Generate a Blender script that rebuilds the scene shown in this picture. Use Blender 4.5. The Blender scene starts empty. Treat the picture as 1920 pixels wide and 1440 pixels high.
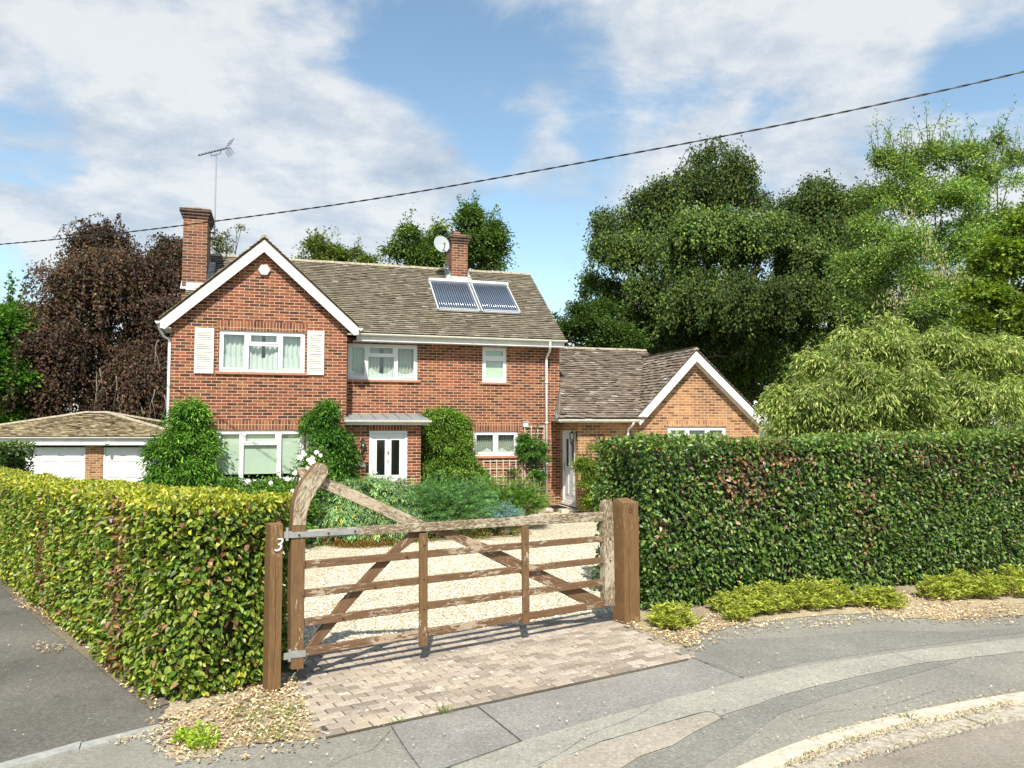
import bpy, math, random
import numpy as np
from math import radians, sin, cos, tan, pi, atan, atan2, sqrt
from mathutils import Matrix, Vector

SC = bpy.context.scene
COL = SC.collection
random.seed(7)
RNG = np.random.default_rng(11)

# ------------------------------------------------------------------ camera
EYE = 2.2                      # lens height above the drive
FPX = 1442.0                   # focal length in px of the 1920 px wide photo
PITCH = atan(80.0 / FPX)
cam_d = bpy.data.cameras.new('camera')
cam_d.sensor_width = 36.0
cam_d.lens = 36.0 * FPX / 1920.0
cam_d.clip_end = 3000
cam = bpy.data.objects.new('camera', cam_d)
COL.objects.link(cam)
cam.location = (0, 0, EYE)
cam.rotation_euler = (pi / 2 + PITCH, 0, 0)
SC.camera = cam

# ------------------------------------------------------------------ light
SUN_DIR = Vector((0.03, -0.99, 1.16)).normalized()     # towards the sun
SUN_EL = math.asin(SUN_DIR.z)
SUN_AZ = atan2(SUN_DIR.x, SUN_DIR.y)
sun_d = bpy.data.lights.new('sun', 'SUN')
sun_d.energy = 4.7
sun_d.angle = radians(0.55)
sun_d.color = (1.0, 0.945, 0.835)
sun = bpy.data.objects.new('sun', sun_d)
COL.objects.link(sun)
sun.rotation_euler = (-SUN_DIR).to_track_quat('-Z', 'Y').to_euler()
sun.location = (0, -20, 30)
SC.view_settings.view_transform = 'Standard'
SC.view_settings.look = 'None'
SC.view_settings.exposure = 0.63
SC.view_settings.gamma = 1.0
SC.cycles.max_bounces = 7
SC.cycles.diffuse_bounces = 3
SC.cycles.glossy_bounces = 3
SC.cycles.transmission_bounces = 4
SC.cycles.transparent_max_bounces = 8
SC.cycles.use_denoising = True


def ray(px, py):
    x = (px - 960.0) / FPX
    z = (720.0 - py) / FPX
    return np.array([x, cos(PITCH) - sin(PITCH) * z, sin(PITCH) + cos(PITCH) * z])


def G(px, py, z=0.0):                       # point of the ground seen at a photo pixel
    d = ray(px, py)
    t = (z - EYE) / d[2]
    return np.array([d[0] * t, d[1] * t, z])


def AT(px, py, Y):                          # point at depth Y
    d = ray(px, py)
    t = Y / d[1]
    return np.array([d[0] * t, Y, EYE + d[2] * t])


# ------------------------------------------------------------------ sky
world = bpy.data.worlds.new('World')
SC.world = world
world.use_nodes = True
nt = world.node_tree
for n in list(nt.nodes):
    nt.nodes.remove(n)


def NN(tree, kind, **kw):
    n = tree.nodes.new(kind)
    for k, v in kw.items():
        if k.startswith('i_'):
            n.inputs[k[2:].replace('_', ' ')].default_value = v
        else:
            setattr(n, k, v)
    return n


def LK(tree, a, b):
    tree.links.new(a, b)


def math_node(tree, op, a, b=None, c=None, clamp=False):
    n = tree.nodes.new('ShaderNodeMath')
    n.operation = op
    n.use_clamp = clamp
    for i, v in enumerate((a, b, c)):
        if v is None:
            continue
        if isinstance(v, (int, float)):
            n.inputs[i].default_value = v
        else:
            tree.links.new(v, n.inputs[i])
    return n.outputs[0]


def ramp(tree, fac, stops, interp='LINEAR'):
    n = tree.nodes.new('ShaderNodeValToRGB')
    n.color_ramp.interpolation = interp
    el = n.color_ramp.elements
    while len(el) < len(stops):
        el.new(0.5)
    for e, (p, c) in zip(el, stops):
        e.position = p
        e.color = (c[0], c[1], c[2], 1.0) if len(c) == 3 else c
    tree.links.new(fac, n.inputs[0])
    return n.outputs[0]


def mixc(tree, fac, a, b, mode='MIX'):
    n = tree.nodes.new('ShaderNodeMix')
    n.data_type = 'RGBA'
    n.blend_type = mode
    if isinstance(fac, (int, float)):
        n.inputs[0].default_value = fac
    else:
        tree.links.new(fac, n.inputs[0])
    for s, v in ((6, a), (7, b)):
        if isinstance(v, tuple):
            n.inputs[s].default_value = (v[0], v[1], v[2], 1.0)
        else:
            tree.links.new(v, n.inputs[s])
    return n.outputs[2]


sky = NN(nt, 'ShaderNodeTexSky', sky_type='NISHITA', sun_disc=False)
sky.sun_elevation = SUN_EL
sky.sun_rotation = SUN_AZ
sky.air_density = 1.0
sky.dust_density = 0.6
sky.ozone_density = 2.0
tc = NN(nt, 'ShaderNodeTexCoord')
sep = NN(nt, 'ShaderNodeSeparateXYZ')
LK(nt, tc.outputs['Generated'], sep.inputs[0])
zz = math_node(nt, 'ADD', math_node(nt, 'MAXIMUM', sep.outputs[2], 0.0), 0.22)
cx = math_node(nt, 'DIVIDE', sep.outputs[0], zz)
cy = math_node(nt, 'DIVIDE', sep.outputs[1], zz)
cmb = NN(nt, 'ShaderNodeCombineXYZ')
LK(nt, cx, cmb.inputs[0])
LK(nt, cy, cmb.inputs[1])
n1 = NN(nt, 'ShaderNodeTexNoise', i_Scale=2.6, i_Detail=10.0, i_Roughness=0.60, i_Distortion=0.35)
LK(nt, cmb.outputs[0], n1.inputs['Vector'])
n2 = NN(nt, 'ShaderNodeTexNoise', i_Scale=4.2, i_Detail=10.0, i_Roughness=0.62)
mp = NN(nt, 'ShaderNodeMapping')
mp.inputs['Location'].default_value = (3.1, 1.7, 0.4)
LK(nt, cmb.outputs[0], mp.inputs[0])
LK(nt, mp.outputs[0], n2.inputs['Vector'])
dens = n1.outputs[0]
# banks of cloud and holes of blue in fixed directions of the sky: (px, py, angular radius px, weight)
for px, py, r, wgt in ((250, 190, 420, .15), (620, 300, 260, .16), (150, 440, 300, .10), (1560, 160, 420, .16), (1150, 30, 130, .12), (960, 190, 90, .10),
                       (620, 60, 130, -.13), (850, 120, 130, -.15), (920, 240, 90, -.10), (1020, 470, 150, -.16), (60, 265, 90, -.20), (1180, 240, 110, -.12), (1060, 110, 110, -.14),
                       (120, 110, 60, -.10), (1460, 200, 60, -.10), (1850, 110, 90, -.16), (750, 150, 110, -.12), (20, 540, 90, -.12),
                       (1130, 330, 180, .10), (700, 420, 200, .06)):
    d = ray(px, py)
    d = d / np.linalg.norm(d)
    vd = NN(nt, 'ShaderNodeVectorMath', operation='DOT_PRODUCT')
    LK(nt, tc.outputs['Generated'], vd.inputs[0])
    vd.inputs[1].default_value = tuple(float(q) for q in d)
    mr = NN(nt, 'ShaderNodeMapRange', interpolation_type='SMOOTHERSTEP')
    mr.inputs['From Min'].default_value = cos(1.25 * r / FPX)
    mr.inputs['From Max'].default_value = 1.0
    mr.inputs['To Min'].default_value = 0.0
    mr.inputs['To Max'].default_value = wgt
    LK(nt, vd.outputs['Value'], mr.inputs['Value'])
    dens = math_node(nt, 'ADD', dens, mr.outputs[0])
mask = NN(nt, 'ShaderNodeMapRange', interpolation_type='SMOOTHSTEP')
mask.inputs['From Min'].default_value = 0.41
mask.inputs['From Max'].default_value = 0.67
mask.inputs['To Max'].default_value = 0.90
LK(nt, dens, mask.inputs['Value'])
ccol = ramp(nt, math_node(nt, 'ADD', math_node(nt, 'MULTIPLY', math_node(nt, 'MINIMUM', dens, 0.75), 0.25), math_node(nt, 'MULTIPLY', n2.outputs[0], 0.75)),
            [(0.40, (4.0, 4.8, 5.8)), (0.51, (5.5, 6.1, 6.8)), (0.61, (7.5, 7.7, 7.8))])
skyb = mixc(nt, 1.0, sky.outputs[0], (1.95, 1.98, 1.75), 'MULTIPLY')
skc = mixc(nt, mask.outputs[0], skyb, ccol)
bg = NN(nt, 'ShaderNodeBackground', i_Strength=0.075)
LK(nt, skc, bg.inputs[0])
wo = NN(nt, 'ShaderNodeOutputWorld')
LK(nt, bg.outputs[0], wo.inputs[0])

# ------------------------------------------------------------------ frames
TH = radians(17.0)
HF = Matrix.Rotation(TH, 4, 'Z')                       # house frame: x along the front, y away from the camera
CU, SU = cos(TH), sin(TH)


def HP(px, py, w):                                     # (u, z) seen at a pixel on the plane y=w of the house frame
    d = ray(px, py)
    t = w / (-SU * d[0] + CU * d[1])
    X, Y = d[0] * t, d[1] * t
    return CU * X + SU * Y, EYE + d[2] * t


def HW(px, u):                                         # depth w of the plane x=u seen at pixel column px (near the horizon)
    a = (px - 960.0) / FPX / cos(PITCH)
    return u * (CU - a * SU) / (SU + a * CU)


pL, pR = G(515, 1293), G(1176, 1166)
gdir = (pR - pL)
GLEN = float(np.linalg.norm(gdir))
gdir = gdir / GLEN
GA = atan2(gdir[1], gdir[0])
GF = Matrix.Translation((pL[0], pL[1], 0)) @ Matrix.Rotation(GA, 4, 'Z')
GFI = GF.inverted()


def GP(px, py, off=0.0):                               # (s, z) on the gate's plane
    d = ray(px, py)
    n = np.array([-sin(GA), cos(GA)])
    t = (n @ pL[:2] + off) / (n @ d[:2])
    P = np.array([d[0] * t, d[1] * t])
    return float((P - pL[:2]) @ gdir[:2]), float(EYE + d[2] * t)


# ------------------------------------------------------------------ mesh helpers
class MB:
    def __init__(s):
        s.v, s.f, s.a, s.uvk = [], [], [], []

    def add(s, vs, fs, att=0.0):
        b = len(s.v)
        s.v.extend([tuple(float(q) for q in v) for v in vs])
        for f in fs:
            s.f.append(tuple(b + i for i in f))
            s.a.append(att)
        return s

    def quad(s, a, b, c, d, att=0.0):
        return s.add((a, b, c, d), ((0, 1, 2, 3),), att)

    def poly(s, pts, att=0.0):
        return s.add(pts, (tuple(range(len(pts))),), att)

    def box(s, x0, x1, y0, y1, z0, z1, att=0.0):
        vs = [(x0, y0, z0), (x1, y0, z0), (x1, y1, z0), (x0, y1, z0), (x0, y0, z1), (x1, y0, z1), (x1, y1, z1), (x0, y1, z1)]
        return s.add(vs, ((0, 3, 2, 1), (4, 5, 6, 7), (0, 1, 5, 4), (1, 2, 6, 5), (2, 3, 7, 6), (3, 0, 4, 7)), att)

    def prism(s, pts, y0, y1, att=0.0):
        """outline in (x, z), counter-clockwise seen from -y, from y0 to y1"""
        n = len(pts)
        vs = [(p[0], y0, p[1]) for p in pts] + [(p[0], y1, p[1]) for p in pts]
        fs = [tuple(range(n)), tuple(range(2 * n - 1, n - 1, -1))]
        for i in range(n):
            j = (i + 1) % n
            fs.append((i, n + i, n + j, j))
        return s.add(vs, fs, att)

    def bar(s, p, q, w, h, up=(0, 0, 1), att=0.0):
        p, q, up = Vector(p), Vector(q), Vector(up)
        d = (q - p).normalized()
        sd = d.cross(up)
        if sd.length < 1e-4:
            sd = d.cross(Vector((1, 0, 0)))
        sd.normalize()
        u2 = sd.cross(d)
        a, b = sd * (w / 2), u2 * (h / 2)
        vs = [p - a - b, p + a - b, p + a + b, p - a + b, q - a - b, q + a - b, q + a + b, q - a + b]
        return s.add(vs, ((0, 3, 2, 1), (4, 5, 6, 7), (0, 1, 5, 4), (1, 2, 6, 5), (2, 3, 7, 6), (3, 0, 4, 7)), att)

    def tube(s, pts, r, n=8, att=0.0, cap=True):
        pts = [Vector(p) for p in pts]
        rs = r if isinstance(r, (list, tuple)) else [r] * len(pts)
        rings = []
        ref = None
        for i, p in enumerate(pts):
            d = (pts[min(i + 1, len(pts) - 1)] - pts[max(i - 1, 0)]).normalized()
            if ref is None:
                ref = d.orthogonal().normalized()
            ref = (ref - d * ref.dot(d)).normalized()
            bt = d.cross(ref)
            rings.append([p + (ref * cos(2 * pi * k / n) + bt * sin(2 * pi * k / n)) * rs[i] for k in range(n)])
        vs = [v for rg in rings for v in rg]
        fs = []
        for i in range(len(pts) - 1):
            for k in range(n):
                fs.append((i * n + k, i * n + (k + 1) % n, (i + 1) * n + (k + 1) % n, (i + 1) * n + k))
        if cap:
            fs.append(tuple(range(n - 1, -1, -1)))
            fs.append(tuple((len(pts) - 1) * n + k for k in range(n)))
        return s.add(vs, fs, att)

    def lathe(s, c, prof, n=16, att=0.0, axis=None):
        vs, fs = [], []
        for r, z in prof:
            for k in range(n):
                a = 2 * pi * k / n
                vs.append((r * cos(a), r * sin(a), z))
        for i in range(len(prof) - 1):
            for k in range(n):
                fs.append((i * n + k, i * n + (k + 1) % n, (i + 1) * n + (k + 1) % n, (i + 1) * n + k))
        M = Matrix.Translation(c) if axis is None else Matrix.Translation(c) @ axis
        return s.add([M @ Vector(v) for v in vs], fs, att)


ROOTM = {}


def put(o, root):
    """link an object under a root / part"""
    COL.objects.link(o)
    if root is not None:
        o.parent = root
    return o


def tag(o, label=None, cat=None, group=None, kind=None):
    if label: o['label'] = label
    if cat: o['category'] = cat
    if group: o['group'] = group
    if kind: o['kind'] = kind
    return o


def thing(name, label, cat, M=None, group=None):
    o = bpy.data.objects.new(name, None)
    COL.objects.link(o)
    M = M or Matrix.Identity(4)
    o.matrix_world = M
    o.empty_display_size = 0.2
    ROOTM[o.name] = M.copy()
    return tag(o, label, cat, group)


def rootM(o):
    while o.parent is not None:
        o = o.parent
    return ROOTM[o.name]


def raw_mesh(name, V, F_idx, F_len, mat, uv=None, col=None, att=None, smooth=False):
    me = bpy.data.meshes.new(name)
    nv, nf, nl = len(V), len(F_len), len(F_idx)
    me.vertices.add(nv)
    me.vertices.foreach_set('co', np.ascontiguousarray(V, dtype=np.float32).ravel())
    me.loops.add(nl)
    me.loops.foreach_set('vertex_index', np.ascontiguousarray(F_idx, dtype=np.int32))
    me.polygons.add(nf)
    st = np.concatenate(([0], np.cumsum(F_len)[:-1])).astype(np.int32)
    me.polygons.foreach_set('loop_start', st)
    me.polygons.foreach_set('loop_total', np.asarray(F_len, dtype=np.int32))
    me.polygons.foreach_set('use_smooth', np.full(nf, bool(smooth)))
    me.update(calc_edges=True)
    if uv is not None:
        l = me.uv_layers.new(name='UVMap')
        l.data.foreach_set('uv', np.ascontiguousarray(uv, dtype=np.float32).ravel())
    if col is not None:
        c = me.color_attributes.new('col', 'FLOAT_COLOR', 'POINT')
        c.data.foreach_set('color', np.ascontiguousarray(col, dtype=np.float32).ravel())
    if att is not None:
        a = me.attributes.new('rnd', 'FLOAT', 'FACE')
        a.data.foreach_set('value', np.ascontiguousarray(att, dtype=np.float32))
    me.materials.append(mat)
    return me


def build(mb, name, mat, parent=None, frame=None, loc=None, smooth=False, uvrot=False, bevel=0.0):
    """frame: the space the builder's coordinates are in.  The mesh is stored in its root's own space."""
    V = np.array(mb.v, dtype=float)
    FM = np.array(frame if frame is not None else Matrix.Identity(4))
    Vw = V @ FM[:3, :3].T + FM[:3, 3]
    if parent is not None:
        R = np.array(rootM(parent).inverted())
    elif loc is not None:
        R = np.array(Matrix.Translation(loc).inverted())
        if frame is not None:
            rot = Matrix(frame).to_3x3().to_4x4()
            R = np.array((Matrix.Translation(loc) @ rot).inverted())
    else:
        R = np.eye(4)
    Vl = Vw @ R[:3, :3].T + R[:3, 3]
    idx = [i for f in mb.f for i in f]
    ln = [len(f) for f in mb.f]
    uv = np.zeros((len(idx), 2))
    k = 0
    for f in mb.f:
        P = Vl[list(f)]
        n = np.zeros(3)
        for i in range(len(P)):
            a, b = P[i], P[(i + 1) % len(P)]
            n += np.cross(a, b)
        L = np.linalg.norm(n)
        n = n / L if L > 1e-12 else np.array([0, 0, 1.0])
        if abs(n[2]) > 0.97:
            q = P[:, :2]
        else:
            t = np.cross([0, 0, 1.0], n)
            t /= np.linalg.norm(t)
            b = np.cross(n, t)
            q = np.stack((P @ t, P @ b), 1)
        if uvrot:
            q = q[:, ::-1]
        uv[k:k + len(f)] = q
        k += len(f)
    me = raw_mesh(name, Vl, idx, ln, mat, uv=uv, att=mb.a, smooth=smooth)
    o = bpy.data.objects.new(name, me)
    put(o, parent)
    if parent is None and loc is not None:
        o.matrix_world = Matrix(R.tolist()).inverted()
    if bevel:
        m = o.modifiers.new('bevel', 'BEVEL')
        m.width = bevel
        m.segments = 2
        m.limit_method = 'ANGLE'
    return o


def text_mesh(name, body, size, depth, mat, parent, M, shear=0.0, offset=0.0):
    cu = bpy.data.curves.new(name, 'FONT')
    cu.body = body
    cu.size = size
    cu.extrude = depth
    cu.shear = shear
    cu.offset = offset
    cu.align_x = 'CENTER'
    cu.align_y = 'CENTER'
    tmp = bpy.data.objects.new('tmp_text', cu)
    COL.objects.link(tmp)
    dg = bpy.context.evaluated_depsgraph_get()
    me = bpy.data.meshes.new_from_object(tmp.evaluated_get(dg))
    bpy.data.objects.remove(tmp)
    me.transform(rootM(parent).inverted() @ M)
    me.name = name
    me.materials.clear()
    me.materials.append(mat)
    o = bpy.data.objects.new(name, me)
    return put(o, parent)


# ------------------------------------------------------------------ materials
MATS = {}


def new_mat(name):
    m = bpy.data.materials.new(name)
    m.use_nodes = True
    t = m.node_tree
    b = t.nodes['Principled BSDF']
    MATS[name] = m
    return m, t, b


def coords(t, kind='Object', scale=1.0):
    c = t.nodes.new('ShaderNodeTexCoord')
    mpn = t.nodes.new('ShaderNodeMapping')
    mpn.inputs['Scale'].default_value = (scale,) * 3 if isinstance(scale, (int, float)) else scale
    t.links.new(c.outputs[kind], mpn.inputs[0])
    return mpn.outputs[0]


def noise(t, vec, scale, detail=4, rough=0.6, dist=0.0):
    n = t.nodes.new('ShaderNodeTexNoise')
    n.inputs['Scale'].default_value = scale
    n.inputs['Detail'].default_value = detail
    n.inputs['Roughness'].default_value = rough
    n.inputs['Distortion'].default_value = dist
    t.links.new(vec, n.inputs['Vector'])
    return n.outputs[0]


def bump(t, b, h, strength=0.3, dist=0.01):
    n = t.nodes.new('ShaderNodeBump')
    n.inputs['Strength'].default_value = strength
    n.inputs['Distance'].default_value = dist
    t.links.new(h, n.inputs['Height'])
    t.links.new(n.outputs[0], b.inputs['Normal'])


def simple(name, c, rough=0.5, metal=0.0, var=0.15, scale=6.0, bmp=0.0, bscale=60.0, spec=0.5):
    m, t, b = new_mat(name)
    v = coords(t)
    n = noise(t, v, scale, 6, 0.65)
    lo = tuple(x * (1 - var) for x in c)
    hi = tuple(min(1, x * (1 + var * 0.6)) for x in c)
    t.links.new(ramp(t, n, [(0.3, lo), (0.7, hi)]), b.inputs['Base Color'])
    b.inputs['Roughness'].default_value = rough
    b.inputs['Metallic'].default_value = metal
    b.inputs['Specular IOR Level'].default_value = spec
    if bmp:
        bump(t, b, noise(t, v, bscale, 4, 0.7), bmp, 0.01)
    return m


def brick_mat(name, stops, mortar, off=0.5, bw=0.225, bh=0.0725, dirt=0.3):
    m, t, b = new_mat(name)
    uv = coords(t, 'UV')
    br = t.nodes.new('ShaderNodeTexBrick')
    br.offset = off
    br.inputs['Scale'].default_value = 1.0
    br.inputs['Brick Width'].default_value = bw
    br.inputs['Row Height'].default_value = bh
    br.inputs['Mortar Size'].default_value = 0.0065
    br.inputs['Mortar Smooth'].default_value = 0.25
    br.inputs['Color1'].default_value = (0, 0, 0, 1)
    br.inputs['Color2'].default_value = (1, 1, 1, 1)
    br.inputs['Mortar'].default_value = (0.5, 0.5, 0.5, 1)
    # a little waviness in the joints
    dn = noise(t, uv, 9.0, 3, 0.6)
    ad = t.nodes.new('ShaderNodeVectorMath')
    ad.operation = 'MULTIPLY_ADD'
    t.links.new(dn, ad.inputs[0])
    ad.inputs[1].default_value = (0.008, 0.008, 0)
    t.links.new(uv, ad.inputs[2])
    t.links.new(ad.outputs[0], br.inputs['Vector'])
    tone = ramp(t, br.outputs['Color'], stops)
    big = noise(t, uv, 0.9, 4, 0.6)
    tone = mixc(t, 0.85, tone, ramp(t, big, [(0.30, (0.62, 0.60, 0.60)), (0.5, (1, 1, 1)), (0.70, (1.32, 1.32, 1.22))]), 'MULTIPLY')
    run = noise(t, coords(t, 'UV', (5.0, 0.55, 1.0)), 1.0, 5, 0.65)
    tone = mixc(t, 0.8, tone, ramp(t, run, [(0.34, (0.72, 0.70, 0.70)), (0.5, (1, 1, 1)), (0.7, (1.16, 1.15, 1.12))]), 'MULTIPLY')
    fine = noise(t, uv, 55, 4, 0.75)
    tone = mixc(t, 0.65, tone, ramp(t, fine, [(0.28, (0.62, 0.6, 0.58)), (0.5, (1, 1, 1)), (0.75, (1.3, 1.26, 1.2))]), 'MULTIPLY')
    mcol = mixc(t, 0.6, mortar, ramp(t, noise(t, uv, 5, 5, 0.7), [(0.3, (0.55, 0.5, 0.45)), (0.7, (1.1, 1.05, 1.0))]), 'MULTIPLY')
    c = mixc(t, br.outputs['Fac'], tone, mcol)
    t.links.new(c, b.inputs['Base Color'])
    b.inputs['Roughness'].default_value = 0.88
    inv = math_node(t, 'SUBTRACT', 1.0, br.outputs['Fac'])
    bump(t, b, math_node(t, 'ADD', inv, math_node(t, 'MULTIPLY', fine, 0.35)), 0.55, 0.008)
    return m


brick = brick_mat('red_brick', [(0.0, (0.055, 0.021, 0.018)), (0.18, (0.085, 0.028, 0.020)), (0.34, (0.145, 0.039, 0.024)), (0.6, (0.20, 0.052, 0.029)), (0.84, (0.245, 0.074, 0.040)), (1.0, (0.25, 0.105, 0.054))], (0.62, 0.44, 0.26))
brick_s = brick_mat('soldier_brick', [(0.0, (0.07, 0.024, 0.018)), (0.5, (0.21, 0.062, 0.032)), (1.0, (0.27, 0.10, 0.05))], (0.55, 0.40, 0.24), off=0.0)
brick_w = brick_mat('buff_brick', [(0.0, (0.11, 0.050, 0.03)), (0.2, (0.19, 0.085, 0.045)), (0.5, (0.31, 0.14, 0.068)), (0.8, (0.37, 0.185, 0.088)), (1.0, (0.33, 0.20, 0.10))], (0.66, 0.50, 0.31))
brick_ws = brick_mat('buff_soldier_brick', [(0.0, (0.22, 0.10, 0.05)), (0.5, (0.38, 0.17, 0.08)), (1.0, (0.44, 0.23, 0.11))], (0.62, 0.48, 0.30), off=0.0)
brick_c = brick_mat('chimney_brick', [(0.0, (0.05, 0.024, 0.018)), (0.3, (0.14, 0.043, 0.026)), (0.7, (0.20, 0.062, 0.034)), (1.0, (0.20, 0.10, 0.055))], (0.46, 0.36, 0.24))


def tile_mat(name, stops, moss):
    m, t, b = new_mat(name)
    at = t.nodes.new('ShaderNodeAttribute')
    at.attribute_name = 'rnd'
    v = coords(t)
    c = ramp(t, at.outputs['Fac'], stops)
    n = noise(t, v, 28, 5, 0.75)
    c = mixc(t, 0.9, c, ramp(t, n, [(0.25, (0.5, 0.48, 0.45)), (0.5, (1, 1, 1)), (0.78, (1.6, 1.55, 1.4))]), 'MULTIPLY')
    g = noise(t, v, 1.3, 6, 0.7)
    mk = ramp(t, g, [(0.48, (0, 0, 0)), (0.66, (1, 1, 1))])
    c = mixc(t, math_node(t, 'MULTIPLY', mk, 0.55), c, moss)
    sp = noise(t, v, 75, 2, 0.5)
    c = mixc(t, ramp(t, sp, [(0.68, (0, 0, 0)), (0.75, (0.8, 0.8, 0.8))]), c, (0.55, 0.52, 0.42))
    t.links.new(c, b.inputs['Base Color'])
    b.inputs['Roughness'].default_value = 0.92
    bump(t, b, n, 0.6, 0.012)
    return m


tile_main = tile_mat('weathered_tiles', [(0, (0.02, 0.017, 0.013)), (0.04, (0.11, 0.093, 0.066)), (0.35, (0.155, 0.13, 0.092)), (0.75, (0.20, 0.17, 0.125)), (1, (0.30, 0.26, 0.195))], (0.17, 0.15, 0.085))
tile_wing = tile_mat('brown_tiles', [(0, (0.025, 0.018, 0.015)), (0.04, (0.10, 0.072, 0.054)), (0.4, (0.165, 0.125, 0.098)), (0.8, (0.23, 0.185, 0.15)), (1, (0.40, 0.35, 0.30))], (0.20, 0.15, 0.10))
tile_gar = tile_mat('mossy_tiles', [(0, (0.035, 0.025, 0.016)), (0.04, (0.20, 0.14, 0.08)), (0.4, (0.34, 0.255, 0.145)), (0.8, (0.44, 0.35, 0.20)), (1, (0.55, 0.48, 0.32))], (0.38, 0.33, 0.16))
ridge_m = simple('ridge_tile', (0.36, 0.31, 0.22), 0.9, var=0.5, scale=9, bmp=0.5)
white = simple('white_upvc', (0.70, 0.70, 0.70), 0.35, var=0.05, scale=3)
white_wood = simple('white_fascia', (0.66, 0.66, 0.63), 0.5, var=0.16, scale=4, bmp=0.1)
cream = simple('cream_shutter', (0.70, 0.68, 0.60), 0.5, var=0.06)
gut_m = simple('gutter_plastic', (0.78, 0.76, 0.66), 0.4, var=0.12, scale=5)
lead = simple('lead_sheet', (0.30, 0.32, 0.34), 0.55, 0.3, var=0.3, scale=5, bmp=0.2)
flash_m = simple('lead_flashing', (0.52, 0.53, 0.52), 0.6, 0.1, var=0.3, scale=8)
black_iron = simple('black_iron', (0.025, 0.023, 0.02), 0.45, 0.5)
brass = simple('brass', (0.55, 0.38, 0.12), 0.3, 0.9)
galv = simple('galvanised_steel', (0.50, 0.51, 0.50), 0.42, 0.75, var=0.2, scale=14)
bolt_m = simple('rusty_bolt', (0.10, 0.06, 0.04), 0.7, 0.4)
alu = simple('aluminium', (0.72, 0.74, 0.76), 0.4, 0.5, var=0.06)
dish_m = simple('dish_grey', (0.36, 0.39, 0.40), 0.5, var=0.06)
curtain_m = simple('curtain_cloth', (0.36, 0.38, 0.33), 0.9, var=0.12)
net_m = simple('net_curtain', (0.50, 0.55, 0.52), 0.9, var=0.05)
blind_m = simple('roller_blind', (0.46, 0.54, 0.45), 0.8, var=0.03)
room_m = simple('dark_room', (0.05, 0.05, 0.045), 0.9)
door_m = simple('door_white', (0.68, 0.68, 0.68), 0.3, var=0.04)
clay_sill = simple('terracotta_sill', (0.40, 0.19, 0.11), 0.8, var=0.2, scale=12)
black_gl = simple('smoked_glass', (0.008, 0.010, 0.008), 0.06, var=0.0)
cable_m = simple('black_cable', (0.012, 0.012, 0.014), 0.6)
carved = simple('carved_groove', (0.07, 0.032, 0.014), 0.9)
petal_m = simple('white_petal', (0.86, 0.86, 0.82), 0.6, var=0.03)
tube_m = simple('collector_tube', (0.13, 0.165, 0.23), 0.16, 0.2, var=0.1, spec=0.8)
backplate = simple('collector_reflector', (0.10, 0.115, 0.14), 0.4, 0.3)
stone_m = simple('garden_stone', (0.42, 0.39, 0.33), 0.9, var=0.4, scale=9, bmp=0.5, bscale=25)
trellis_m = simple('trellis_wood', (0.50, 0.43, 0.34), 0.9, var=0.3, scale=15)
bark = simple('bark', (0.085, 0.072, 0.055), 0.95, var=0.5, scale=6, bmp=0.6, bscale=20)
bark_dead = simple('grey_bark', (0.24, 0.22, 0.18), 0.95, var=0.3, scale=10)
soil = simple('soil', (0.36, 0.29, 0.19), 0.95, var=0.5, scale=16, bmp=0.8, bscale=60)
concrete = simple('concrete', (0.52, 0.47, 0.37), 0.9, var=0.32, scale=14, bmp=0.4, bscale=80)
stone_edge = simple('granite_edging', (0.33, 0.33, 0.30), 0.9, var=0.3, scale=14, bmp=0.4, bscale=80)
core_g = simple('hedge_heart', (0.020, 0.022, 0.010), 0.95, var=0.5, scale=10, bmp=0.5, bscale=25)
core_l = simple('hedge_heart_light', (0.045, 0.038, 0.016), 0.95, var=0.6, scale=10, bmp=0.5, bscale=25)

# window glass: see-through with a real mirror share
m, t, b = new_mat('window_glass')
out = t.nodes['Material Output']
tr = t.nodes.new('ShaderNodeBsdfTransparent')
tr.inputs[0].default_value = (0.90, 0.94, 0.91, 1)
gl = t.nodes.new('ShaderNodeBsdfGlossy')
gl.inputs['Roughness'].default_value = 0.02
gl.inputs[0].default_value = (0.9, 0.95, 0.95, 1)
ge = t.nodes.new('ShaderNodeNewGeometry')
dt = t.nodes.new('ShaderNodeVectorMath')
dt.operation = 'DOT_PRODUCT'
t.links.new(ge.outputs['Incoming'], dt.inputs[0])
t.links.new(ge.outputs['Normal'], dt.inputs[1])
cosv = math_node(t, 'SUBTRACT', 1.0, math_node(t, 'ABSOLUTE', dt.outputs['Value']), clamp=True)
refl = math_node(t, 'MULTIPLY_ADD', math_node(t, 'POWER', cosv, 5.0), 0.9, 0.085)
ms = t.nodes.new('ShaderNodeMixShader')
t.links.new(refl, ms.inputs[0])
t.links.new(tr.outputs[0], ms.inputs[1])
t.links.new(gl.outputs[0], ms.inputs[2])
t.links.new(ms.outputs[0], out.inputs[0])
glass = m


def leaf_mat(name, trans=0.30, rough=0.45, spec=0.4):
    m, t, b = new_mat(name)
    out = t.nodes['Material Output']
    at = t.nodes.new('ShaderNodeAttribute')
    at.attribute_name = 'col'
    t.links.new(at.outputs['Color'], b.inputs['Base Color'])
    b.inputs['Roughness'].default_value = rough
    b.inputs['Specular IOR Level'].default_value = spec
    tl = t.nodes.new('ShaderNodeBsdfTranslucent')
    br = mixc(t, 1.0, at.outputs['Color'], (1.5, 1.7, 0.7), 'MULTIPLY')
    t.links.new(br, tl.inputs[0])
    ms = t.nodes.new('ShaderNodeMixShader')
    ms.inputs[0].default_value = trans
    t.links.new(b.outputs[0], ms.inputs[1])
    t.links.new(tl.outputs[0], ms.inputs[2])
    t.links.new(ms.outputs[0], out.inputs[0])
    return m


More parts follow.
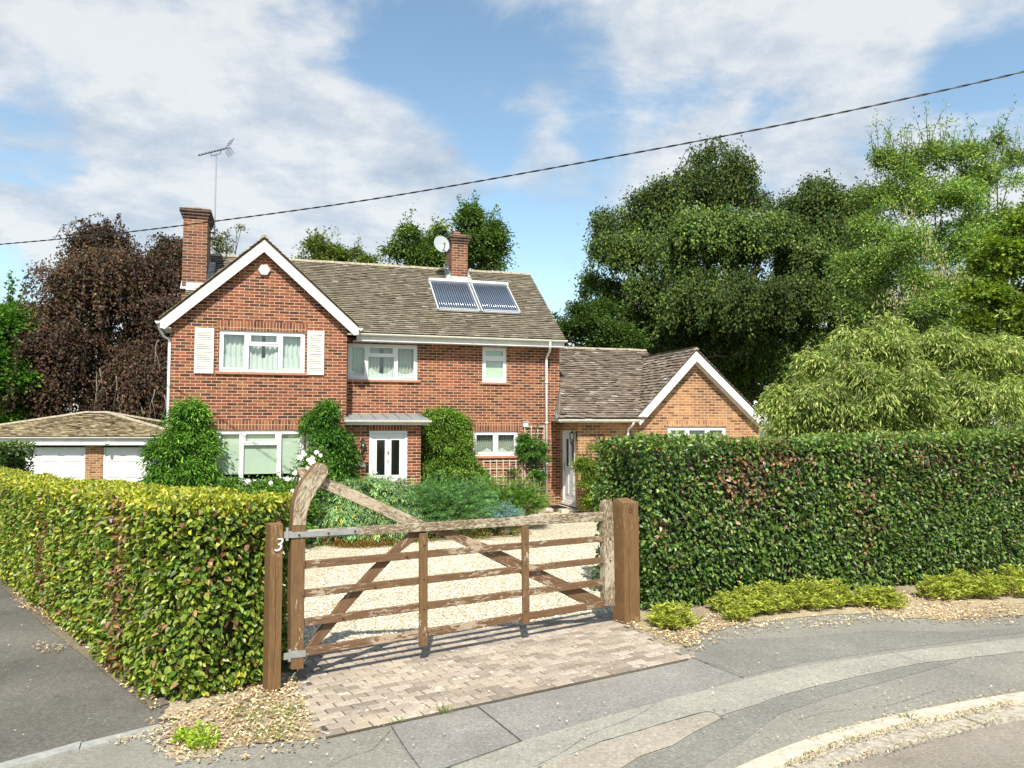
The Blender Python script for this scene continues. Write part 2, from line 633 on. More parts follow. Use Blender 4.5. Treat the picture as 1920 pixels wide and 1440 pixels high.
leaf_gloss = leaf_mat('glossy_leaf', 0.24, 0.42, 0.42)
leaf_soft = leaf_mat('soft_leaf', 0.32, 0.55, 0.3)
leaf_dark = leaf_mat('dark_leaf', 0.22, 0.6, 0.18)
needle = leaf_mat('needle', 0.15, 0.6, 0.25)


def wood_mat(name, base, dark, flake, amount, lichen=0.0):
    """brown stain, worn to pale wood in flakes stretched along the grain"""
    m, t, b = new_mat(name)
    uv = coords(t, 'UV', (1.0, 1.0, 1.0))
    v = coords(t, 'Object')
    st = coords(t, 'UV', (4.0, 30.0, 1.0))
    g = noise(t, st, 1.6, 6, 0.7, 0.4)
    c = ramp(t, g, [(0.3, dark), (0.65, base)])
    f1 = noise(t, coords(t, 'UV', (7.0, 26.0, 1.0)), 1.5, 6, 0.7, 0.6)
    f2 = noise(t, v, 1.7, 3, 0.6)
    fk = math_node(t, 'ADD', f1, math_node(t, 'MULTIPLY', math_node(t, 'SUBTRACT', f2, 0.5), 0.9))
    mk = ramp(t, fk, [(1 - amount - 0.02, (0, 0, 0)), (1 - amount + 0.02, (1, 1, 1))])
    c = mixc(t, mk, c, flake)
    if lichen:
        l = noise(t, coords(t, 'UV', (22.0, 60.0, 1.0)), 1.0, 6, 0.75)
        c = mixc(t, ramp(t, l, [(0.56 - lichen * 0.1, (0, 0, 0)), (0.62 - lichen * 0.1, (0.9, 0.9, 0.9))]), c, (0.46, 0.42, 0.30))
        l2 = noise(t, coords(t, 'UV', (14.0, 90.0, 1.0)), 1.0, 6, 0.8)
        c = mixc(t, ramp(t, l2, [(0.54, (0, 0, 0)), (0.60, (0.85, 0.85, 0.85))]), c, (0.09, 0.06, 0.04))
    t.links.new(c, b.inputs['Base Color'])
    b.inputs['Roughness'].default_value = 0.8
    bump(t, b, math_node(t, 'SUBTRACT', g, mk), 0.5, 0.004)
    return m


wood_rail = wood_mat('flaking_rail_wood', (0.175, 0.095, 0.043), (0.085, 0.045, 0.022), (0.36, 0.275, 0.195), 0.42)
wood_stile = wood_mat('worn_stile_wood', (0.175, 0.096, 0.038), (0.10, 0.052, 0.022), (0.38, 0.29, 0.20), 0.36)
wood_top = wood_mat('lichened_rail_wood', (0.21, 0.14, 0.08), (0.10, 0.062, 0.036), (0.41, 0.345, 0.25), 0.46, 0.45)
wood_horn = wood_mat('lichened_horn_wood', (0.27, 0.185, 0.115), (0.11, 0.07, 0.045), (0.42, 0.335, 0.23), 0.46, 0.6)
wood_post = wood_mat('brown_post_wood', (0.195, 0.104, 0.038), (0.095, 0.048, 0.018), (0.26, 0.16, 0.075), 0.38)
# ------------------------------------------------------------------ brick house (house frame: u right, w away, z up)
WM = 19.67                    # main front
WG = WM - 0.85                # projecting gable
WPO = WM - 0.95               # porch front
u_end = HP(1049, 700, WM)[0]  # right end of the two-storey part
WW = HW(1083, u_end)          # wing front
u_gl, u_gr = HP(320, 700, WG)[0], HP(650, 700, WG)[0]
DEPTH = 6.0
house = thing('brick_house', 'two-storey red brick house with white-trimmed front gable, brown tiled roof and low side wing', 'house',
              Matrix.Translation(HF @ Vector((2.5, WM + 2.5, 0))) @ Matrix.Rotation(TH, 4, 'Z'))


def part(mb, name, mat, parent=None, **kw):
    return build(mb, name, mat, parent or house, frame=HF, **kw)


def wall_front(mb, u0, u1, z0, z1, w, holes, reveal=0.10):
    """front wall at depth w with rectangular openings and their reveals"""
    us = sorted({u0, u1, *[h[0] for h in holes], *[h[1] for h in holes]})
    zs = sorted({z0, z1, *[h[2] for h in holes], *[h[3] for h in holes]})
    for a, b_ in zip(us, us[1:]):
        for c, d in zip(zs, zs[1:]):
            um, zm = (a + b_) / 2, (c + d) / 2
            if any(h[0] < um < h[1] and h[2] < zm < h[3] for h in holes):
                continue
            mb.quad((a, w, c), (b_, w, c), (b_, w, d), (a, w, d))
    for h in holes:
        r = w + reveal
        mb.quad((h[0], w, h[2]), (h[0], w, h[3]), (h[0], r, h[3]), (h[0], r, h[2]))
        mb.quad((h[1], w, h[3]), (h[1], w, h[2]), (h[1], r, h[2]), (h[1], r, h[3]))
        mb.quad((h[0], w, h[3]), (h[1], w, h[3]), (h[1], r, h[3]), (h[0], r, h[3]))
        mb.quad((h[1], w, h[2]), (h[0], w, h[2]), (h[0], r, h[2]), (h[1], r, h[2]))


def rect_px(x0, x1, y0, y1, w):
    ym, xm = (y0 + y1) / 2, (x0 + x1) / 2
    return [HP(x0, ym, w)[0], HP(x1, ym, w)[0], HP(xm, y1, w)[1], HP(xm, y0, w)[1]]


def curtain(mb, u0, u1, z0, z1, w, amp=0.02, waves=9, scallop=0.0, ph=0.0):
    n = max(8, int(waves * 8))
    for i in range(n):
        a, b_ = u0 + (u1 - u0) * i / n, u0 + (u1 - u0) * (i + 1) / n
        fa = w + amp * sin(i / n * waves * 2 * pi + ph)
        fb = w + amp * sin((i + 1) / n * waves * 2 * pi + ph)
        za = z1 - (scallop * abs(sin(i / n * 3 * pi)) if scallop else 0)
        zb = z1 - (scallop * abs(sin((i + 1) / n * 3 * pi)) if scallop else 0)
        mb.quad((a, fa, z0), (b_, fb, z0), (b_, fb, zb), (a, fa, za))


def window(rc, w, mull=(), trans=None, dress='curtain', sill=None, label=None, recess=0.035, blind_to=0.0):
    """mull: mullion centres as fractions; trans: {bay index: transom height fraction from the top}"""
    u0, u1, z0, z1 = rc
    f, fd = 0.055, 0.06
    y0, y1 = w + recess, w + recess + fd
    mb = MB()
    mb.box(u0, u1, y0, y1, z0, z0 + f)
    mb.box(u0, u1, y0, y1, z1 - f, z1)
    mb.box(u0, u0 + f, y0, y1, z0 + f, z1 - f)
    mb.box(u1 - f, u1, y0, y1, z0 + f, z1 - f)
    cs = [u0 + f / 2] + [u0 + (u1 - u0) * q for q in mull] + [u1 - f / 2]
    for c in cs[1:-1]:
        mb.box(c - f / 2, c + f / 2, y0, y1, z0 + f, z1 - f)
    s = 0.042
    for i in range(len(cs) - 1):
        a, b_ = cs[i] + f / 2, cs[i + 1] - f / 2
        zt = None
        if trans and i in trans:
            zt = z1 - (z1 - z0) * trans[i]
            mb.box(a, b_, y0, y1, zt - f * 0.45, zt + f * 0.45)
        cells = [(z0 + f, z1 - f)] if zt is None else [(z0 + f, zt - f * 0.45), (zt + f * 0.45, z1 - f)]
        for c, d in cells:                              # opening sash, proud of the frame
            ya = y0 - 0.012
            if zt is None or c > z0 + 0.2 or dress == 'bath':
                mb.box(a, b_, ya, y1 - 0.01, c, c + s)
                mb.box(a, b_, ya, y1 - 0.01, d - s, d)
                mb.box(a, a + s, ya, y1 - 0.01, c + s, d - s)
                mb.box(b_ - s, b_, ya, y1 - 0.01, c + s, d - s)
    win = part(mb, 'window', white)
    tag(win, label)
    yg = y0 + 0.03
    part(MB().quad((u0 + f, yg, z0 + f), (u1 - f, yg, z0 + f), (u1 - f, yg, z1 - f), (u0 + f, yg, z1 - f)), 'pane', glass, win)
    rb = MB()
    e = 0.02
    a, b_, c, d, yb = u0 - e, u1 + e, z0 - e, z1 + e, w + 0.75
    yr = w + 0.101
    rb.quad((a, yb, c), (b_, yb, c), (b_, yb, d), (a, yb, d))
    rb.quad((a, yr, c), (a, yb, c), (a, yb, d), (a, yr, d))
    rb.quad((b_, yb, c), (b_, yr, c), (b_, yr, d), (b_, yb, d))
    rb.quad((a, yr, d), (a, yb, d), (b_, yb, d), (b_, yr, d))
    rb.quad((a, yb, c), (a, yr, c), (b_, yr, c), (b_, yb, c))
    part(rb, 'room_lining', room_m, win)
    yc = w + 0.16
    H = z1 - z0
    if dress == 'curtain':
        m1, m2 = MB(), MB()
        W = u1 - u0
        curtain(m1, u0 + .02, u0 + W * .46, z0 + .05, z1, yc, 0.025, 9)
        curtain(m1, u0 + W * .52, u1 - .02, z0 + .05, z1, yc, 0.025, 9, ph=1)
        part(m1, 'curtain', curtain_m, win)
        curtain(m2, u0 + .02, u1 - .02, z0 + .04, z0 + H * .34, yc - 0.045, 0.012, 14, scallop=H * .16)
        part(m2, 'net_curtain', net_m, win)
    elif dress == 'net':
        m1, m2 = MB(), MB()
        W = u1 - u0
        curtain(m1, u0 + .02, u0 + W * .49, z0 + .05, z1, yc + .03, 0.02, 8)
        curtain(m1, u0 + W * .53, u1 - .02, z0 + .05, z1, yc + .03, 0.02, 8, ph=2)
        part(m1, 'curtain', net_m, win)
        curtain(m2, u0 + .02, u1 - .02, z0 + .04, z0 + H * .52, yc - 0.03, 0.015, 16, scallop=H * .16)
        part(m2, 'net_curtain', net_m, win)
    elif dress in ('blind', 'bath'):
        for i in range(len(cs) - 1):
            a, b_ = cs[i] + f * 0.4, cs[i + 1] - f * 0.4
            mbb = MB().box(a, b_, yc - 0.05, yc - 0.045, z0 + H * blind_to, z1 - 0.02)
            mbb.box(a, b_, yc - 0.058, yc - 0.038, z0 + H * blind_to - 0.02, z0 + H * blind_to)
            part(mbb, 'blind', blind_m, win)
    if sill is not None:
        part(MB().box(u0 - 0.07, u1 + 0.07, w - 0.05, w + 0.10, z0 - 0.055, z0 - 0.002), 'sill', sill, win)
    return win


def soldier(rc, w, mat=None, h=0.225, ext=0.05):
    mb = MB().box(rc[0] - ext, rc[1] + ext, w - 0.003, w + 0.05, rc[3] + 0.002, rc[3] + h)
    o = part(mb, 'lintel_course', mat or brick_s, uvrot=True)
    return o


r_gup = rect_px(410.5, 571.5, 621, 698, WG)
r_ggr = rect_px(404, 570, 806, 904, WG)
r_mup = rect_px(652, 783, 645.5, 712, WM)
r_sml = rect_px(904.5, 950, 651, 717, WM)
r_low = rect_px(887, 971, 808.5, 855, WM)
r_wng = rect_px(1252.5, 1362, 800, 860, WW)
r_door = rect_px(692, 763.5, 807.5, 900, WPO)
r_door[2] = 0.08

# heights of the eaves and ridges
z_fas_b = HP(860, 645, WM - 0.33)[1]       # underside of the main fascia
z_eave = HP(860, 632, WM - 0.33)[1] + 0.03
WR = WM + 2.67                             # ridge
z_ridge = HP(800, 505, WR)[1]
u_rv = HP(1060, 640, WM - 0.35)[0]         # right verge
u_lv = HP(352, 522, WM + 1.4)[0]           # left verge
WGF = WG - 0.19                            # face of the gable bargeboards
ua, za = HP(495.5, 446, WGF)
ul, zl = HP(300, 601, WGF)
ur, zr = HP(672.5, 608, WGF)
ua = (ul + ur) / 2
zfoot = (zl + zr) / 2
kg = (za - zfoot) / (ur - ua)
kslope = (z_ridge - z_eave) / (WR - (WM - 0.35))

walls = MB()
# gable front
zg_top = za - 0.10
z_g_e = zfoot + 0.02
wall_front(walls, u_gl, u_gr, 0, z_g_e, WG, [r_gup, r_ggr])
hw = lambda z: (za - 0.12 - z) / kg
walls.poly([(u_gl, WG, z_g_e), (u_gr, WG, z_g_e), (min(u_gr, ua + hw(z_g_e)), WG, z_g_e + 0.001), (ua, WG, za - 0.12), (max(u_gl, ua - hw(z_g_e)), WG, z_g_e + 0.001)])
# main front
wall_front(walls, u_gr - 0.05, u_end, 0, z_fas_b + 0.12, WM, [r_mup, r_sml, r_low])
# gable returns, end walls, back
for u in (u_gl, u_gr):
    walls.quad((u, WG, 0), (u, WM + 0.2, 0), (u, WM + 0.2, z_g_e + .05), (u, WG, z_g_e + .05))
WB = WM + DEPTH - 0.7
u_lw = u_lv + 0.12
for u in (u_lw, u_end):
    walls.poly([(u, WM, 0), (u, WB, 0), (u, WB, z_eave), (u, WR, z_ridge - 0.12), (u, WM, z_eave - 0.02)])
walls.quad((u_lw, WM, 0), (u_gl, WM, 0), (u_gl, WM, z_eave), (u_lw, WM, z_eave))
walls.quad((u_lw, WB, 0), (u_end, WB, 0), (u_end, WB, z_eave), (u_lw, WB, z_eave))
part(walls, 'wall', brick)

# ---- tiled roofs, every tile modelled
def tile_roof(mb, P0, U, S, rows, gauge, tw, clip, thick=0.014, seed=1, rough=1.0):
    """P0 lower-left, U across, S up the slope; clip(v)->(umin, umax) in metres"""
    rs = np.random.default_rng(seed)
    U, S = Vector(U).normalized(), Vector(S).normalized()
    N = U.cross(S).normalized()
    P0 = Vector(P0)
    for r in range(rows):
        v0 = r * gauge
        a, b_ = clip(v0 + gauge * 0.5)
        if b_ <= a:
            continue
        x = math.floor(a / tw) * tw - (0.5 * tw if r % 2 else 0)
        wob = rs.normal(0, 0.004)
        while x < b_:
            x0, x1 = max(x + 0.0015, a), min(x + tw - 0.0015, b_)
            if x1 - x0 > 0.02:
                jt = rs.normal(0, 0.0035, 4) * rough
                lift = 0.024 + thick + abs(rs.normal(0, 0.004)) * rough
                dv = wob + rs.normal(0, 0.004) * rough
                q = [(x0, v0 + dv, lift + jt[0]), (x1, v0 + dv + rs.normal(0, .003), lift + jt[1]), (x1, v0 + gauge * 1.25, 0.012 + jt[2] * .4), (x0, v0 + gauge * 1.25, 0.012 + jt[3] * .4)]
                top = [P0 + U * c[0] + S * c[1] + N * c[2] for c in q]
                lo = [top[0] - N * 0.024, top[1] - N * 0.024]
                vs = top + lo
                mb.add(vs, ((0, 1, 2, 3), (4, 0, 3), (5, 2, 1)), float(np.clip(rs.beta(2.2, 2.2) + rs.normal(0, 0.08), 0.05, 1)))
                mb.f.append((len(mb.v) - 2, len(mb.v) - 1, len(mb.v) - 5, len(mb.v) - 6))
                mb.a.append(0.0)  # butt face near-black: edge dirt plus the course's shadow gap, painted in
            x += tw


def slab(mb, pts, N, t=0.05):
    N = Vector(N).normalized()
    a = [Vector(p) for p in pts]
    b_ = [p - N * t for p in a]
    n = len(a)
    fs = [tuple(range(n)), tuple(range(2 * n - 1, n - 1, -1))] + [(i, n + i, n + (i + 1) % n, (i + 1) % n) for i in range(n)]
    mb.add(a + b_, fs, 0.3)


# main roof
main = MB()
S = Vector((0, WR - (WM - 0.35), z_ridge - z_eave))
SL = S.length
Nn = Vector((1, 0, 0)).cross(S).normalized()
e0, e1 = (u_lv, WM - 0.35, z_eave), (u_rv, WM - 0.35, z_eave)
slab(main, [e0, e1, (u_rv, WR, z_ridge), (u_lv, WR, z_ridge)], Nn)
wb_e = WR + (WR - (WM - 0.35))
slab(main, [(u_rv, wb_e, z_eave), (u_lv, wb_e, z_eave), (u_lv, WR, z_ridge), (u_rv, WR, z_ridge)], Vector((-1, 0, 0)).cross(Vector((0, WR - wb_e, z_ridge - z_eave))))
gau = 0.102
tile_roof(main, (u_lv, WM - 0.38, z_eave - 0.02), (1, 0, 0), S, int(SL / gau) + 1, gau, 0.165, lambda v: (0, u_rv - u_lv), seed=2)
# gable roof, two slopes running back into the main roof
WGB = WM - 0.35 + (za - z_eave) / kslope + 0.25
for sgn, uf in ((-1, ul), (1, ur)):
    up = Vector((ua - uf, 0, za - zfoot))
    al = Vector((0, 1, 0)) if sgn < 0 else Vector((0, 1, 0))
    if sgn > 0:
        P0 = Vector((uf, WGF - 0.02, zfoot))
        slab(main, [(uf, WGF + .02, zfoot), (uf, WGB, zfoot), (ua, WGB, za), (ua, WGF + .02, za)], Vector((0, 1, 0)).cross(up), 0.04)
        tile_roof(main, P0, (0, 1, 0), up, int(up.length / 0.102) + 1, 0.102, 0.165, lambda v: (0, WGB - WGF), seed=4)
    else:
        P0 = Vector((uf, WGB, zfoot))
        slab(main, [(uf, WGB, zfoot), (uf, WGF + .02, zfoot), (ua, WGF + .02, za), (ua, WGB, za)], Vector((0, -1, 0)).cross(up), 0.04)
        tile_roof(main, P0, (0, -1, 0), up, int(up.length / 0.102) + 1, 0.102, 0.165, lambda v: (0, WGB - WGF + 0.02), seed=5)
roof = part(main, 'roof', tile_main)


def ridge_line(p, q, r=0.085, seg=0.31, name='ridge_tiles', mat=None, parent=None):
    p, q = Vector(p), Vector(q)
    d = (q - p)
    L = d.length
    d.normalize()
    sd = d.cross(Vector((0, 0, 1))).normalized()
    up = sd.cross(d)
    mb = MB()
    n = max(1, int(L / seg))
    rs = random.Random(int(L * 1000))
    for i in range(n):
        a, b_ = p + d * (L * i / n), p + d * (L * (i + 1) / n - 0.006)
        rr = r * (1 + rs.uniform(-0.04, 0.04))
        ring = [(cos(pi * k / 8 - 0.0), sin(pi * k / 8)) for k in range(9)]
        oz = up * (rs.uniform(-.006, .006) - r * 0.45)
        vs = [a + oz + sd * (c * rr) + up * (s_ * rr) for c, s_ in ring] + [b_ + oz + sd * (c * rr * .97) + up * (s_ * rr * .97) for c, s_ in ring]
        fs = [(k, k + 1, 10 + k, 9 + k) for k in range(8)] + [tuple(range(8, -1, -1)), tuple(range(9, 18))]
        mb.add(vs, fs, rs.random())
    return part(mb, name, mat or ridge_m, parent or roof)


ridge_line((u_lv, WR, z_ridge + 0.03), (u_rv, WR, z_ridge + 0.03))
ridge_line((ua, WGF, za + 0.03), (ua, WGB, za + 0.03))

# bargeboards, fascia, soffit, gutters
bb = MB()
bw = 0.20
for sgn, uf in ((-1, ul), (1, ur)):
    dx, dz = (ua - uf), (za - zfoot)
    L = math.hypot(dx, dz)
    nx, nz = abs(dz) / L, abs(dx) / L                       # normal in the gable plane, outward-up
    off = bw
    top_f, top_a = (uf, zfoot - 0.045), (ua, za - 0.055)
    bot_a = (ua, za - 0.055 - off / (abs(dx) / L))
    # foot cut plumb
    bot_f = (uf + (-sgn) * 0.0, zfoot - 0.045 - off / (abs(dx) / L) * 0.92)
    bfx = uf - sgn * 0.05
    pts = [(uf, zfoot - 0.045), (uf, zfoot - 0.045 - 0.16), (bfx, zfoot - 0.045 - 0.16 - 0.05), bot_a, (ua, za - 0.055)]
    k = abs(dz) / abs(dx)
    pts = [(uf, zfoot - 0.045), (uf, zfoot - 0.20), (uf - sgn * 0.10, zfoot - 0.045 - off / (abs(dx) / L) + 0.10 * k), bot_a, (ua, za - 0.055)]
    if sgn > 0:
        pts = pts[::-1]
    bb.prism(pts, WGF, WGF + 0.03)
part(bb, 'bargeboard', white_wood)
sf = MB()
for sgn, uf, uw in ((-1, ul, u_gl), (1, ur, u_gr)):          # boxed eaves of the gable
    x0, x1 = sorted((uf + sgn * -0.02, uw))
    sf.box(x0, x1, WGF + 0.032, WG - 0.002 if sgn > 0 else WM, zfoot - 0.20, zfoot - 0.185)
    a0, a1 = sorted((uf - sgn * 0.022, uf))
    if sgn < 0:
        sf.box(a0, a1, WGF + 0.032, WM, zfoot - 0.185, zfoot - 0.04)
# soffit under the bargeboards
for sgn, uf in ((-1, ul), (1, ur)):
    dz = 0.215
    a, b_ = (uf - sgn * .1, zfoot + 0.1 * kg - dz), (ua, za - dz)
    sf.quad((a[0], WGF + .03, a[1]), (b_[0], WGF + .03, b_[1]), (b_[0], WG, b_[1]), (a[0], WG, a[1]))
sf.box(ur - 0.05, u_rv - 0.02, WM - 0.33, WM, z_fas_b, z_fas_b + 0.012)
part(sf, 'soffit', white_wood)
part(MB().box(ur + 0.02, u_rv - 0.03, WM - 0.352, WM - 0.332, z_fas_b, z_eave - 0.03), 'fascia', white_wood)


def gutter(p, q, r=0.055, name='gutter', parent=None):
    p, q = Vector(p), Vector(q)
    d = (q - p).normalized()
    sd = d.cross(Vector((0, 0, 1)))
    mb = MB()
    n = 8
    for rr in (r, r - 0.006):
        vs = []
        for e in (p, q):
            for k in range(n + 1):
                a = pi + pi * k / n
                vs.append(e + sd * (cos(a) * rr) + Vector((0, 0, sin(a) * rr)))
        mb.add(vs, [(k, k + 1, n + 2 + k, n + 1 + k) for k in range(n)])
    mb.add([p + sd * (cos(pi + pi * k / n) * r) + Vector((0, 0, sin(pi + pi * k / n) * r)) for k in range(n + 1)], [tuple(range(n + 1))])
    mb.add([q + sd * (cos(pi + pi * k / n) * r) + Vector((0, 0, sin(pi + pi * k / n) * r)) for k in range(n + 1)], [tuple(range(n + 1))])
    L = (q - p).length
    j = 1.0
    while j < L:                                             # union brackets
        c = p + d * j
        vs = []
        for e in (c - d * .03, c + d * .03):
            for k in range(n + 1):
                a = pi + pi * k / n
                vs.append(e + sd * (cos(a) * r * 1.1) + Vector((0, 0, sin(a) * r * 1.1)))
        mb.add(vs, [(k, k + 1, n + 2 + k, n + 1 + k) for k in range(n)])
        j += 2.0
    return part(mb, name, gut_m, parent)


gutter((ur - 0.02, WM - 0.41, z_eave - 0.03), (u_rv + 0.03, WM - 0.41, z_eave - 0.03))
gutter((ul - 0.05, WGF - 0.02, zfoot - 0.055), (ul - 0.05, WM, zfoot - 0.055))
gutter((ur + 0.05, WGF - 0.03, zfoot - 0.05), (ur + 0.05, WM - 0.3, zfoot - 0.05))


def pipe(pts, r=0.034, name='downpipe', clips=()):
    mb = MB().tube(pts, r, 10)
    for c in clips:
        mb.lathe(Vector(c), [(r, -0.03), (r * 1.35, -0.03), (r * 1.35, 0.03), (r, 0.03)], 10)
    return part(mb, name, white, smooth=True)


u_dp = HP(1025, 800, WM - .06)[0]
pipe([(u_dp - .02, WM - 0.41, z_eave - 0.07), (u_dp - .02, WM - 0.41, z_fas_b - 0.02), (u_dp + .01, WM - 0.30, z_fas_b - 0.10), (u_dp + 0.0, WM - 0.07, z_fas_b - 0.26), (u_dp, WM - 0.06, z_fas_b - 0.34), (u_dp, WM - 0.06, 0.08)],
     clips=[(u_dp, WM - .06, z) for z in (3.4, 2.3, 1.2)])
pipe([(ul - 0.05, WGF + 0.25, zfoot - 0.1), (ul - 0.04, WGF + .25, zfoot - 0.2), (ul + 0.05, WGF + .35, zfoot - 0.36), (u_gl - 0.05, WG + .08, zfoot - 0.44), (u_gl - 0.05, WG + .10, 0.1)])

# windows, lintels
window(r_gup, WG, (0.325, 0.70), {1: 0.33}, 'net', clay_sill)
window(r_ggr, WG, (0.295, 0.70), {1: 0.27}, 'blind', white, blind_to=0.17)
window(r_mup, WM, (0.275, 0.675), {1: 0.33}, 'curtain', clay_sill)
window(r_sml, WM, (), {0: 0.32}, 'bath', clay_sill, blind_to=0.06)
window(r_low, WM, (0.505,), None, 'curtain', clay_sill)
soldier(r_gup, WG)
soldier(r_ggr, WG)
soldier(r_low, WM)
soldier(r_door, WPO, h=0.20)


def shutter(x0, x1, y0, y1, w):
    u0, u1, z0, z1 = rect_px(x0, x1, y0, y1, w)
    mb = MB()
    y0_, y1_ = w - 0.045, w - 0.006
    s = 0.055
    mb.box(u0, u0 + s, y0_, y1_, z0, z1)
    mb.box(u1 - s, u1, y0_, y1_, z0, z1)
    for za_, zb_ in ((z0, z0 + 0.10), (z1 - 0.09, z1), ((z0 + z1) / 2 - .03, (z0 + z1) / 2 + .03)):
        mb.box(u0 + s, u1 - s, y0_ + .002, y1_ - .002, za_, zb_)
    mb.box(u0 + s, u1 - s, y1_ - 0.006, y1_ - .003, z0 + .1, z1 - .1)
    z = z0 + 0.12
    while z < z1 - 0.12:
        if abs(z - (z0 + z1) / 2) > 0.045:
            mb.add([(u0 + s, y0_ + .006, z), (u1 - s, y0_ + .006, z), (u1 - s, y1_ - .008, z + .032), (u0 + s, y1_ - .008, z + .032),
                    (u0 + s, y0_ + .006, z - .006), (u1 - s, y0_ + .006, z - .006), (u1 - s, y1_ - .008, z + .026), (u0 + s, y1_ - .008, z + .026)],
                   ((0, 1, 2, 3), (7, 6, 5, 4), (4, 5, 1, 0)))
        z += 0.042
    return part(mb, 'shutter', cream)


shutter(365, 401, 615, 700, WG)
shutter(576, 607.5, 621, 703, WG)
shutter(366, 398, 808, 905, WG)
shutter(573.5, 606, 808, 905, WG)

# porch: lean-to in the corner with the front door
up0, up1 = u_gr - 0.02, HP(789, 850, WPO)[0]
zpt = HP(720, 776, WM)[1]
zpf = HP(720, 789, WPO - .22)[1] + 0.05
pw = MB()
wall_front(pw, up0, up1, 0, zpf - 0.03, WPO, [r_door], 0.12)
pw.quad((up1, WPO, 0), (up1, WM, 0), (up1, WM, zpt - .05), (up1, WPO, zpf - 0.03))
pw.quad((up0, WPO, 0), (up0, WG + .01, 0), (up0, WG + .01, zpf), (up0, WPO, zpf - 0.03))
part(pw, 'porch_wall', brick)
pr = MB()
upe = up1 + 0.16
PS = Vector((0, WM - (WPO - 0.2), zpt - zpf))
slab(pr, [(up0 - .05, WPO - .2, zpf), (upe, WPO - .2, zpf), (upe - .05, WM, zpt), (up0 - .02, WM, zpt)], Vector((1, 0, 0)).cross(PS), 0.035)
for k in range(7):                                            # lead rolls
    uu = up0 + 0.1 + k * (upe - up0 - .2) / 6
    pr.bar((uu, WPO - .205, zpf + .012), (uu, WM - .01, zpt + .012), 0.03, 0.025)
part(pr, 'porch_roof', lead)
part(MB().box(up0 - .03, upe - 0.01, WPO - .185, WPO - .165, zpf - 0.15, zpf - 0.036), 'porch_fascia', white_wood)
gutter((up0 - .06, WPO - .25, zpf - 0.04), (upe + .05, WPO - .25, zpf - 0.04), 0.06)
part(MB().box(up0, upe - .02, WPO - .165, WPO, zpf - .15, zpf - .138), 'porch_soffit', white_wood)


def door(frame, u0, u1, z0, z1, w, label, glass_z):
    """glazed panel door; frame maps (u, w, z) so that the same builder serves front and side"""
    root_kw = dict(frame=frame)
    f = 0.065
    mb = MB()
    mb.box(u0, u0 + f, w + .02, w + .10, z0, z1)
    mb.box(u1 - f, u1, w + .02, w + .10, z0, z1)
    mb.box(u0 + f, u1 - f, w + .02, w + .10, z1 - f, z1)
    mb.box(u0 - .02, u1 + .02, w - .03, w + .10, z0 - .05, z0 - 0.001)
    fr_ = build(mb, 'door_frame', white, house, frame=frame)
    a, b_ = u0 + f + .004, u1 - f - .004
    W = b_ - a
    g0, g1 = a + W * .15, a + W * .40
    g2, g3 = a + W * .60, a + W * .85
    zg0, zg1 = z0 + (z1 - z0) * glass_z, z1 - f - 0.16
    d = MB()
    yd = w + .045
    for x0, x1 in ((a, g0), (g1, g2), (g3, b_)):
        d.box(x0, x1, yd, yd + .04, z0 + .005, z1 - f - .005)
    for x0, x1 in ((g0, g1), (g2, g3)):
        d.box(x0, x1, yd, yd + .04, z0 + .005, zg0)
        d.box(x0, x1, yd, yd + .04, zg1, z1 - f - .005)
        d.box(x0 + .02, x1 - .02, yd - .012, yd, z0 + .22, zg0 - .12)      # raised panels
        for gz0, gz1 in ((zg0 - .02, zg0), (zg1, zg1 + .02)):
            d.box(x0 - .02, x1 + .02, yd - .01, yd, gz0, gz1)
        for gx0, gx1 in ((x0 - .02, x0), (x1, x1 + .02)):
            d.box(gx0, gx1, yd - .01, yd, zg0, zg1)
    d.box(a, b_, yd - .02, yd, z0 + .01, z0 + .06)
    dr = build(d, 'door', door_m, house, frame=frame)
    tag(dr, label)
    for x0, x1 in ((g0, g1), (g2, g3)):
        build(MB().box(x0, x1, yd + .014, yd + .022, zg0, zg1), 'glass_panel', black_gl, dr, frame=frame)
    return dr, a, b_, yd


fd, a_, b_, yd_ = door(HF, r_door[0], r_door[1], r_door[2], r_door[3], WPO, 'white front door with two tall dark glass strips', 0.47)
um = (a_ + b_) / 2
kn = MB()
zk = HP(727, 848, WPO)[1]
kn.lathe(Vector((um, yd_ - .012, zk)), [(0.0, -0.0), (.025, 0), (.03, .012), (0, .014)], 12, axis=Matrix.Rotation(pi / 2, 4, 'X'))
kn.tube([(um - .02, yd_ - .02, zk), (um, yd_ - .045, zk - .05), (um + .02, yd_ - .02, zk)], .006, 6)
build(kn, 'door_knocker', brass, fd, frame=HF)
text_mesh('door_numeral', '3', 0.11, 0.003, brass, fd, HF @ Matrix.Translation((um, yd_ - .005, zk - .22)) @ Matrix.Rotation(pi / 2, 4, 'X'))
hd = MB()
hd.box(a_ + .02, a_ + .05, yd_ - .012, yd_, .95, 1.16)
hd.tube([(a_ + .035, yd_ - .01, 1.1), (a_ + .035, yd_ - .055, 1.1), (a_ + .14, yd_ - .055, 1.1)], .009, 6)
build(hd, 'handle', galv, fd, frame=HF)

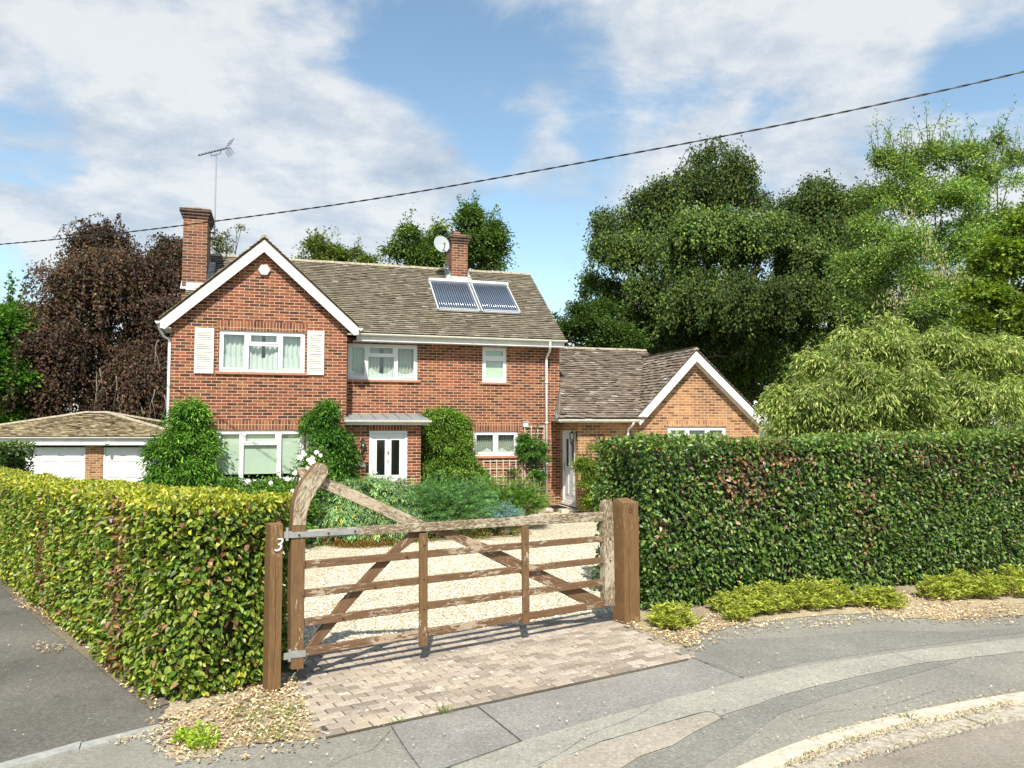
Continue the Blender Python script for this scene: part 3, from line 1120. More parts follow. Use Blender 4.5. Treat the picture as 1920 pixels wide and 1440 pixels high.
# ---- chimneys
brick_cap = brick_mat('sooty_brick', [(0.0, (0.03, 0.018, 0.014)), (0.5, (0.085, 0.038, 0.026)), (1.0, (0.13, 0.06, 0.038))], (0.16, 0.13, 0.10))
def chimney(x0, x1, w0, dep, ztop, zbot, name='chimney', pots=1):
    u0, u1 = HP(x0, 450, w0)[0], HP(x1, 450, w0)[0]
    mb = MB()
    mb.box(u0, u1, w0, w0 + dep, zbot, ztop - 0.24)
    cbm = MB()
    for i, e in enumerate((0.03, 0.06, 0.09)):
        cbm.box(u0 - e, u1 + e, w0 - e, w0 + dep + e, ztop - 0.24 + i * .075, ztop - 0.24 + (i + 1) * .075 - (0.0 if i < 2 else 0.0))
    ch = part(mb, name, brick_c)
    part(cbm, 'corbelled_cap', brick_cap, ch)
    cp = MB()
    z = ztop - .015
    cp.add([(u0 - .09, w0 - .09, z), (u1 + .09, w0 - .09, z), (u1 + .09, w0 + dep + .09, z), (u0 - .09, w0 + dep + .09, z),
            (u0 + .08, w0 + .08, z + .06), (u1 - .08, w0 + .08, z + .06), (u1 - .08, w0 + dep - .08, z + .06), (u0 + .08, w0 + dep - .08, z + .06)],
           ((0, 1, 5, 4), (1, 2, 6, 5), (2, 3, 7, 6), (3, 0, 4, 7), (4, 5, 6, 7)))
    part(cp, 'mortar_cap', simple('mortar_cap_' + str(int(x0)), (0.20, 0.18, 0.14), .95, var=.4, scale=12), ch)
    for k in range(pots):
        c = Vector(((u0 + u1) / 2 + (k - (pots - 1) / 2) * .3, w0 + dep / 2, z + .04))
        part(MB().lathe(c, [(.10, 0), (.10, .10), (.12, .11), (.12, .14), (.09, .14), (.09, .02)], 14), 'chimney_pot', clay_sill, ch, smooth=False)
    return ch, u0, u1


wc1 = WM + 1.15
ztop1 = HP(362, 391, wc1)[1]
ch1, c1a, c1b = chimney(343, 388, wc1, 1.15, ztop1, 0.0)
zb_ = z_eave + (wc1 - (WM - .35)) * kslope
zflash = HP(365, 520, wc1)[1]
wc2 = WR - 0.55
ztop2 = HP(861, 441, wc2)[1]
ch2, c2a, c2b = chimney(847, 877, wc2, 0.75, ztop2, z_eave, pots=1)


def zroof(w):
    return z_eave + (w - (WM - .35)) * kslope


for (a, b_, w0, dep) in ((max(c1a, u_lv), c1b, wc1, 1.15), (c2a, c2b, wc2, 0.5)):
    fl = MB()
    fl.box(a - .01, b_ + .012, w0 - .012, w0 - .002, zroof(w0) - .05, zroof(w0) + .15)
    for uu, s_ in ((a, -1), (b_, 1)):
        p0, p1 = (uu + s_ * .006, w0, zroof(w0)), (uu + s_ * .006, w0 + dep, zroof(w0 + dep))
        fl.add([(p0[0], p0[1], p0[2] - .02), (p1[0], p1[1], p1[2] - .02), (p1[0], p1[1], p1[2] + .2), (p0[0], p0[1], p0[2] + .2)], ((0, 1, 2, 3),))
        fl.add([(uu, w0 - .1, zroof(w0 - .1) + .045), (uu + s_ * .14, w0 - .1, zroof(w0 - .1) + .045), (uu + s_ * .14, w0 + dep, zroof(w0 + dep) + .045), (uu, w0 + dep, zroof(w0 + dep) + .045)], ((0, 1, 2, 3),))
    fl.add([(a + .0, w0 - .16, zroof(w0 - .16) + .045), (b_ + .1, w0 - .16, zroof(w0 - .16) + .045), (b_ + .1, w0, zroof(w0) + .05), (a + .0, w0, zroof(w0) + .05)], ((0, 1, 2, 3),))
    part(fl, 'flashing', flash_m)

# ---- wing
wwf = WW - 0.22
uxl, uxr = HP(1196, 789, wwf)[0], HP(1429, 791, wwf)[0]
uxa, zxa = HP(1306, 656, wwf)
zxf = (HP(1196, 780, wwf)[1] + HP(1429, 782, wwf)[1]) / 2
zwe = HP(1120, 783, wwf)[1]
kw = 0.60
WWR = 21.66
zwr = zwe + kw * (WWR - wwf)
u_we = HP(1424, 800, WW)[0]                # right end wall
u_wr = uxa + 0.3
wm = MB()
wall_front(wm, u_end, u_we, 0, zwe + 0.05, WW, [r_wng])
kx = (zxa - zxf) / (uxa - uxl)
kxr = (zxa - zxf) / (uxr - uxa)
wm.poly([(uxl + .1, WW, zwe + .05), (u_we, WW, zwe + .05), (u_we, WW, zwe + .06), (uxa, WW, zxa - .14), (uxl + .12, WW, zwe + .06)])
wm.quad((u_we, WW, 0), (u_we, WW + 5.5, 0), (u_we, WW + 5.5, zwe + .1), (u_we, WW, zwe + .1))
wm.quad((u_end, WW + 5.5, 0), (u_we, WW + 5.5, 0), (u_we, WW + 5.5, zwe), (u_end, WW + 5.5, zwe))
# left wall with the side door: plane x=u_end facing -x, from WW back to WM
wd0, wd1 = HW(1078.5, u_end), HW(1053, u_end)       # near and far edge of the frame
SF = HF @ Matrix.Translation((u_end, 0, 0)) @ Matrix.Rotation(-pi / 2, 4, 'Z')   # x' = -w, y' = u
zdt = 2.10
lw = MB()
for a, b_, c, d in ((WW, wd0, 0, zwe), (wd1, WM, 0, zwe), (wd0, wd1, zdt, zwe), (wd0, wd1, 0, .16)):
    lw.quad((u_end, b_, c), (u_end, a, c), (u_end, a, d), (u_end, b_, d))
wl_ = MB()
wl_.v, wl_.f, wl_.a = wm.v, wm.f, wm.a
wl_.add(lw.v, lw.f)
for q0, q1 in (((u_end, wd0), (u_end + .12, wd0)), ((u_end, wd1), (u_end + .12, wd1))):
    wl_.quad((q0[0], q0[1], .16), (q1[0], q1[1], .16), (q1[0], q1[1], zdt), (q0[0], q0[1], zdt))
wl_.quad((u_end, wd0, zdt), (u_end + .12, wd0, zdt), (u_end + .12, wd1, zdt), (u_end, wd1, zdt))
wing = part(wl_, 'wall', brick_w)
tag(wing, 'buff orange brick walls of the low side wing')
sd_, sa, sb, syd = door(SF, -wd1, -wd0, .20, zdt, 0.0, 'white side door with two narrow glass strips', 0.50)
hs = MB()
hs.box(sa + .02, sa + .05, syd - .014, syd, 1.0, 1.25)
hs.tube([(sa + .035, syd - .01, 1.16), (sa + .035, syd - .06, 1.16), (sa + .15, syd - .06, 1.16)], .01, 6)
build(hs, 'handle', galv, sd_, frame=SF)
window(r_wng, WW, (0.33, 0.68), None, 'bath', clay_sill, blind_to=0.0)
soldier(r_wng, WW, brick_ws, 0.16)

wr = MB()
WS = Vector((0, WWR - wwf, zwr - zwe))
wj = wwf + (zxa - zwe) / kw
u_w0 = HP(1046, 785, wwf)[0]
slab(wr, [(u_w0, wwf, zwe), (uxl + .05, wwf, zwe), (uxa - .05, wj, zxa), (u_wr, wj, zxa), (u_wr, WWR, zwr), (u_end + .01, WWR, zwr), (u_end + .01, WM, zwe + kw * (WM - wwf))], Vector((1, 0, 0)).cross(WS))
slab(wr, [(u_wr, 2 * WWR - wwf, zwe), (u_end + .01, 2 * WWR - wwf, zwe), (u_end + .01, WWR, zwr), (u_wr, WWR, zwr)], Vector((-1, 0, 0)).cross(Vector((0, wwf - WWR, zwr - zwe))))


def wclip(v):
    z = zwe + WS.normalized().z * v
    fv = min(1.0, (z - zwe) / (kw * (WM - wwf)))
    return (u_w0 + (u_end - u_w0) * fv ** .8 - u_w0, min(u_wr, uxa - (zxa - z) / kx + 0.25 if z < zxa else u_wr) - u_w0)


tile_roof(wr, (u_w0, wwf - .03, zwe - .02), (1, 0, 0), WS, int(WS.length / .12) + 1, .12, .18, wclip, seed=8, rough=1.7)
XS = Vector((uxa - uxl, 0, zxa - zxf))
slab(wr, [(uxl, wj, zxf), (uxl, wwf + .03, zxf), (uxa, wwf + .03, zxa), (uxa, wj + .3, zxa)], Vector((0, -1, 0)).cross(XS), 0.04)


def xclip(v):
    z = zxf + XS.normalized().z * v
    wv = wwf + (z - zwe) / kw + 0.12
    return (wj + .3 - min(wv, wj + .3), wj + .3 - wwf)


tile_roof(wr, (uxl, wj + .3, zxf), (0, -1, 0), XS, int(XS.length / .12) + 1, .12, .18, xclip, seed=9, rough=1.7)
XR = Vector((uxa - uxr, 0, zxa - zxf))
slab(wr, [(uxr, wwf + .03, zxf), (uxr, wj + 2, zxf), (uxa, wj + 2, zxa), (uxa, wwf + .03, zxa)], Vector((0, 1, 0)).cross(XR), 0.04)
tile_roof(wr, (uxr, wwf, zxf), (0, 1, 0), XR, int(XR.length / .12) + 1, .12, .18, lambda v: (0, wj + 2 - wwf), seed=10, rough=1.3)
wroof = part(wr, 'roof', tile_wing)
tag(wroof, 'purplish brown tiled roof of the low side wing')
ridge_line((u_end + .02, WWR, zwr + .03), (u_wr, WWR, zwr + .03), 0.075, parent=wroof)
ridge_line((uxa, wwf, zxa + .03), (uxa, wj + .15, zxa + .03), 0.07, parent=wroof)
xb = MB()
for sgn, uf in ((-1, uxl), (1, uxr)):
    k = (zxa - zxf) / abs(uxa - uf)
    cs_ = 1 / sqrt(1 + k * k)
    dv = 0.19 / cs_
    pts = [(uf, zxf - .03), (uf, zxf - .15), (uf - sgn * .07, zxf - .03 - dv + .07 * k), (uxa, zxa - .04 - dv), (uxa, zxa - .04)]
    if sgn > 0:
        pts = pts[::-1]
    xb.prism(pts, wwf, wwf + .03)
    xb.quad((uf - sgn * .07, wwf + .03, zxf - .04 - dv + .07 * k), (uxa, wwf + .03, zxa - .05 - dv), (uxa, WW, zxa - .05 - dv), (uf - sgn * .07, WW, zxf - .04 - dv + .07 * k))
part(xb, 'bargeboard', white_wood)
u_wg0 = HP(1041, 790, wwf - .05)[0]
gutter((u_wg0 + .12, wwf - .07, zwe - .05), (uxl + .02, wwf - .07, zwe - .05), .06)
sfw = MB().box(u_wg0 + .15, uxl + .1, wwf - .01, wwf + .01, zwe - .13, zwe - .035)
sfw.box(u_wg0 + .15, uxl + .1, wwf + .01, WW, zwe - .13, zwe - .12)
part(sfw, 'fascia', white_wood)
# short eave returning over the side door
er = MB()
u_e2 = HP(1041, 784, WM)[0]
ER = [(u_wg0 + .04, wwf - .01, zwe - .03), (u_w0 + .02, wwf - .01, zwe - .005), (u_end + .005, WM, zwe + kw * (WM - wwf) * .98), (u_end - .12, WM, zwe + .30), (u_end - .16, WM, zwe + .0)]
er.poly(ER)
er.poly([(q[0], q[1], q[2] - .03) for q in ER[::-1]])
part(er, 'porch_roof', lead)
gutter((u_end - .20, WM - .02, zwe - .03), (u_wg0 + .14, wwf - .07, zwe - .05), .055)
part(MB().poly([(u_wg0 + .12, wwf + .02, zwe - .09), (u_end - .004, wwf + .02, zwe - .09), (u_end - .004, WM - .003, zwe - .09), (u_end - .14, WM - .003, zwe - .09)]), 'soffit', white_wood)
u_wp = HP(1178, 800, WW - .06)[0]
pipe([(u_wp + .04, wwf - .07, zwe - .10), (u_wp + .04, wwf - .05, zwe - .17), (u_wp - .01, WW - .08, zwe - .29), (u_wp - .01, WW - .06, zwe - .36), (u_wp - .01, WW - .06, .05)], 0.032)
part(MB().box(u_end - .42, u_end - .002, wd0 - .1, wd1 + .15, .0, .10), 'doorstep', concrete)

# ------------------------------------------------------------------ things fixed to the house
def hthing(name, label, cat, u, w, z, group=None):
    return thing(name, label, cat, HF @ Matrix.Translation((u, w, z)), group)


# aerial
um_, wm_ = c1b + 0.10, wc1 + 0.55
zt_ = HP(404.5, 290, wm_)[1]
zb0 = HP(403, 440, wm_)[1]
um_ = HP(404, 360, wm_)[0]
ae = hthing('television_aerial', 'tall thin television aerial on a grey mast fixed beside the left chimney', 'aerial', um_, wm_, zb0)
part(MB().tube([(um_, wm_, zb0 - .15), (um_, wm_, zt_)], .018, 8), 'mast', galv, ae)
for z in (zb0 + .05, zb0 - .12):
    part(MB().box(c1b - .01, um_ + .03, wm_ - .02, wm_ + .02, z - .015, z + .015), 'bracket', black_iron, ae)
b0 = Vector((*([HP(372, 292, wm_ - .25)[0], wm_ - .25]), HP(372, 292, wm_ - .25)[1]))
b1 = Vector((HP(432, 277, wm_ + .1)[0], wm_ + .1, HP(432, 277, wm_ + .1)[1]))
bm = MB().bar(b0, b1, .02, .02)
dd = (b1 - b0)
sdv = dd.cross(Vector((0, 0, 1))).normalized()
for k in range(9):
    p = b0 + dd * (0.02 + k * .095)
    bm.bar(p - sdv * (.09 + .004 * k) + Vector((0, 0, .02)), p + sdv * (.09 + .004 * k) + Vector((0, 0, .02)), .008, .008)
    bm.bar(p, p + Vector((0, 0, .05)), .008, .008)
bm.tube([b0 + dd * .38, b0 + dd * .40 - Vector((0, 0, .10)), Vector((um_, wm_, zt_)), b0 + dd * .68 - Vector((0, 0, .09)), b0 + dd * .70], .009, 6)
part(bm, 'boom', black_iron, ae)
rf = MB()
pr_ = b0 + dd * .93
for sg in (1, -1):
    for i in range(4):
        c = pr_ + dd.normalized() * (.03 * i * 1) + Vector((0, 0, sg * (.05 + .05 * i)))
        rf.bar(c - sdv * .18, c + sdv * .18, .007, .007)
    for s2 in (-.18, 0, .18):
        rf.bar(pr_ + sdv * s2 + Vector((0, 0, sg * .05)), pr_ + dd.normalized() * .09 + sdv * s2 + Vector((0, 0, sg * .20)), .007, .007)
part(rf, 'reflector', black_iron, ae)

# dish
wd_ = wc2 + .1
ud_, zd_ = HP(828, 458, wd_ - .3)
sdh = hthing('satellite_dish', 'grey oval satellite dish bracketed to the left side of the right chimney', 'satellite dish', ud_, wd_ - .3, zd_)
DM = Matrix.Translation((ud_, wd_ - .3, zd_)) @ Matrix.Rotation(radians(12), 4, 'Z') @ Matrix.Rotation(radians(90 - 12), 4, 'X')
dm = MB()
prof = [(r_, 0.32 * r_ * r_) for r_ in (0.001, .05, .1, .15, .2, .235)]
dm.lathe(Vector((0, 0, 0)), prof, 24)
dm.lathe(Vector((0, 0, -.006)), prof[::-1], 24)
dm.lathe(Vector((0, 0, 0)), [(.235, .018), (.242, .018), (.242, .008), (.235, .008)], 24)
dm.v = [tuple(DM @ Vector((v[0], v[1] * 1.06, v[2]))) for v in dm.v]
part(dm, 'reflector', dish_m, sdh, smooth=True)
arm = MB()
pa = DM @ Vector((0, -.20, .02))
pb = DM @ Vector((0, -.06, .26))
arm.tube([pa, DM @ Vector((0, -.22, .12)), pb], .011, 6)
part(arm, 'arm', black_iron, sdh)
part(MB().tube([pb, pb + (DM.to_3x3() @ Vector((0, .01, -.09)))], .028, 10), 'receiver_head', dish_m, sdh)
part(MB().tube([DM @ Vector((0, 0, -.01)), DM @ Vector((0, 0, -.08)), (c2a + .02, wd_, zd_ - .05)], .018, 8), 'wall_bracket', galv, sdh)

# solar collectors on the roof plane
RF = HF @ Matrix.Translation((0, WM - .35, z_eave)) @ Matrix.Rotation(atan2(z_ridge - z_eave, WR - (WM - .35)), 4, 'X')   # x=u, y up the slope, z off the roof
RFI = RF.inverted()


def RP(px, py, off=0.10):
    d = Vector(ray(px, py))
    o = RFI @ Vector((0, 0, EYE))
    dl = RFI.to_3x3() @ d
    t = (off - o.z) / dl.z
    p = o + dl * t
    return p.x, p.y


for (tl, bl, tr_, br2), lab in ((((806, 526), (818, 580), (884, 530), (897, 584)), 'left one of two white-framed solar tube panels on the roof, directly below the right chimney'),
                                (((885, 531), (900, 584), (955, 534), (974, 587)), 'right one of two white-framed solar tube panels on the roof, nearer the roof end')):
    p = [RP(*q) for q in (tl, bl, tr_, br2)]
    x0, x1 = (p[0][0] + p[1][0]) / 2, (p[2][0] + p[3][0]) / 2
    y0, y1 = (p[1][1] + p[3][1]) / 2, (p[0][1] + p[2][1]) / 2
    M = RF @ Matrix.Translation((x0, y0, .06))
    sp = thing('solar_panel', lab, 'solar panel', M, 'solar panels on the main roof')
    W_, H_ = x1 - x0 - .02, y1 - y0
    fm = MB()
    fm.box(0, .035, 0, H_ - .13, 0, .07)
    fm.box(W_ - .035, W_, 0, H_ - .13, 0, .07)
    fm.box(0, W_, 0, .05, 0, .05)
    build(fm, 'frame', alu, sp, frame=M)
    build(MB().box(-.01, W_ + .01, H_ - .13, H_, -.01, .13), 'manifold', white, sp, frame=M, bevel=.01)
    build(MB().box(.035, W_ - .035, .05, H_ - .13, .003, .008), 'backplate', backplate, sp, frame=M)
    nt_ = 16
    for k in range(nt_):
        xx = .06 + (W_ - .12) * (k + .5) / nt_
        build(MB().tube([(xx, .05, .055), (xx, H_ - .13, .055)], .021, 10), 'collector_tube', tube_m, sp, frame=M, smooth=True)
    cl = MB()
    for k in range(nt_):
        xx = .06 + (W_ - .12) * (k + .5) / nt_
        cl.box(xx - .025, xx + .025, .015, .055, .05, .085)
    build(cl, 'tube_clips', alu, sp, frame=M)
    for yy in (.12, H_ * .75):
        build(MB().box(-.06, W_ - .01, yy, yy + .025, -.05, -.001), 'mounting_rail', alu, sp, frame=M)

# alarm box
ua_, za_ = HP(495.5, 507, WG)
ab = hthing('alarm_box', 'off-white hexagonal burglar alarm box high on the front gable', 'alarm box', ua_, WG, za_ - .12)
am = MB()
hexo = [(ua_ + .135 * cos(pi / 6 + k * pi / 3 + pi / 6) * 1.0, za_ + .135 * sin(pi / 6 + k * pi / 3 + pi / 6)) for k in range(6)]
am.prism(hexo, WG - .075, WG)
part(am, 'housing', white_wood, ab, bevel=.012)
part(MB().prism([(ua_ + .09 * cos(k * pi / 3), za_ + .09 * sin(k * pi / 3)) for k in range(6)], WG - .085, WG - .074), 'cover', cream, ab, bevel=.004)

# lanterns
def lantern(u, w, z, M, label, s=1.0):
    L = thing('wall_lantern', label, 'wall lamp', M)
    def pb_(mb, nm, mt, **kw):
        return build(mb, nm, mt, L, frame=M, **kw)
    pb_(MB().box(-.03, .03, -.012, 0, -.02, .16).tube([(0, -.01, .10), (0, -.07, .17), (0, -.12, .14)], .008, 6), 'bracket', black_iron)
    cg = MB()
    c = Vector((0, -.12, 0))
    cg.lathe(c, [(.004, .17), (.03, .14), (.075, .11), (.08, .10), (.07, .10)], 6)
    cg.lathe(c, [(.03, -.16), (.045, -.15), (.02, -.17), (.008, -.22), (.0, -.24)], 6)
    for k in range(6):
        a = k * pi / 3
        cg.bar(c + Vector((.072 * cos(a), .072 * sin(a), .10)), c + Vector((.040 * cos(a), .040 * sin(a), -.155)), .008, .008)
    pb_(cg, 'cage', black_iron)
    pb_(MB().lathe(c, [(.066, .098), (.038, -.15)], 6), 'glazing', glass)
    pb_(MB().lathe(c, [(.0, -.02), (.018, -.01), (.022, .02), (.01, .07), (0, .07)], 10), 'bulb', white, smooth=True)
    return L


uu, zz_ = HP(680.5, 836, WPO - .1)
lantern(uu, WPO, zz_, HF @ Matrix.Translation((uu, WPO, zz_)), 'black iron wall lantern on the brickwork left of the white front door')
uu, zz_ = HP(1076, 818, WW - .05)
lantern(uu, WW, zz_, HF @ Matrix.Translation((u_end, WW + .10, zz_ - .03)) @ Matrix.Rotation(-pi / 2, 4, 'Z'), 'black iron wall lantern at the corner beside the white side door')

# house name sign
us0, zs0 = HP(655, 877, WPO)
us1, zs1 = HP(684, 867, WPO)
sg = hthing('name_sign', 'small slate name sign with pale capitals on the brick left of the front door', 'sign', (us0 + us1) / 2, WPO, zs0)
slate = simple('slate', (0.10, 0.10, 0.095), .6)
part(MB().box(us0, us1, WPO - .02, WPO - .001, zs0, zs1), 'board', slate, sg, bevel=.003)
text_mesh('lettering', 'KINNOULL', (zs1 - zs0) * .80, .002, white, sg, HF @ Matrix.Translation(((us0 + us1) / 2, WPO - .022, (zs0 + zs1) / 2)) @ Matrix.Rotation(pi / 2, 4, 'X'))
bp = hthing('bell_push', 'dark bell push beside the name sign at the front door', 'door bell', us1 + .05, WPO, zs0)
part(MB().box(us1 + .02, us1 + .085, WPO - .035, WPO - .001, zs0 - .07, zs1), 'housing', black_iron, bp, bevel=.004)
part(MB().lathe(Vector((us1 + .052, WPO - .04, (zs0 + zs1) / 2)), [(0, .004), (.012, .004), (.012, 0)], 10, axis=Matrix.Rotation(pi / 2, 4, 'X')), 'button', brass, bp)

# meter box
u0_, u1_, z0_, z1_ = rect_px(979.5, 989.5, 790, 801, WM)
mx = hthing('junction_box', 'small pale grey box on the brick above the right trellis', 'box', (u0_ + u1_) / 2, WM, z0_)
part(MB().box(u0_, u1_, WM - .07, WM - .001, z0_, z1_ - .02), 'housing', alu, mx, bevel=.006)
part(MB().box(u0_ - .01, u1_ + .01, WM - .085, WM - .001, z1_ - .019, z1_), 'lid', flash_m, mx)

# trellises
def trellis(x0, x1, y0, y1, nx, nz, label, ext=None):
    u0, u1, z0, z1 = rect_px(x0, x1, y0, y1, WM)
    T = hthing('trellis', label, 'trellis', (u0 + u1) / 2, WM, z0, 'square wooden trellises on the front wall')
    mb = MB()
    for k in range(nx + 1):
        uu = u0 + (u1 - u0) * k / nx
        mb.box(uu - .014, uu + .014, WM - .055, WM - .040, z0 - .03, z1 + .03)
    for k in range(nz + 1):
        z = z0 + (z1 - z0) * k / nz
        mb.box(u0 - .02, u1 + .02, WM - .0385, WM - .024, z - .014, z + .014)
    for uu, z in ((u0, z0), (u1, z0), (u0, z1), (u1, z1)):
        mb.box(uu - .02, uu + .02, WM - .0235, WM, z - .02, z + .02)
    part(mb, 'lattice', trellis_m, T)


trellis(906, 978, 864, 922, 6, 4, 'square brown trellis on brick under the low right window')
trellis(983, 1019, 800, 918, 3, 9, 'tall narrow trellis between the low window and the white downpipe, half hidden by a climber')

# doormat
dmM = HF @ Matrix.Translation((u_end - .33, (wd0 + wd1) / 2, .10))
mt = thing('doormat', 'dark doormat on the step of the white side door', 'doormat', dmM)
mm = MB().box(-.17, .17, -.34, .34, .001, .02)
for k in range(12):
    mm.box(-.16, .16, -.32 + k * .055, -.295 + k * .055, .02, .026)
build(mm, 'mat_pile', black_iron, mt, frame=dmM)

# ------------------------------------------------------------------ garage (its floor lies lower, down the lane)
GWf = 24.6
def GARP(px, py):                       # plane facing the camera, slightly turned
    d = ray(px, py)
    t = GWf / d[1]
    return d[0] * t, EYE + d[2] * t


gx0, gx1 = GARP(-70, 0)[0], GARP(330, 0)[0]
gz_f0, gz_f1 = GARP(0, 834)[1], GARP(0, 819)[1]
gz_d = GARP(0, 839)[1]
zfl = gz_d - 2.05
garF = Matrix.Translation((0, GWf, 0))
gar = thing('garage', 'low double garage with white doors and a brown tiled hipped roof, left of the house', 'garage', Matrix.Translation(((gx0 + gx1) / 2, GWf + 1.85, zfl)))


def gp_(mb, nm, mt_, parent=None, **kw):
    return build(mb, nm, mt_, parent or gar, frame=garF, **kw)


d1a, d1b = GARP(40, 0)[0], GARP(186, 0)[0]
d2a, d2b = GARP(218, 0)[0], GARP(364, 0)[0]
d1a = d1b - 3.05
d2b = d2a + 2.35
gx1 = d2b + .12
gx0 = -18.0
DG = 3.7
gm = MB()


def gw(a, b_, z0, z1):
    gm.quad((a, 0, z0), (b_, 0, z0), (b_, 0, z1), (a, 0, z1))


for a, b_ in ((gx0, d1a), (d1b, d2a), (d2b, gx1)):
    gw(a, b_, zfl - .3, gz_f0 + .02)
    gm.quad((b_, 0, zfl), (b_, .12, zfl), (b_, .12, gz_d), (b_, 0, gz_d))
    gm.quad((a, .12, zfl), (a, 0, zfl), (a, 0, gz_d), (a, .12, gz_d))
for a in (gx0, gx1):
    gm.quad((a, 0, zfl - .3), (a, DG, zfl - .3), (a, DG, gz_f1), (a, 0, gz_f1))
gm.quad((gx0, DG, zfl - .3), (gx1, DG, zfl - .3), (gx1, DG, gz_f1), (gx0, DG, gz_f1))
gp_(gm, 'wall', brick_w)
gp_(MB().box(gx0 - .25, gx1 + .25, -.25, -.225, gz_f0, gz_f1), 'fascia', white_wood)
gp_(MB().box(gx0 - .1, gx1 + .1, -.224, .12, gz_f0, gz_f0 + .015).box(d1a - .1, gx1, -.05, .0, gz_f0 - .03, gz_f0 - .001), 'soffit', white_wood)
def gutter_g():
    mb = MB()
    n = 8
    r = .055
    for e0_, e1_ in (((gx0 - .3), (gx1 + .3)),):
        vs = []
        for x in (e0_, e1_):
            for k in range(n + 1):
                a = pi + pi * k / n
                vs.append((x, -.31 + cos(a) * r, gz_f1 + sin(a) * r))
        mb.add(vs, [(k, k + 1, n + 2 + k, n + 1 + k) for k in range(n)])
        mb.add(vs[:n + 1], [tuple(range(n + 1))])
        mb.add(vs[n + 1:], [tuple(range(n + 1))])
    return mb


gp_(gutter_g(), 'gutter', gut_m)
for a, b_ in ((d1a, d1b), (d2a, d2b)):
    fm = MB()
    fm.box(a, a + .06, .03, .1, zfl, gz_d)
    fm.box(b_ - .06, b_, .03, .1, zfl, gz_d)
    fm.box(a + .06, b_ - .06, .03, .1, gz_d - .05, gz_d)
    gp_(fm, 'door_frame', white_wood)
    dm_ = MB().box(a + .06, b_ - .06, .065, .09, zfl, gz_d - .05)
    W_ = (b_ - a - .12)
    for i in range(4):
        for j in range(4):
            x0 = a + .06 + W_ * i / 4 + .07
            x1 = a + .06 + W_ * (i + 1) / 4 - .07
            z0 = zfl + 2.0 * j / 4 + .07
            z1 = zfl + 2.0 * (j + 1) / 4 - .07
            dm_.add([(x0, .064, z0), (x1, .064, z0), (x1, .064, z1), (x0, .064, z1), (x0 + .05, .045, z0 + .05), (x1 - .05, .045, z0 + .05), (x1 - .05, .045, z1 - .05), (x0 + .05, .045, z1 - .05)],
                    ((0, 1, 5, 4), (1, 2, 6, 5), (2, 3, 7, 6), (3, 0, 4, 7), (4, 5, 6, 7)))
    for j in range(1, 4):
        z = zfl + 2.0 * j / 4
        dm_.box(a + .06, b_ - .06, .060, .0645, z - .004, z + .004)
    gd = gp_(dm_, 'door', door_m)
    gp_(MB().box((a + b_) / 2 - .06, (a + b_) / 2 + .06, .02, .044, zfl + .95, zfl + 1.0), 'handle', black_iron, gd)
# hipped roof
ex0, ex1, ey0, ey1 = gx0 - .3, gx1 + .3, -.3, DG + .3
hy = (ey0 + ey1) / 2
ax_, az_ = GARP(158, 775)[0] * (GWf + hy) / GWf, None
d_ = ray(165, 776)
t_ = (GWf + hy) / d_[1]
zap = EYE + d_[2] * t_
axm = (ex0 + ex1) / 2
rh = ex1 - ex0 - (ey1 - ey0)
hx0, hx1 = axm - .38, axm + .38
gr_ = MB()
A, B_, C_, D_ = (ex0, ey0, gz_f1), (ex1, ey0, gz_f1), (ex1, ey1, gz_f1), (ex0, ey1, gz_f1)
P_, Q_ = (hx0, hy, zap), (hx1, hy, zap)
for f in ((A, B_, Q_, P_), (C_, D_, P_, Q_)):
    gr_.poly(f, .3)
for f in ((B_, C_, Q_), (D_, A, P_)):
    gr_.poly(f, .3)
gr_.poly((D_, C_, B_, A), .2)
FS = Vector((0, hy - ey0, zap - gz_f1))
tile_roof(gr_, (ex0, ey0 - .02, gz_f1), (1, 0, 0), FS, int(FS.length / .115), .115, .18, lambda v: (v / FS.length * (hx0 - ex0), (ex1 - ex0) - v / FS.length * (ex1 - hx1)), seed=20, rough=1.8)
for sgn, e, h_ in ((1, ex1, hx1), (-1, ex0, hx0)):
    HS = Vector((h_ - e, 0, zap - gz_f1))
    L_ = ey1 - ey0
    cf = lambda v: (v / HS.length * L_ / 2, L_ - v / HS.length * L_ / 2)
    if sgn > 0:
        tile_roof(gr_, (e, ey0, gz_f1), (0, 1, 0), HS, int(HS.length / .115), .115, .18, cf, seed=21)
    else:
        tile_roof(gr_, (e, ey1, gz_f1), (0, -1, 0), HS, int(HS.length / .115), .115, .18, cf, seed=22)
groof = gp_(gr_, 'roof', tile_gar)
tmpHF, HF_keep = HF, HF
hm = MB()


def hip(mb, p, q, r=.08, seg=.3):
    p, q = Vector(p), Vector(q)
    d = q - p
    L = d.length
    d.normalize()
    sd = d.cross(Vector((0, 0, 1))).normalized()
    up = sd.cross(d)
    n = int(L / seg) + 1
    rs = random.Random(3)
    for i in range(n):
        a, b_ = p + d * (L * i / n), p + d * (L * (i + 1) / n - .005)
        rr = r * rs.uniform(.93, 1.06)
        vs = [a + sd * (cos(pi * k / 8) * rr) + up * (sin(pi * k / 8) * rr * .8) for k in range(9)] + [b_ + sd * (cos(pi * k / 8) * rr) + up * (sin(pi * k / 8) * rr * .8) for k in range(9)]
        mb.add(vs, [(k, k + 1, 10 + k, 9 + k) for k in range(8)] + [tuple(range(8, -1, -1)), tuple(range(9, 18))], rs.random())


for p, q in ((A, P_), (B_, Q_), (C_, Q_), (D_, P_), (P_, Q_)):
    hip(hm, (p[0], p[1], p[2] + .03), (q[0], q[1], q[2] + .03))
gp_(hm, 'ridge_tiles', ridge_m, groof)
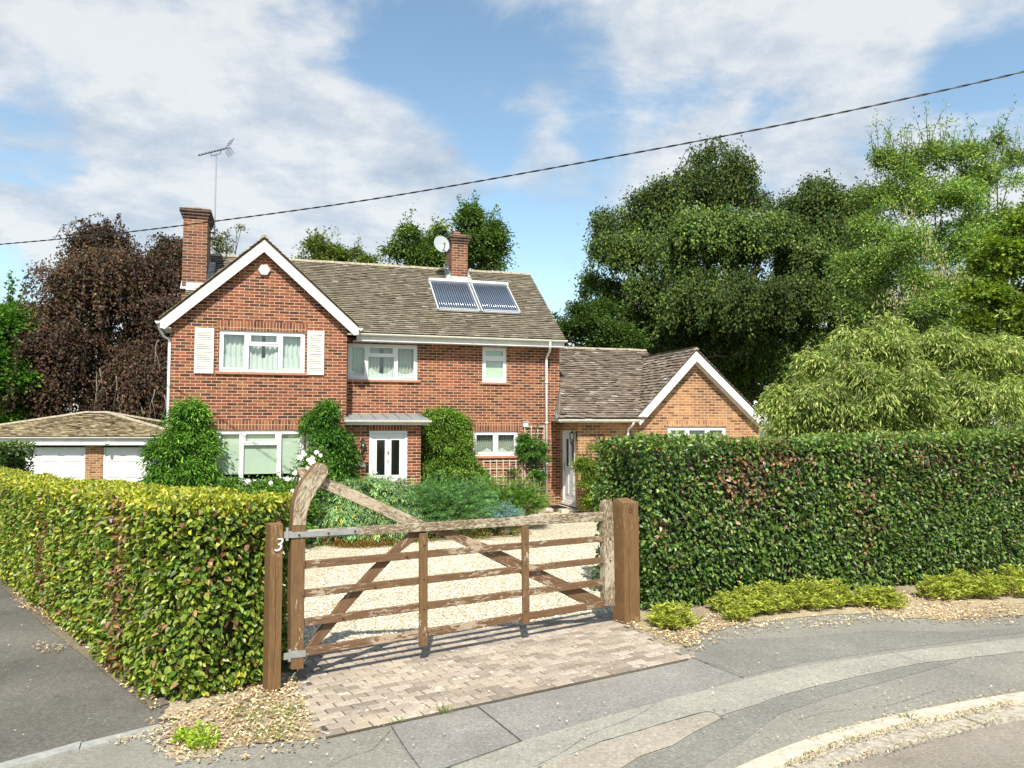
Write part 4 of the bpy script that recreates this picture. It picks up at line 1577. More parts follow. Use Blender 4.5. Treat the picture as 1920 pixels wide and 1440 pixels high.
# floodlight
fx, fz = GARP(210, 832)
flM = Matrix.Translation((fx, GWf - .25, fz))
ft = thing('security_camera', 'small white round camera on the fascia between the two garage doors', 'security camera', flM)
build(MB().box(-.04, .04, -.03, .0, -.04, .04), 'mount', white, ft, frame=flM)
build(MB().lathe(Vector((0, -.03, 0)), [(0, .09), (.045, .08), (.06, .03), (.05, 0)], 14, axis=Matrix.Rotation(pi / 2, 4, 'X')), 'dome', white, ft, frame=flM, smooth=True)
build(MB().lathe(Vector((0.01, -.115, -.01)), [(0, .012), (.022, .01), (.024, 0)], 10, axis=Matrix.Rotation(pi / 2, 4, 'X')), 'lens', black_gl, ft, frame=flM)
# ------------------------------------------------------------------ ground materials
def ground_mat(name, base, sc=1.0, speck=0.35, light=(0.62, 0.6, 0.56), var=0.22, bmp=0.35, tint=None, specks=0.70):
    m, t, b = new_mat(name)
    v = coords(t)
    big = noise(t, v, 0.8 * sc, 6, 0.62)
    mid = noise(t, v, 9 * sc, 6, 0.75)
    cr_ = noise(t, v, 34 * sc, 3, 0.7)
    fine = noise(t, v, 95 * sc, 3, 0.8)
    c = ramp(t, big, [(0.3, tuple(x * (1 - var) for x in base)), (0.7, tuple(x * (1 + var) for x in base))])
    c = mixc(t, 0.8, c, ramp(t, mid, [(0.3, (0.84, 0.84, 0.84)), (0.7, (1.14, 1.14, 1.12))]), 'MULTIPLY')
    c = mixc(t, 0.9, c, ramp(t, fine, [(0.3, (1 - speck,) * 3), (0.5, (1, 1, 1)), (0.72, (1 + speck * 1.2,) * 3)]), 'MULTIPLY')
    c = mixc(t, 0.9, c, ramp(t, cr_, [(0.3, (1 - speck * .8,) * 3), (0.5, (1, 1, 1)), (0.7, (1 + speck * .8,) * 3)]), 'MULTIPLY')
    s = noise(t, v, 42 * sc, 2, 0.5)
    c = mixc(t, ramp(t, s, [(specks, (0, 0, 0)), (specks + .04, (0.8, 0.8, 0.8))]), c, light)
    if tint:
        tn = noise(t, v, 1.6, 5, 0.7)
        c = mixc(t, ramp(t, tn, [(0.50, (0, 0, 0)), (0.70, (0.75, 0.75, 0.75))]), c, tint)
    t.links.new(c, b.inputs['Base Color'])
    b.inputs['Roughness'].default_value = 0.92
    bump(t, b, math_node(t, 'ADD', fine, mid), bmp, 0.006)
    return m


tarmac = ground_mat('pavement_asphalt', (0.235, 0.222, 0.188), speck=.42, tint=(0.185, 0.175, 0.15))
tarmac_dark = ground_mat('worn_asphalt', (0.195, 0.187, 0.162), var=.18)
tarmac_pale = ground_mat('pale_asphalt', (0.30, 0.285, 0.24), speck=.3)
tarmac_tan = ground_mat('tan_asphalt', (0.32, 0.285, 0.23), speck=.3)
tarmac_brown = ground_mat('brown_asphalt', (0.225, 0.212, 0.192), speck=.35)
tarmac_lane = ground_mat('lane_asphalt', (0.125, 0.116, 0.098), var=.45, tint=(0.07, 0.063, 0.052), speck=.45, specks=.76)
tarmac_road = ground_mat('road_asphalt', (0.235, 0.205, 0.165), var=.25, tint=(0.19, 0.18, 0.165), speck=.3)
joint_m = ground_mat('joint_dirt', (0.085, 0.08, 0.07))
soil_m = ground_mat('dry_soil', (0.37, 0.295, 0.195), var=.4, speck=.6, tint=(0.20, 0.18, 0.09), light=(0.55, 0.46, 0.32), bmp=.9, specks=.6)
field_m = ground_mat('rough_ground', (0.09, 0.10, 0.04), var=.4)

# gravel: rounded stones from a cell pattern
m, t, b = new_mat('cream_gravel')
v = coords(t)
vo = t.nodes.new('ShaderNodeTexVoronoi')
vo.inputs['Scale'].default_value = 48
t.links.new(v, vo.inputs['Vector'])
sv = t.nodes.new('ShaderNodeSeparateColor')
t.links.new(vo.outputs['Color'], sv.inputs[0])
c = ramp(t, sv.outputs[0], [(0.0, (0.30, 0.235, 0.14)), (0.25, (0.54, 0.47, 0.33)), (0.6, (0.68, 0.625, 0.49)), (0.85, (0.78, 0.75, 0.65)), (1.0, (0.48, 0.41, 0.31))])
gap = ramp(t, vo.outputs['Distance'], [(0.45, (1, 1, 1)), (0.75, (0.52, 0.47, 0.38))])
c = mixc(t, 1.0, c, gap, 'MULTIPLY')
c = mixc(t, 0.6, c, ramp(t, noise(t, v, 1.1, 5, .6), [(0.3, (0.85, 0.83, 0.78)), (0.7, (1.08, 1.06, 1.0))]), 'MULTIPLY')
t.links.new(c, b.inputs['Base Color'])
b.inputs['Roughness'].default_value = 0.85
bump(t, b, math_node(t, 'SUBTRACT', 1.0, vo.outputs['Distance']), 0.8, 0.012)
gravel_m = m

m, t, b = new_mat('loose_stone')
at = t.nodes.new('ShaderNodeAttribute')
at.attribute_name = 'col'
t.links.new(at.outputs['Color'], b.inputs['Base Color'])
b.inputs['Roughness'].default_value = 0.85
stonec_m = m

m, t, b = new_mat('block_paver')
at = t.nodes.new('ShaderNodeAttribute')
at.attribute_name = 'rnd'
v = coords(t)
c = ramp(t, at.outputs['Fac'], [(0.0, (0.225, 0.185, 0.148)), (0.3, (0.30, 0.25, 0.20)), (0.7, (0.375, 0.31, 0.25)), (0.96, (0.43, 0.365, 0.295)), (1.0, (0.48, 0.27, 0.20))])
n = noise(t, v, 30, 5, .75)
c = mixc(t, .9, c, ramp(t, n, [(0.25, (0.62, 0.6, 0.58)), (0.5, (1, 1, 1)), (0.75, (1.3, 1.28, 1.22))]), 'MULTIPLY')
l = noise(t, v, 7.5, 4, .6)
c = mixc(t, ramp(t, l, [(0.62, (0, 0, 0)), (0.68, (0.85, 0.85, 0.85))]), c, (0.62, 0.58, 0.50))
g2 = noise(t, v, 1.4, 5, .7)
c = mixc(t, ramp(t, g2, [(0.52, (0, 0, 0)), (0.68, (0.5, 0.5, 0.5))]), c, (0.44, 0.36, 0.25))
t.links.new(c, b.inputs['Base Color'])
b.inputs['Roughness'].default_value = 0.9
bump(t, b, n, .5, .004)
paver_m = m


def sheet(name, pts, z, mat, kind='structure', label=None):
    if name in ('footway_patch', 'soil_verge'):              # ragged, hand-laid edges
        rj = random.Random(int(abs(pts[0][0]) * 1000))
        q, amp = [], (.006 if name == 'footway_patch' else .022)
        for a, b_ in zip(pts, list(pts[1:]) + [pts[0]]):
            k = max(1, int(np.linalg.norm(np.array(b_[:2]) - np.array(a[:2])) / .07))
            for i in range(k):
                p_ = np.array(a[:2]) + (np.array(b_[:2]) - np.array(a[:2])) * i / k
                w_ = amp * (sin(len(q) * .9 + rj.random()) + .6 * sin(len(q) * 2.3))
                q.append((p_[0] + w_ * .6, p_[1] + w_))
        pts = q
    mb = MB().poly([(p[0], p[1], z) for p in pts])
    me_o = build(mb, name, mat)
    tag(me_o, label, None, None, kind)
    return me_o


def gp2(lst):
    return [G(*p) for p in lst]


# base ground reaching the horizon, dipping towards the garage
def smooth(x):
    x = min(1.0, max(0.0, x))
    return x * x * (3 - 2 * x)


def zg(x, y):
    return -0.035 - 0.52 * smooth((-x - 5.6) / 4.0) * smooth((y - 12.5) / 6.0)


gmb = MB()
xs = [-900, -300, -120, -60, -40, -30, -24, -20, -17, -15, -13, -12, -11, -10, -9, -8, -7, -6, -5, -3, 0, 5, 10, 20, 40, 80, 200, 900]
ys = [-60, -20, 0, 6, 9, 11, 12, 13, 14, 15, 16, 17, 18, 19, 20, 24, 30, 40, 60, 100, 250, 1500]
for y in ys:
    for x in xs:
        gmb.v.append((x, y, zg(x, y)))
for j in range(len(ys) - 1):
    for i in range(len(xs) - 1):
        k = j * len(xs) + i
        gmb.f.append((k, k + 1, k + 1 + len(xs), k + len(xs)))
        gmb.a.append(0)
tag(build(gmb, 'ground', field_m), kind='structure')

# hedge feet
hA, hB, hC = G(492, 1290), G(304, 1332), G(0, 1086)
hdir = (hC - hB) / np.linalg.norm(hC - hB)
hD = hC + hdir * 7.0
rA, rB = G(1212, 1150), G(1720, 1101)
rdir = (rB - rA) / np.linalg.norm(rB - rA)
rC = rA + rdir * 13.0

# kerb line, as polylines of ground points
k_up = [(1150, 1560), (1387, 1440), (1539, 1379), (1695, 1340), (1912, 1302), (2300, 1250)]
k_lo = [(1240, 1570), (1462, 1440), (1565, 1394), (1725, 1355), (1925, 1315), (2310, 1260)]
k_ch = [(1350, 1580), (1537, 1440), (1616, 1413), (1762, 1374), (1925, 1340), (2330, 1278)]


def dense(pl, n=40):
    P = np.array([G(*p)[:2] for p in pl])
    s = np.concatenate(([0], np.cumsum(np.linalg.norm(np.diff(P, axis=0), axis=1))))
    t = np.linspace(0, s[-1], n)
    out = np.stack([np.interp(t, s, P[:, i]) for i in (0, 1)], 1)
    for _ in range(6):
        out[1:-1] = (out[:-2] + 2 * out[1:-1] + out[2:]) / 4
    return out


KU, KL, KC = dense(k_up), dense(k_lo), dense(k_ch)
# footway
lane_edge = [(-60, 1456), (0, 1437), (82, 1416), (156, 1394), (222, 1379), (292, 1361), (338, 1352)]
fw = [G(338, 1352)] + [hB + np.array([.05, .1, 0]), hA + np.array([0, .3, 0]), G(1140, 1150), rA + np.array([0, .2, 0]), rC] + [np.array([14.5, 8.5, 0])] + [np.array([p[0], p[1], 0]) for p in KU[::-1]] + [np.array([-.8, 1.5, 0]), np.array([-5, 2.2, 0])] + [G(*p) for p in lane_edge]
sheet('footway', fw, 0.0, tarmac)
rd = [np.array([p[0], p[1], 0]) for p in KC] + [np.array([40, 9.0, 0]), np.array([40, -30, 0]), np.array([-30, -30, 0]), np.array([-30, 0.3, 0]), np.array([-.2, .8, 0])]
sheet('road', rd, -0.028, tarmac_road)
lane = [G(*p) for p in lane_edge[::-1]] + [np.array([-6, 2.0, 0]), np.array([-14, 2.0, 0]), np.array([-18, 13, 0]), hD + np.array([-.1, .3, 0]), hC + np.array([.3, .3, 0]), hB + np.array([.3, .3, 0])]
sheet('lane', lane, -0.004, tarmac_lane)
# gravel drive
gr = [G(540, 1217), G(790, 1194), G(1145, 1150), rA + np.array([-.2, .6, 0]), rA + np.array([.4, 2.5, 0]), np.array([6, 15, 0]), np.array([13, 17, 0]), np.array([12, 24, 0]), np.array([2, 22, 0]), np.array([-5, 19, 0]), np.array([-5.6, 14, 0]), np.array([-3.2, 8.5, 0]), hA + np.array([-.1, .6, 0])]
sheet('gravel_drive', gr, 0.006, gravel_m)

# patches and joints of the footway
sheet('footway_patch', gp2([(733, 1362), (893, 1326), (975, 1391), (842, 1440), (800, 1470), (775, 1440)]), 0.0025, tarmac_brown)
sheet('footway_patch', gp2([(895, 1325), (1119, 1281), (1296, 1234), (1390, 1270), (1300, 1300), (1150, 1340), (978, 1391)]), 0.0025, tarmac_brown)
band_u = [(842, 1440), (978, 1391), (1150, 1340), (1300, 1300), (1400, 1274), (1500, 1250), (1700, 1222), (1920, 1196), (2200, 1166)]
band_l = [(2200, 1190), (1920, 1222), (1720, 1245), (1560, 1280), (1480, 1300), (1400, 1328), (1345, 1345), (1340, 1330), (1130, 1390), (1010, 1440), (950, 1470)]
sheet('footway_patch', gp2(band_u + band_l), 0.005, tarmac_pale)
sheet('footway_patch', gp2([(1130, 1392), (1335, 1332), (1353, 1348), (1300, 1375), (1262, 1398), (1200, 1420), (1150, 1450), (1010, 1460), (1015, 1438)]), 0.0065, tarmac_tan)
sheet('footway_patch', gp2([(1150, 1452), (1200, 1422), (1262, 1400), (1300, 1377), (1355, 1349), (1402, 1330), (1482, 1302), (1562, 1282), (1722, 1247), (1800, 1240), (1700, 1268), (1560, 1305), (1460, 1340), (1400, 1385), (1300, 1450)]), 0.0035, tarmac_dark)
sheet('footway_patch', gp2([(1500, 1195), (1640, 1182), (1780, 1185), (1920, 1176), (2100, 1170), (2100, 1172), (1920, 1186), (1700, 1215), (1500, 1244), (1400, 1268), (1296, 1232), (1330, 1200)]), 0.0025, tarmac_dark)


def strip(pl, w, z, mat, name='footway_joint'):
    P = dense(pl, 24)
    mb = MB()
    rs = random.Random(len(pl) * 7 + int(pl[0][0]))
    for i in range(len(P) - 1):
        d = P[i + 1] - P[i]
        n = np.array([-d[1], d[0]]) / np.linalg.norm(d)
        w0, w1 = w * (.6 + .8 * rs.random()) / 2, w * (.6 + .8 * rs.random()) / 2
        mb.quad((*(P[i] - n * w0), z), (*(P[i + 1] - n * w1), z), (*(P[i + 1] + n * w1), z), (*(P[i] + n * w0), z))
    tag(build(mb, name, mat), kind='structure')


strip([(895, 1325), (978, 1391)], .010, .008, joint_m)
strip([(978, 1391), (842, 1440), (780, 1462)], .010, .0085, joint_m)
strip([(733, 1362), (760, 1405), (790, 1445)], .008, .008, joint_m)
strip([(1296, 1234), (1395, 1272)], .010, .008, joint_m)
strip([(1130, 1392), (1335, 1331), (1356, 1350)], .008, .0085, joint_m)


for ck in ([(1005, 1440), (1060, 1405), (1105, 1372), (1180, 1350), (1235, 1318)], [(1500, 1350), (1560, 1330), (1660, 1322), (1750, 1296)], [(1660, 1215), (1700, 1235), (1760, 1240), (1830, 1262)],
           [(40, 1300), (95, 1270), (130, 1235), (200, 1225)], [(620, 1440), (660, 1412), (700, 1405), (726, 1372)]):
    P_ck = [(a + (i % 2) * 9 - 4, b_ + (i % 3) * 3) for i, (a, b_) in enumerate(ck)]
    strip(P_ck, .003, .0078, joint_m, 'surface_crack')


# kerb and channel stones
def stones(name, A_, B__, ztop, zbot, seg, mat, jit=.004, seed=3):
    rs = random.Random(seed)
    sa = np.concatenate(([0], np.cumsum(np.linalg.norm(np.diff(A_, axis=0), axis=1))))
    sb_ = np.concatenate(([0], np.cumsum(np.linalg.norm(np.diff(B__, axis=0), axis=1))))
    n = max(1, int(sa[-1] / seg))
    mb = MB()

    def pt(P, s, f):
        q = f * s[-1]
        return np.array([np.interp(q, s, P[:, 0]), np.interp(q, s, P[:, 1])])
    for i in range(n):
        f0, f1 = i / n + .0011, (i + 1) / n - .0011
        dz = rs.uniform(-jit, jit)
        K = 3
        for j in range(K):
            g0, g1 = f0 + (f1 - f0) * j / K, f0 + (f1 - f0) * (j + 1) / K
            a0, a1, b0_, b1_ = pt(A_, sa, g0), pt(A_, sa, g1), pt(B__, sb_, g0), pt(B__, sb_, g1)
            vs = [(*a0, zbot), (*b0_, zbot), (*b1_, zbot), (*a1, zbot), (*a0, ztop + dz), (*b0_, ztop + dz), (*b1_, ztop + dz), (*a1, ztop + dz)]
            mb.add(vs, ((4, 5, 6, 7), (0, 1, 5, 4), (1, 2, 6, 5), (2, 3, 7, 6), (3, 0, 4, 7)), rs.random())
    return tag(build(mb, name, mat), kind='structure')


stones('kerb', KU, KL - (KL - KU) * .06, .022, -.1, .92, concrete)
stones('channel_stones', KL, KC, -.012, -.1, .60, simple('channel_concrete', (0.43, 0.385, 0.31), .95, var=.5, scale=20, bmp=.8, bscale=70), .006, 5)
LU = dense(lane_edge, 30)
LO = LU + np.array([.05, -.115])
stones('lane_edging', LU, LO, .020, -.1, .45, stone_edge, .008, 6)

# soil verges
sheet('soil_verge', gp2([(300, 1352), (338, 1350), (300, 1395), (322, 1422), (380, 1425), (440, 1400), (520, 1392), (598, 1386), (580, 1330), (560, 1300), (548, 1262), (530, 1262), (480, 1270), (320, 1310)]), 0.0055, soil_m)
sheet('soil_verge', gp2([(1150, 1150), (1190, 1178), (1240, 1205), (1272, 1222), (1290, 1205), (1320, 1186), (1380, 1172), (1450, 1164), (1540, 1154), (1640, 1150), (1700, 1160), (1800, 1163), (1920, 1154), (2100, 1146), (2100, 1060), (1920, 1075), (1720, 1090), (1212, 1135)]), 0.0055, soil_m)
sheet('hedge_soil', [hB + np.array([.1, .3, 0]), hB + np.array([-.10, .02, 0]), (hB + hC) / 2 + np.array([-.10, -.05, 0]), hC + np.array([-.09, -.03, 0]), hD + np.array([-.1, 0, 0]), hD + np.array([.4, .3, 0])], 0.004, ground_mat('dark_leaf_mould', (0.15, 0.12, 0.08), var=.5, speck=.6))
sheet('garden_bed', gp2([(380, 1000), (500, 1014), (600, 1021), (700, 1023), (780, 1016), (860, 1012), (960, 1007), (1005, 985), (1035, 962)]) + [HF @ Vector(q) for q in ((u_dp + .2, WM - .01, 0), (u_gr, WM - .01, 0), (u_gl - .6, WG, 0))], 0.016, soil_m)

# block paving, stretcher courses parallel to the gate
apron = [p[:2] for p in gp2([(545, 1212), (790, 1189), (1145, 1146), (1175, 1172), (1230, 1200), (1300, 1236), (1296, 1240), (598, 1392), (575, 1335)])]


def inside(p, poly):
    r = False
    n = len(poly)
    for i in range(n):
        a, b_ = poly[i], poly[(i + 1) % n]
        if (a[1] > p[1]) != (b_[1] > p[1]) and p[0] < (b_[0] - a[0]) * (p[1] - a[1]) / (b_[1] - a[1]) + a[0]:
            r = not r
    return r


pm = MB()
rs = random.Random(5)
ea, eb = G(598, 1385), G(1296, 1234)
EA = atan2(eb[1] - ea[1], eb[0] - ea[0])
AF = Matrix.Translation((ea[0], ea[1], -.012)) @ Matrix.Rotation(EA, 4, 'Z')
pwid, plen = .102, .204
for j in range(0, 40):
    for i in range(-16, 30):
        x0 = i * plen + (plen / 2 if j % 2 else 0)
        y0 = j * pwid
        cc = AF @ Vector((x0 + plen / 2, y0 + pwid / 2, 0))
        if not inside((cc.x, cc.y), apron):
            continue
        g = .0052
        dz = [.022 + rs.gauss(0, .0016) for _ in range(4)]
        bz = .004
        xa, xb_, ya, yb = x0 + g, x0 + plen - g, y0 + g, y0 + pwid - g
        jx, jy = rs.gauss(0, .0015), rs.gauss(0, .0015)
        xa += jx; xb_ += jx; ya += jy; yb += jy
        vs = [(xa, ya, dz[0] - .007), (xb_, ya, dz[1] - .007), (xb_, yb, dz[2] - .007), (xa, yb, dz[3] - .007),
              (xa + bz, ya + bz, dz[0]), (xb_ - bz, ya + bz, dz[1]), (xb_ - bz, yb - bz, dz[2]), (xa + bz, yb - bz, dz[3]),
              (xa, ya, -.01), (xb_, ya, -.01), (xb_, yb, -.01), (xa, yb, -.01)]
        r_ = rs.random() ** .9 * .96
        if rs.random() < .004: r_ = 1.0
        pm.add(vs, ((4, 5, 6, 7), (0, 1, 5, 4), (1, 2, 6, 5), (2, 3, 7, 6), (3, 0, 4, 7), (8, 9, 1, 0), (9, 10, 2, 1), (10, 11, 3, 2), (11, 8, 0, 3)), r_)
tag(build(pm, 'block_paving', paver_m, frame=AF), kind='structure')
_ac = np.mean(apron, 0)
sheet('paving_bed', [np.array([*(_ac + (p - _ac) * .975), 0]) for p in apron], 0.0035, ground_mat('joint_sand', (0.085, 0.066, 0.042), var=.4))

# ------------------------------------------------------------------ gate
gate = thing('field_gate', 'weathered brown five-bar timber gate with a curved horn and crossed braces', 'gate', GF)


def gpoly(pts, y0, y1, name, mat, parent=None, bevel=.004):
    q = [GP(x, y, (y0)) for x, y in pts]
    area = sum(q[i][0] * q[(i + 1) % len(q)][1] - q[(i + 1) % len(q)][0] * q[i][1] for i in range(len(q)))
    if area < 0:
        q = q[::-1]
    o = build(MB().prism(q, y0, y1), name, mat, parent or gate, frame=GF, bevel=bevel)
    return o


def uv_along(o, ang):
    """turn the wood grain to follow the timber"""
    l = o.data.uv_layers[0].data
    n = len(l)
    a = np.empty(n * 2)
    l.foreach_get('uv', a)
    a = a.reshape(-1, 2)
    c, s = cos(ang), sin(ang)
    b2 = np.stack((a[:, 0] * c + a[:, 1] * s, -a[:, 0] * s + a[:, 1] * c), 1) + np.array([random.random() * 9, random.random() * 9])
    l.foreach_set('uv', b2.ravel())
    return o


T2 = .022
def railq(a, b_, c, d, name='rail', mat=None):
    o = gpoly([a, b_, c, d], -.018, .018, name, mat or wood_rail)
    return uv_along(o, 0)


railq((546, 996), (1140, 959), (1140, 976.5), (546, 1011), 'top_rail', wood_top)
tag(railq((572, 1052), (1140, 1004), (1140, 1014.5), (572, 1067)))
railq((570, 1106.5), (1140, 1044), (1140, 1055), (570, 1121))
railq((570, 1160.5), (1140, 1084.5), (1140, 1096.5), (570, 1175.5))
railq((568, 1216), (1140, 1126), (1140, 1138), (568, 1231))
uv_along(gpoly([(546, 1256), (545, 1120), (547.5, 1000), (551, 945), (558, 920), (570, 899), (584, 882), (592, 871), (599, 868), (608, 869), (615, 876), (616, 888), (607, 903), (594, 922), (583, 942), (576, 965), (573, 1000), (571, 1120), (569.5, 1254)], -.04, .055, 'hanging_stile', wood_stile), pi / 2)
uv_along(gpoly([(549.2, 985), (552, 945), (559, 920), (571, 899), (585, 882), (592.5, 872), (599, 869), (607, 870), (614, 877), (615, 888), (606, 903), (593, 922), (582, 942), (575.2, 963), (573.2, 985)], -.044, -.040, 'weathered_horn', wood_horn), 1.1)
# long brace from the horn down to the far foot
uv_along(gpoly([(559, 886), (559, 880), (564, 876), (572, 877), (600, 893), (650, 911), (700, 935), (795, 977), (805, 985), (752, 982), (700, 957), (650, 935), (600, 914), (575, 905), (565, 896)], .03, .075, 'upper_brace', wood_horn), -.42)
uv_along(gpoly([(752, 982), (800, 978), (915, 1021), (1010, 1066), (1080, 1098), (1140, 1128), (1132, 1140), (1085, 1128), (1035, 1102), (980, 1077), (905, 1040), (850, 1012)], .03, .07, 'lower_brace', wood_rail), -.45)
uv_along(gpoly([(574, 1217), (592, 1190), (640, 1128), (700, 1063), (770, 998), (788, 986), (800, 996), (745, 1040), (700, 1088), (655, 1140), (600, 1207), (588, 1222)], .03, .065, 'cross_brace', wood_rail), .85)
for pts in ([(787.5, 1001), (802.5, 1000), (802, 1212), (787, 1213)], [(979.5, 987.5), (992, 986.5), (993.5, 1170), (981.5, 1171)]):
    uv_along(gpoly(pts, -.045, -.018, 'upright', wood_stile), pi / 2)
uv_along(gpoly([(1135, 1137), (1133.5, 1000), (1133, 950), (1135, 941), (1140, 937.5), (1146, 939), (1149, 946), (1151, 1000), (1153.5, 1137)], -.035, .05, 'closing_stile', wood_top), pi / 2)
# ironwork
gpoly([(546, 998.5), (672, 991), (672, 1001), (546, 1009)], -.052, -.018, 'strap', galv, bevel=.001)
bt = MB()
for x, y in ((561, 1003.5), (616, 1000), (666, 996.5)):
    s_, z_ = GP(x, y, -.052)
    bt.lathe(Vector((s_, -.052, z_)), [(0, .012), (.010, .010), (.012, 0)], 8, axis=Matrix.Rotation(pi / 2, 4, 'X'))
for x, y in ((765, 1044), (705, 1102), (645, 1160), (795, 1022), (795, 1086), (795, 1142), (986, 1020), (986, 1060), (986, 1105), (1145, 970), (1145, 1010), (1145, 1051), (795, 1190), (570, 1117), (985, 1146)):
    s_, z_ = GP(x, y, -.045)
    bt.lathe(Vector((s_, -.046, z_)), [(0, .006), (.008, .005), (.009, -.03)], 8, axis=Matrix.Rotation(pi / 2, 4, 'X'))
build(bt, 'bolt_heads', bolt_m, gate, frame=GF)
gpoly([(543.5, 1221), (573, 1219), (574, 1231.5), (543.5, 1235)], -.046, -.0405, 'lower_hinge', galv, bevel=.002)
s0, z0_ = GP(531, 1003, -.02)
s1, z1_ = GP(548, 1003, -.02)
build(MB().box(s0, s1, -.035, -.025, z0_ - .028, z0_ + .028).tube([(s0 + .03, -.03, z0_ - .05), (s0 + .03, -.03, z0_ + .06)], .014, 8), 'upper_hinge', galv, gate, frame=GF)
s0, z0_ = GP(531, 1230, -.02)
s1, z1_ = GP(546, 1230, -.02)
build(MB().box(s0, s1, -.035, -.025, z0_ - .03, z0_ + .025).tube([(s0 + .05, -.03, z0_ - .05), (s0 + .05, -.03, z0_ + .05)], .014, 8), 'lower_pin', galv, gate, frame=GF)

# posts
def post(name, label, s0, s1, dep, h, ridge_=False, lean=0.0):
    M = GF @ Matrix.Translation(((s0 + s1) / 2, 0, 0))
    P = thing(name, label, 'gate post', M, 'timber posts either side of the gate')
    w = (s1 - s0) / 2
    mb = MB()
    n = 14
    rs_ = random.Random(int(h * 1000))
    ring = [(-w, -dep / 2), (w, -dep / 2), (w, dep / 2), (-w, dep / 2)]
    zs_ = [-.3 + (h + .3 - (.045 if ridge_ else .0)) * i / n for i in range(n + 1)]
    vs = []
    for z in zs_:
        for k, (x, y) in enumerate(ring):
            j = .004 if (ridge_ and k == 1) else .0012
            vs.append((x + rs_.gauss(0, j) + lean * z, y + rs_.gauss(0, .0012), z))
    fs = [(i * 4 + k, i * 4 + (k + 1) % 4, (i + 1) * 4 + (k + 1) % 4, (i + 1) * 4 + k) for i in range(n) for k in range(4)]
    b0_ = n * 4
    if ridge_:                                            # weathered pitched top, sloping to the front and to one side
        vs += [(-w * .9 + lean * h, dep * .10, h), (w * .45 + lean * h, dep * .12, h)]
        q = len(vs)
        fs += [(b0_, b0_ + 1, q - 1, q - 2), (b0_ + 1, b0_ + 2, q - 1), (b0_ + 2, b0_ + 3, q - 2, q - 1), (b0_ + 3, b0_, q - 2)]
    else:
        vs += [(-w * .86, 0, h + .012), (w * .86, 0, h + .012)]
        q = len(vs)
        fs += [(b0_, b0_ + 1, q - 1, q - 2), (b0_ + 1, b0_ + 2, q - 1), (b0_ + 2, b0_ + 3, q - 2, q - 1), (b0_ + 3, b0_, q - 2)]
    mb.add(vs, fs)
    o = build(mb, 'shaft', wood_post, P, frame=M)
    uv_along(o, pi / 2)
    crk = MB()                                            # drying crack down the front face
    x = -w * .25
    pts = []
    for i in range(16):
        z = h * (.82 - .72 * i / 15)
        x += rs_.gauss(0, .003)
        pts.append((x + lean * z, -dep / 2 - .0025, z))
    for a, b_ in zip(pts, pts[1:]):
        wd = .0028 * (1 - abs((a[2] / h) - .5))
        crk.quad((a[0] - wd, a[1], a[2]), (a[0] + wd, a[1], a[2]), (b_[0] + wd, b_[1], b_[2]), (b_[0] - wd, b_[1], b_[2]))
    build(crk, 'drying_crack', carved, P, frame=M)
    return P, M, w


sl0, _ = GP(503.5, 1200, -.07)
sl1, hz = GP(530.5, 990, -.07)
lp, LM, lw_ = post('gate_post', 'brown square timber gate post with a white number 3, next to the left hedge', sl0, sl1, .15, GP(516, 984, -.07)[1])
sx, sz = GP(520.5, 1022.5, -.075)
text_mesh('numeral', '3', .155, .005, white, lp, GF @ Matrix.Translation((sx, -.081, sz)) @ Matrix.Rotation(pi / 2, 4, 'X'), shear=.25, offset=-.001)
sr0, _ = GP(1171, 1080, -.10)
sr1, _ = GP(1200, 1080, -.10)
rp, RM, rw_ = post('gate_post', 'thick brown timber gate post with a carved mark and pitched top, beside the right hedge', sr0, sr1, .20, GP(1185, 933, -.02)[1], True, -.012)
sx, sz = GP(1182, 955, -.10)
SRX = sx
text_mesh('carved_mark', '6', .135, .0012, carved, rp, GF @ Matrix.Translation((sx, -.1035, sz)) @ Matrix.Rotation(pi / 2, 4, 'X'), offset=-.003)

# ------------------------------------------------------------------ overhead cable
ks = [(-700, 520, 19.5), (0, 458, 16.0), (200, 441, 15.0), (480, 405, 13.9), (700, 375, 13.1), (1000, 322, 12.1), (1460, 237, 10.8), (1920, 138, 9.7), (2600, -40, 8.4)]
P = np.array([AT(*k) for k in ks])
s = np.concatenate(([0], np.cumsum(np.linalg.norm(np.diff(P, axis=0), axis=1))))
tt = np.linspace(0, s[-1], 160)
from numpy import interp
cp_ = np.stack([interp(tt, s, P[:, i]) for i in range(3)], 1)
for _ in range(60):
    cp_[1:-1] = (cp_[:-2] + 2 * cp_[1:-1] + cp_[2:]) / 4
# two strands twisted together
cb = MB()
fine_t = np.linspace(0, 1, 1500)
src = np.linspace(0, 1, len(cp_))
cf_ = np.stack([interp(fine_t, src, cp_[:, i]) for i in range(3)], 1)
for ph in (0, pi):
    pts = []
    for i, p in enumerate(cf_):
        a = i * .30 + ph
        pts.append((p[0] + .0, p[1] + .007 * cos(a), p[2] + .007 * sin(a)))
    cb.tube(pts, .0075, 5)
o = build(cb, 'overhead_cable', cable_m, loc=tuple(cp_[80]))
tag(o, 'black twisted overhead cable sagging across the sky in front of the house', 'cable')
# ------------------------------------------------------------------ foliage
def unit(a):
    return a / np.maximum(np.linalg.norm(a, axis=-1, keepdims=True), 1e-9)


def vnoise(P, sc, seed=0):
    """cheap smooth noise in [-1, 1]"""
    r = np.random.default_rng(seed)
    out = np.zeros(len(P))
    for k in range(7):
        d = r.normal(size=3)
        d /= np.linalg.norm(d)
        f = sc * (0.6 + 1.6 * r.random())
        out += np.sin(P @ (d * f) + r.random() * 6.28 + 1.3 * np.sin(P @ (r.normal(size=3) * sc * .35)))
    return out / 4.0


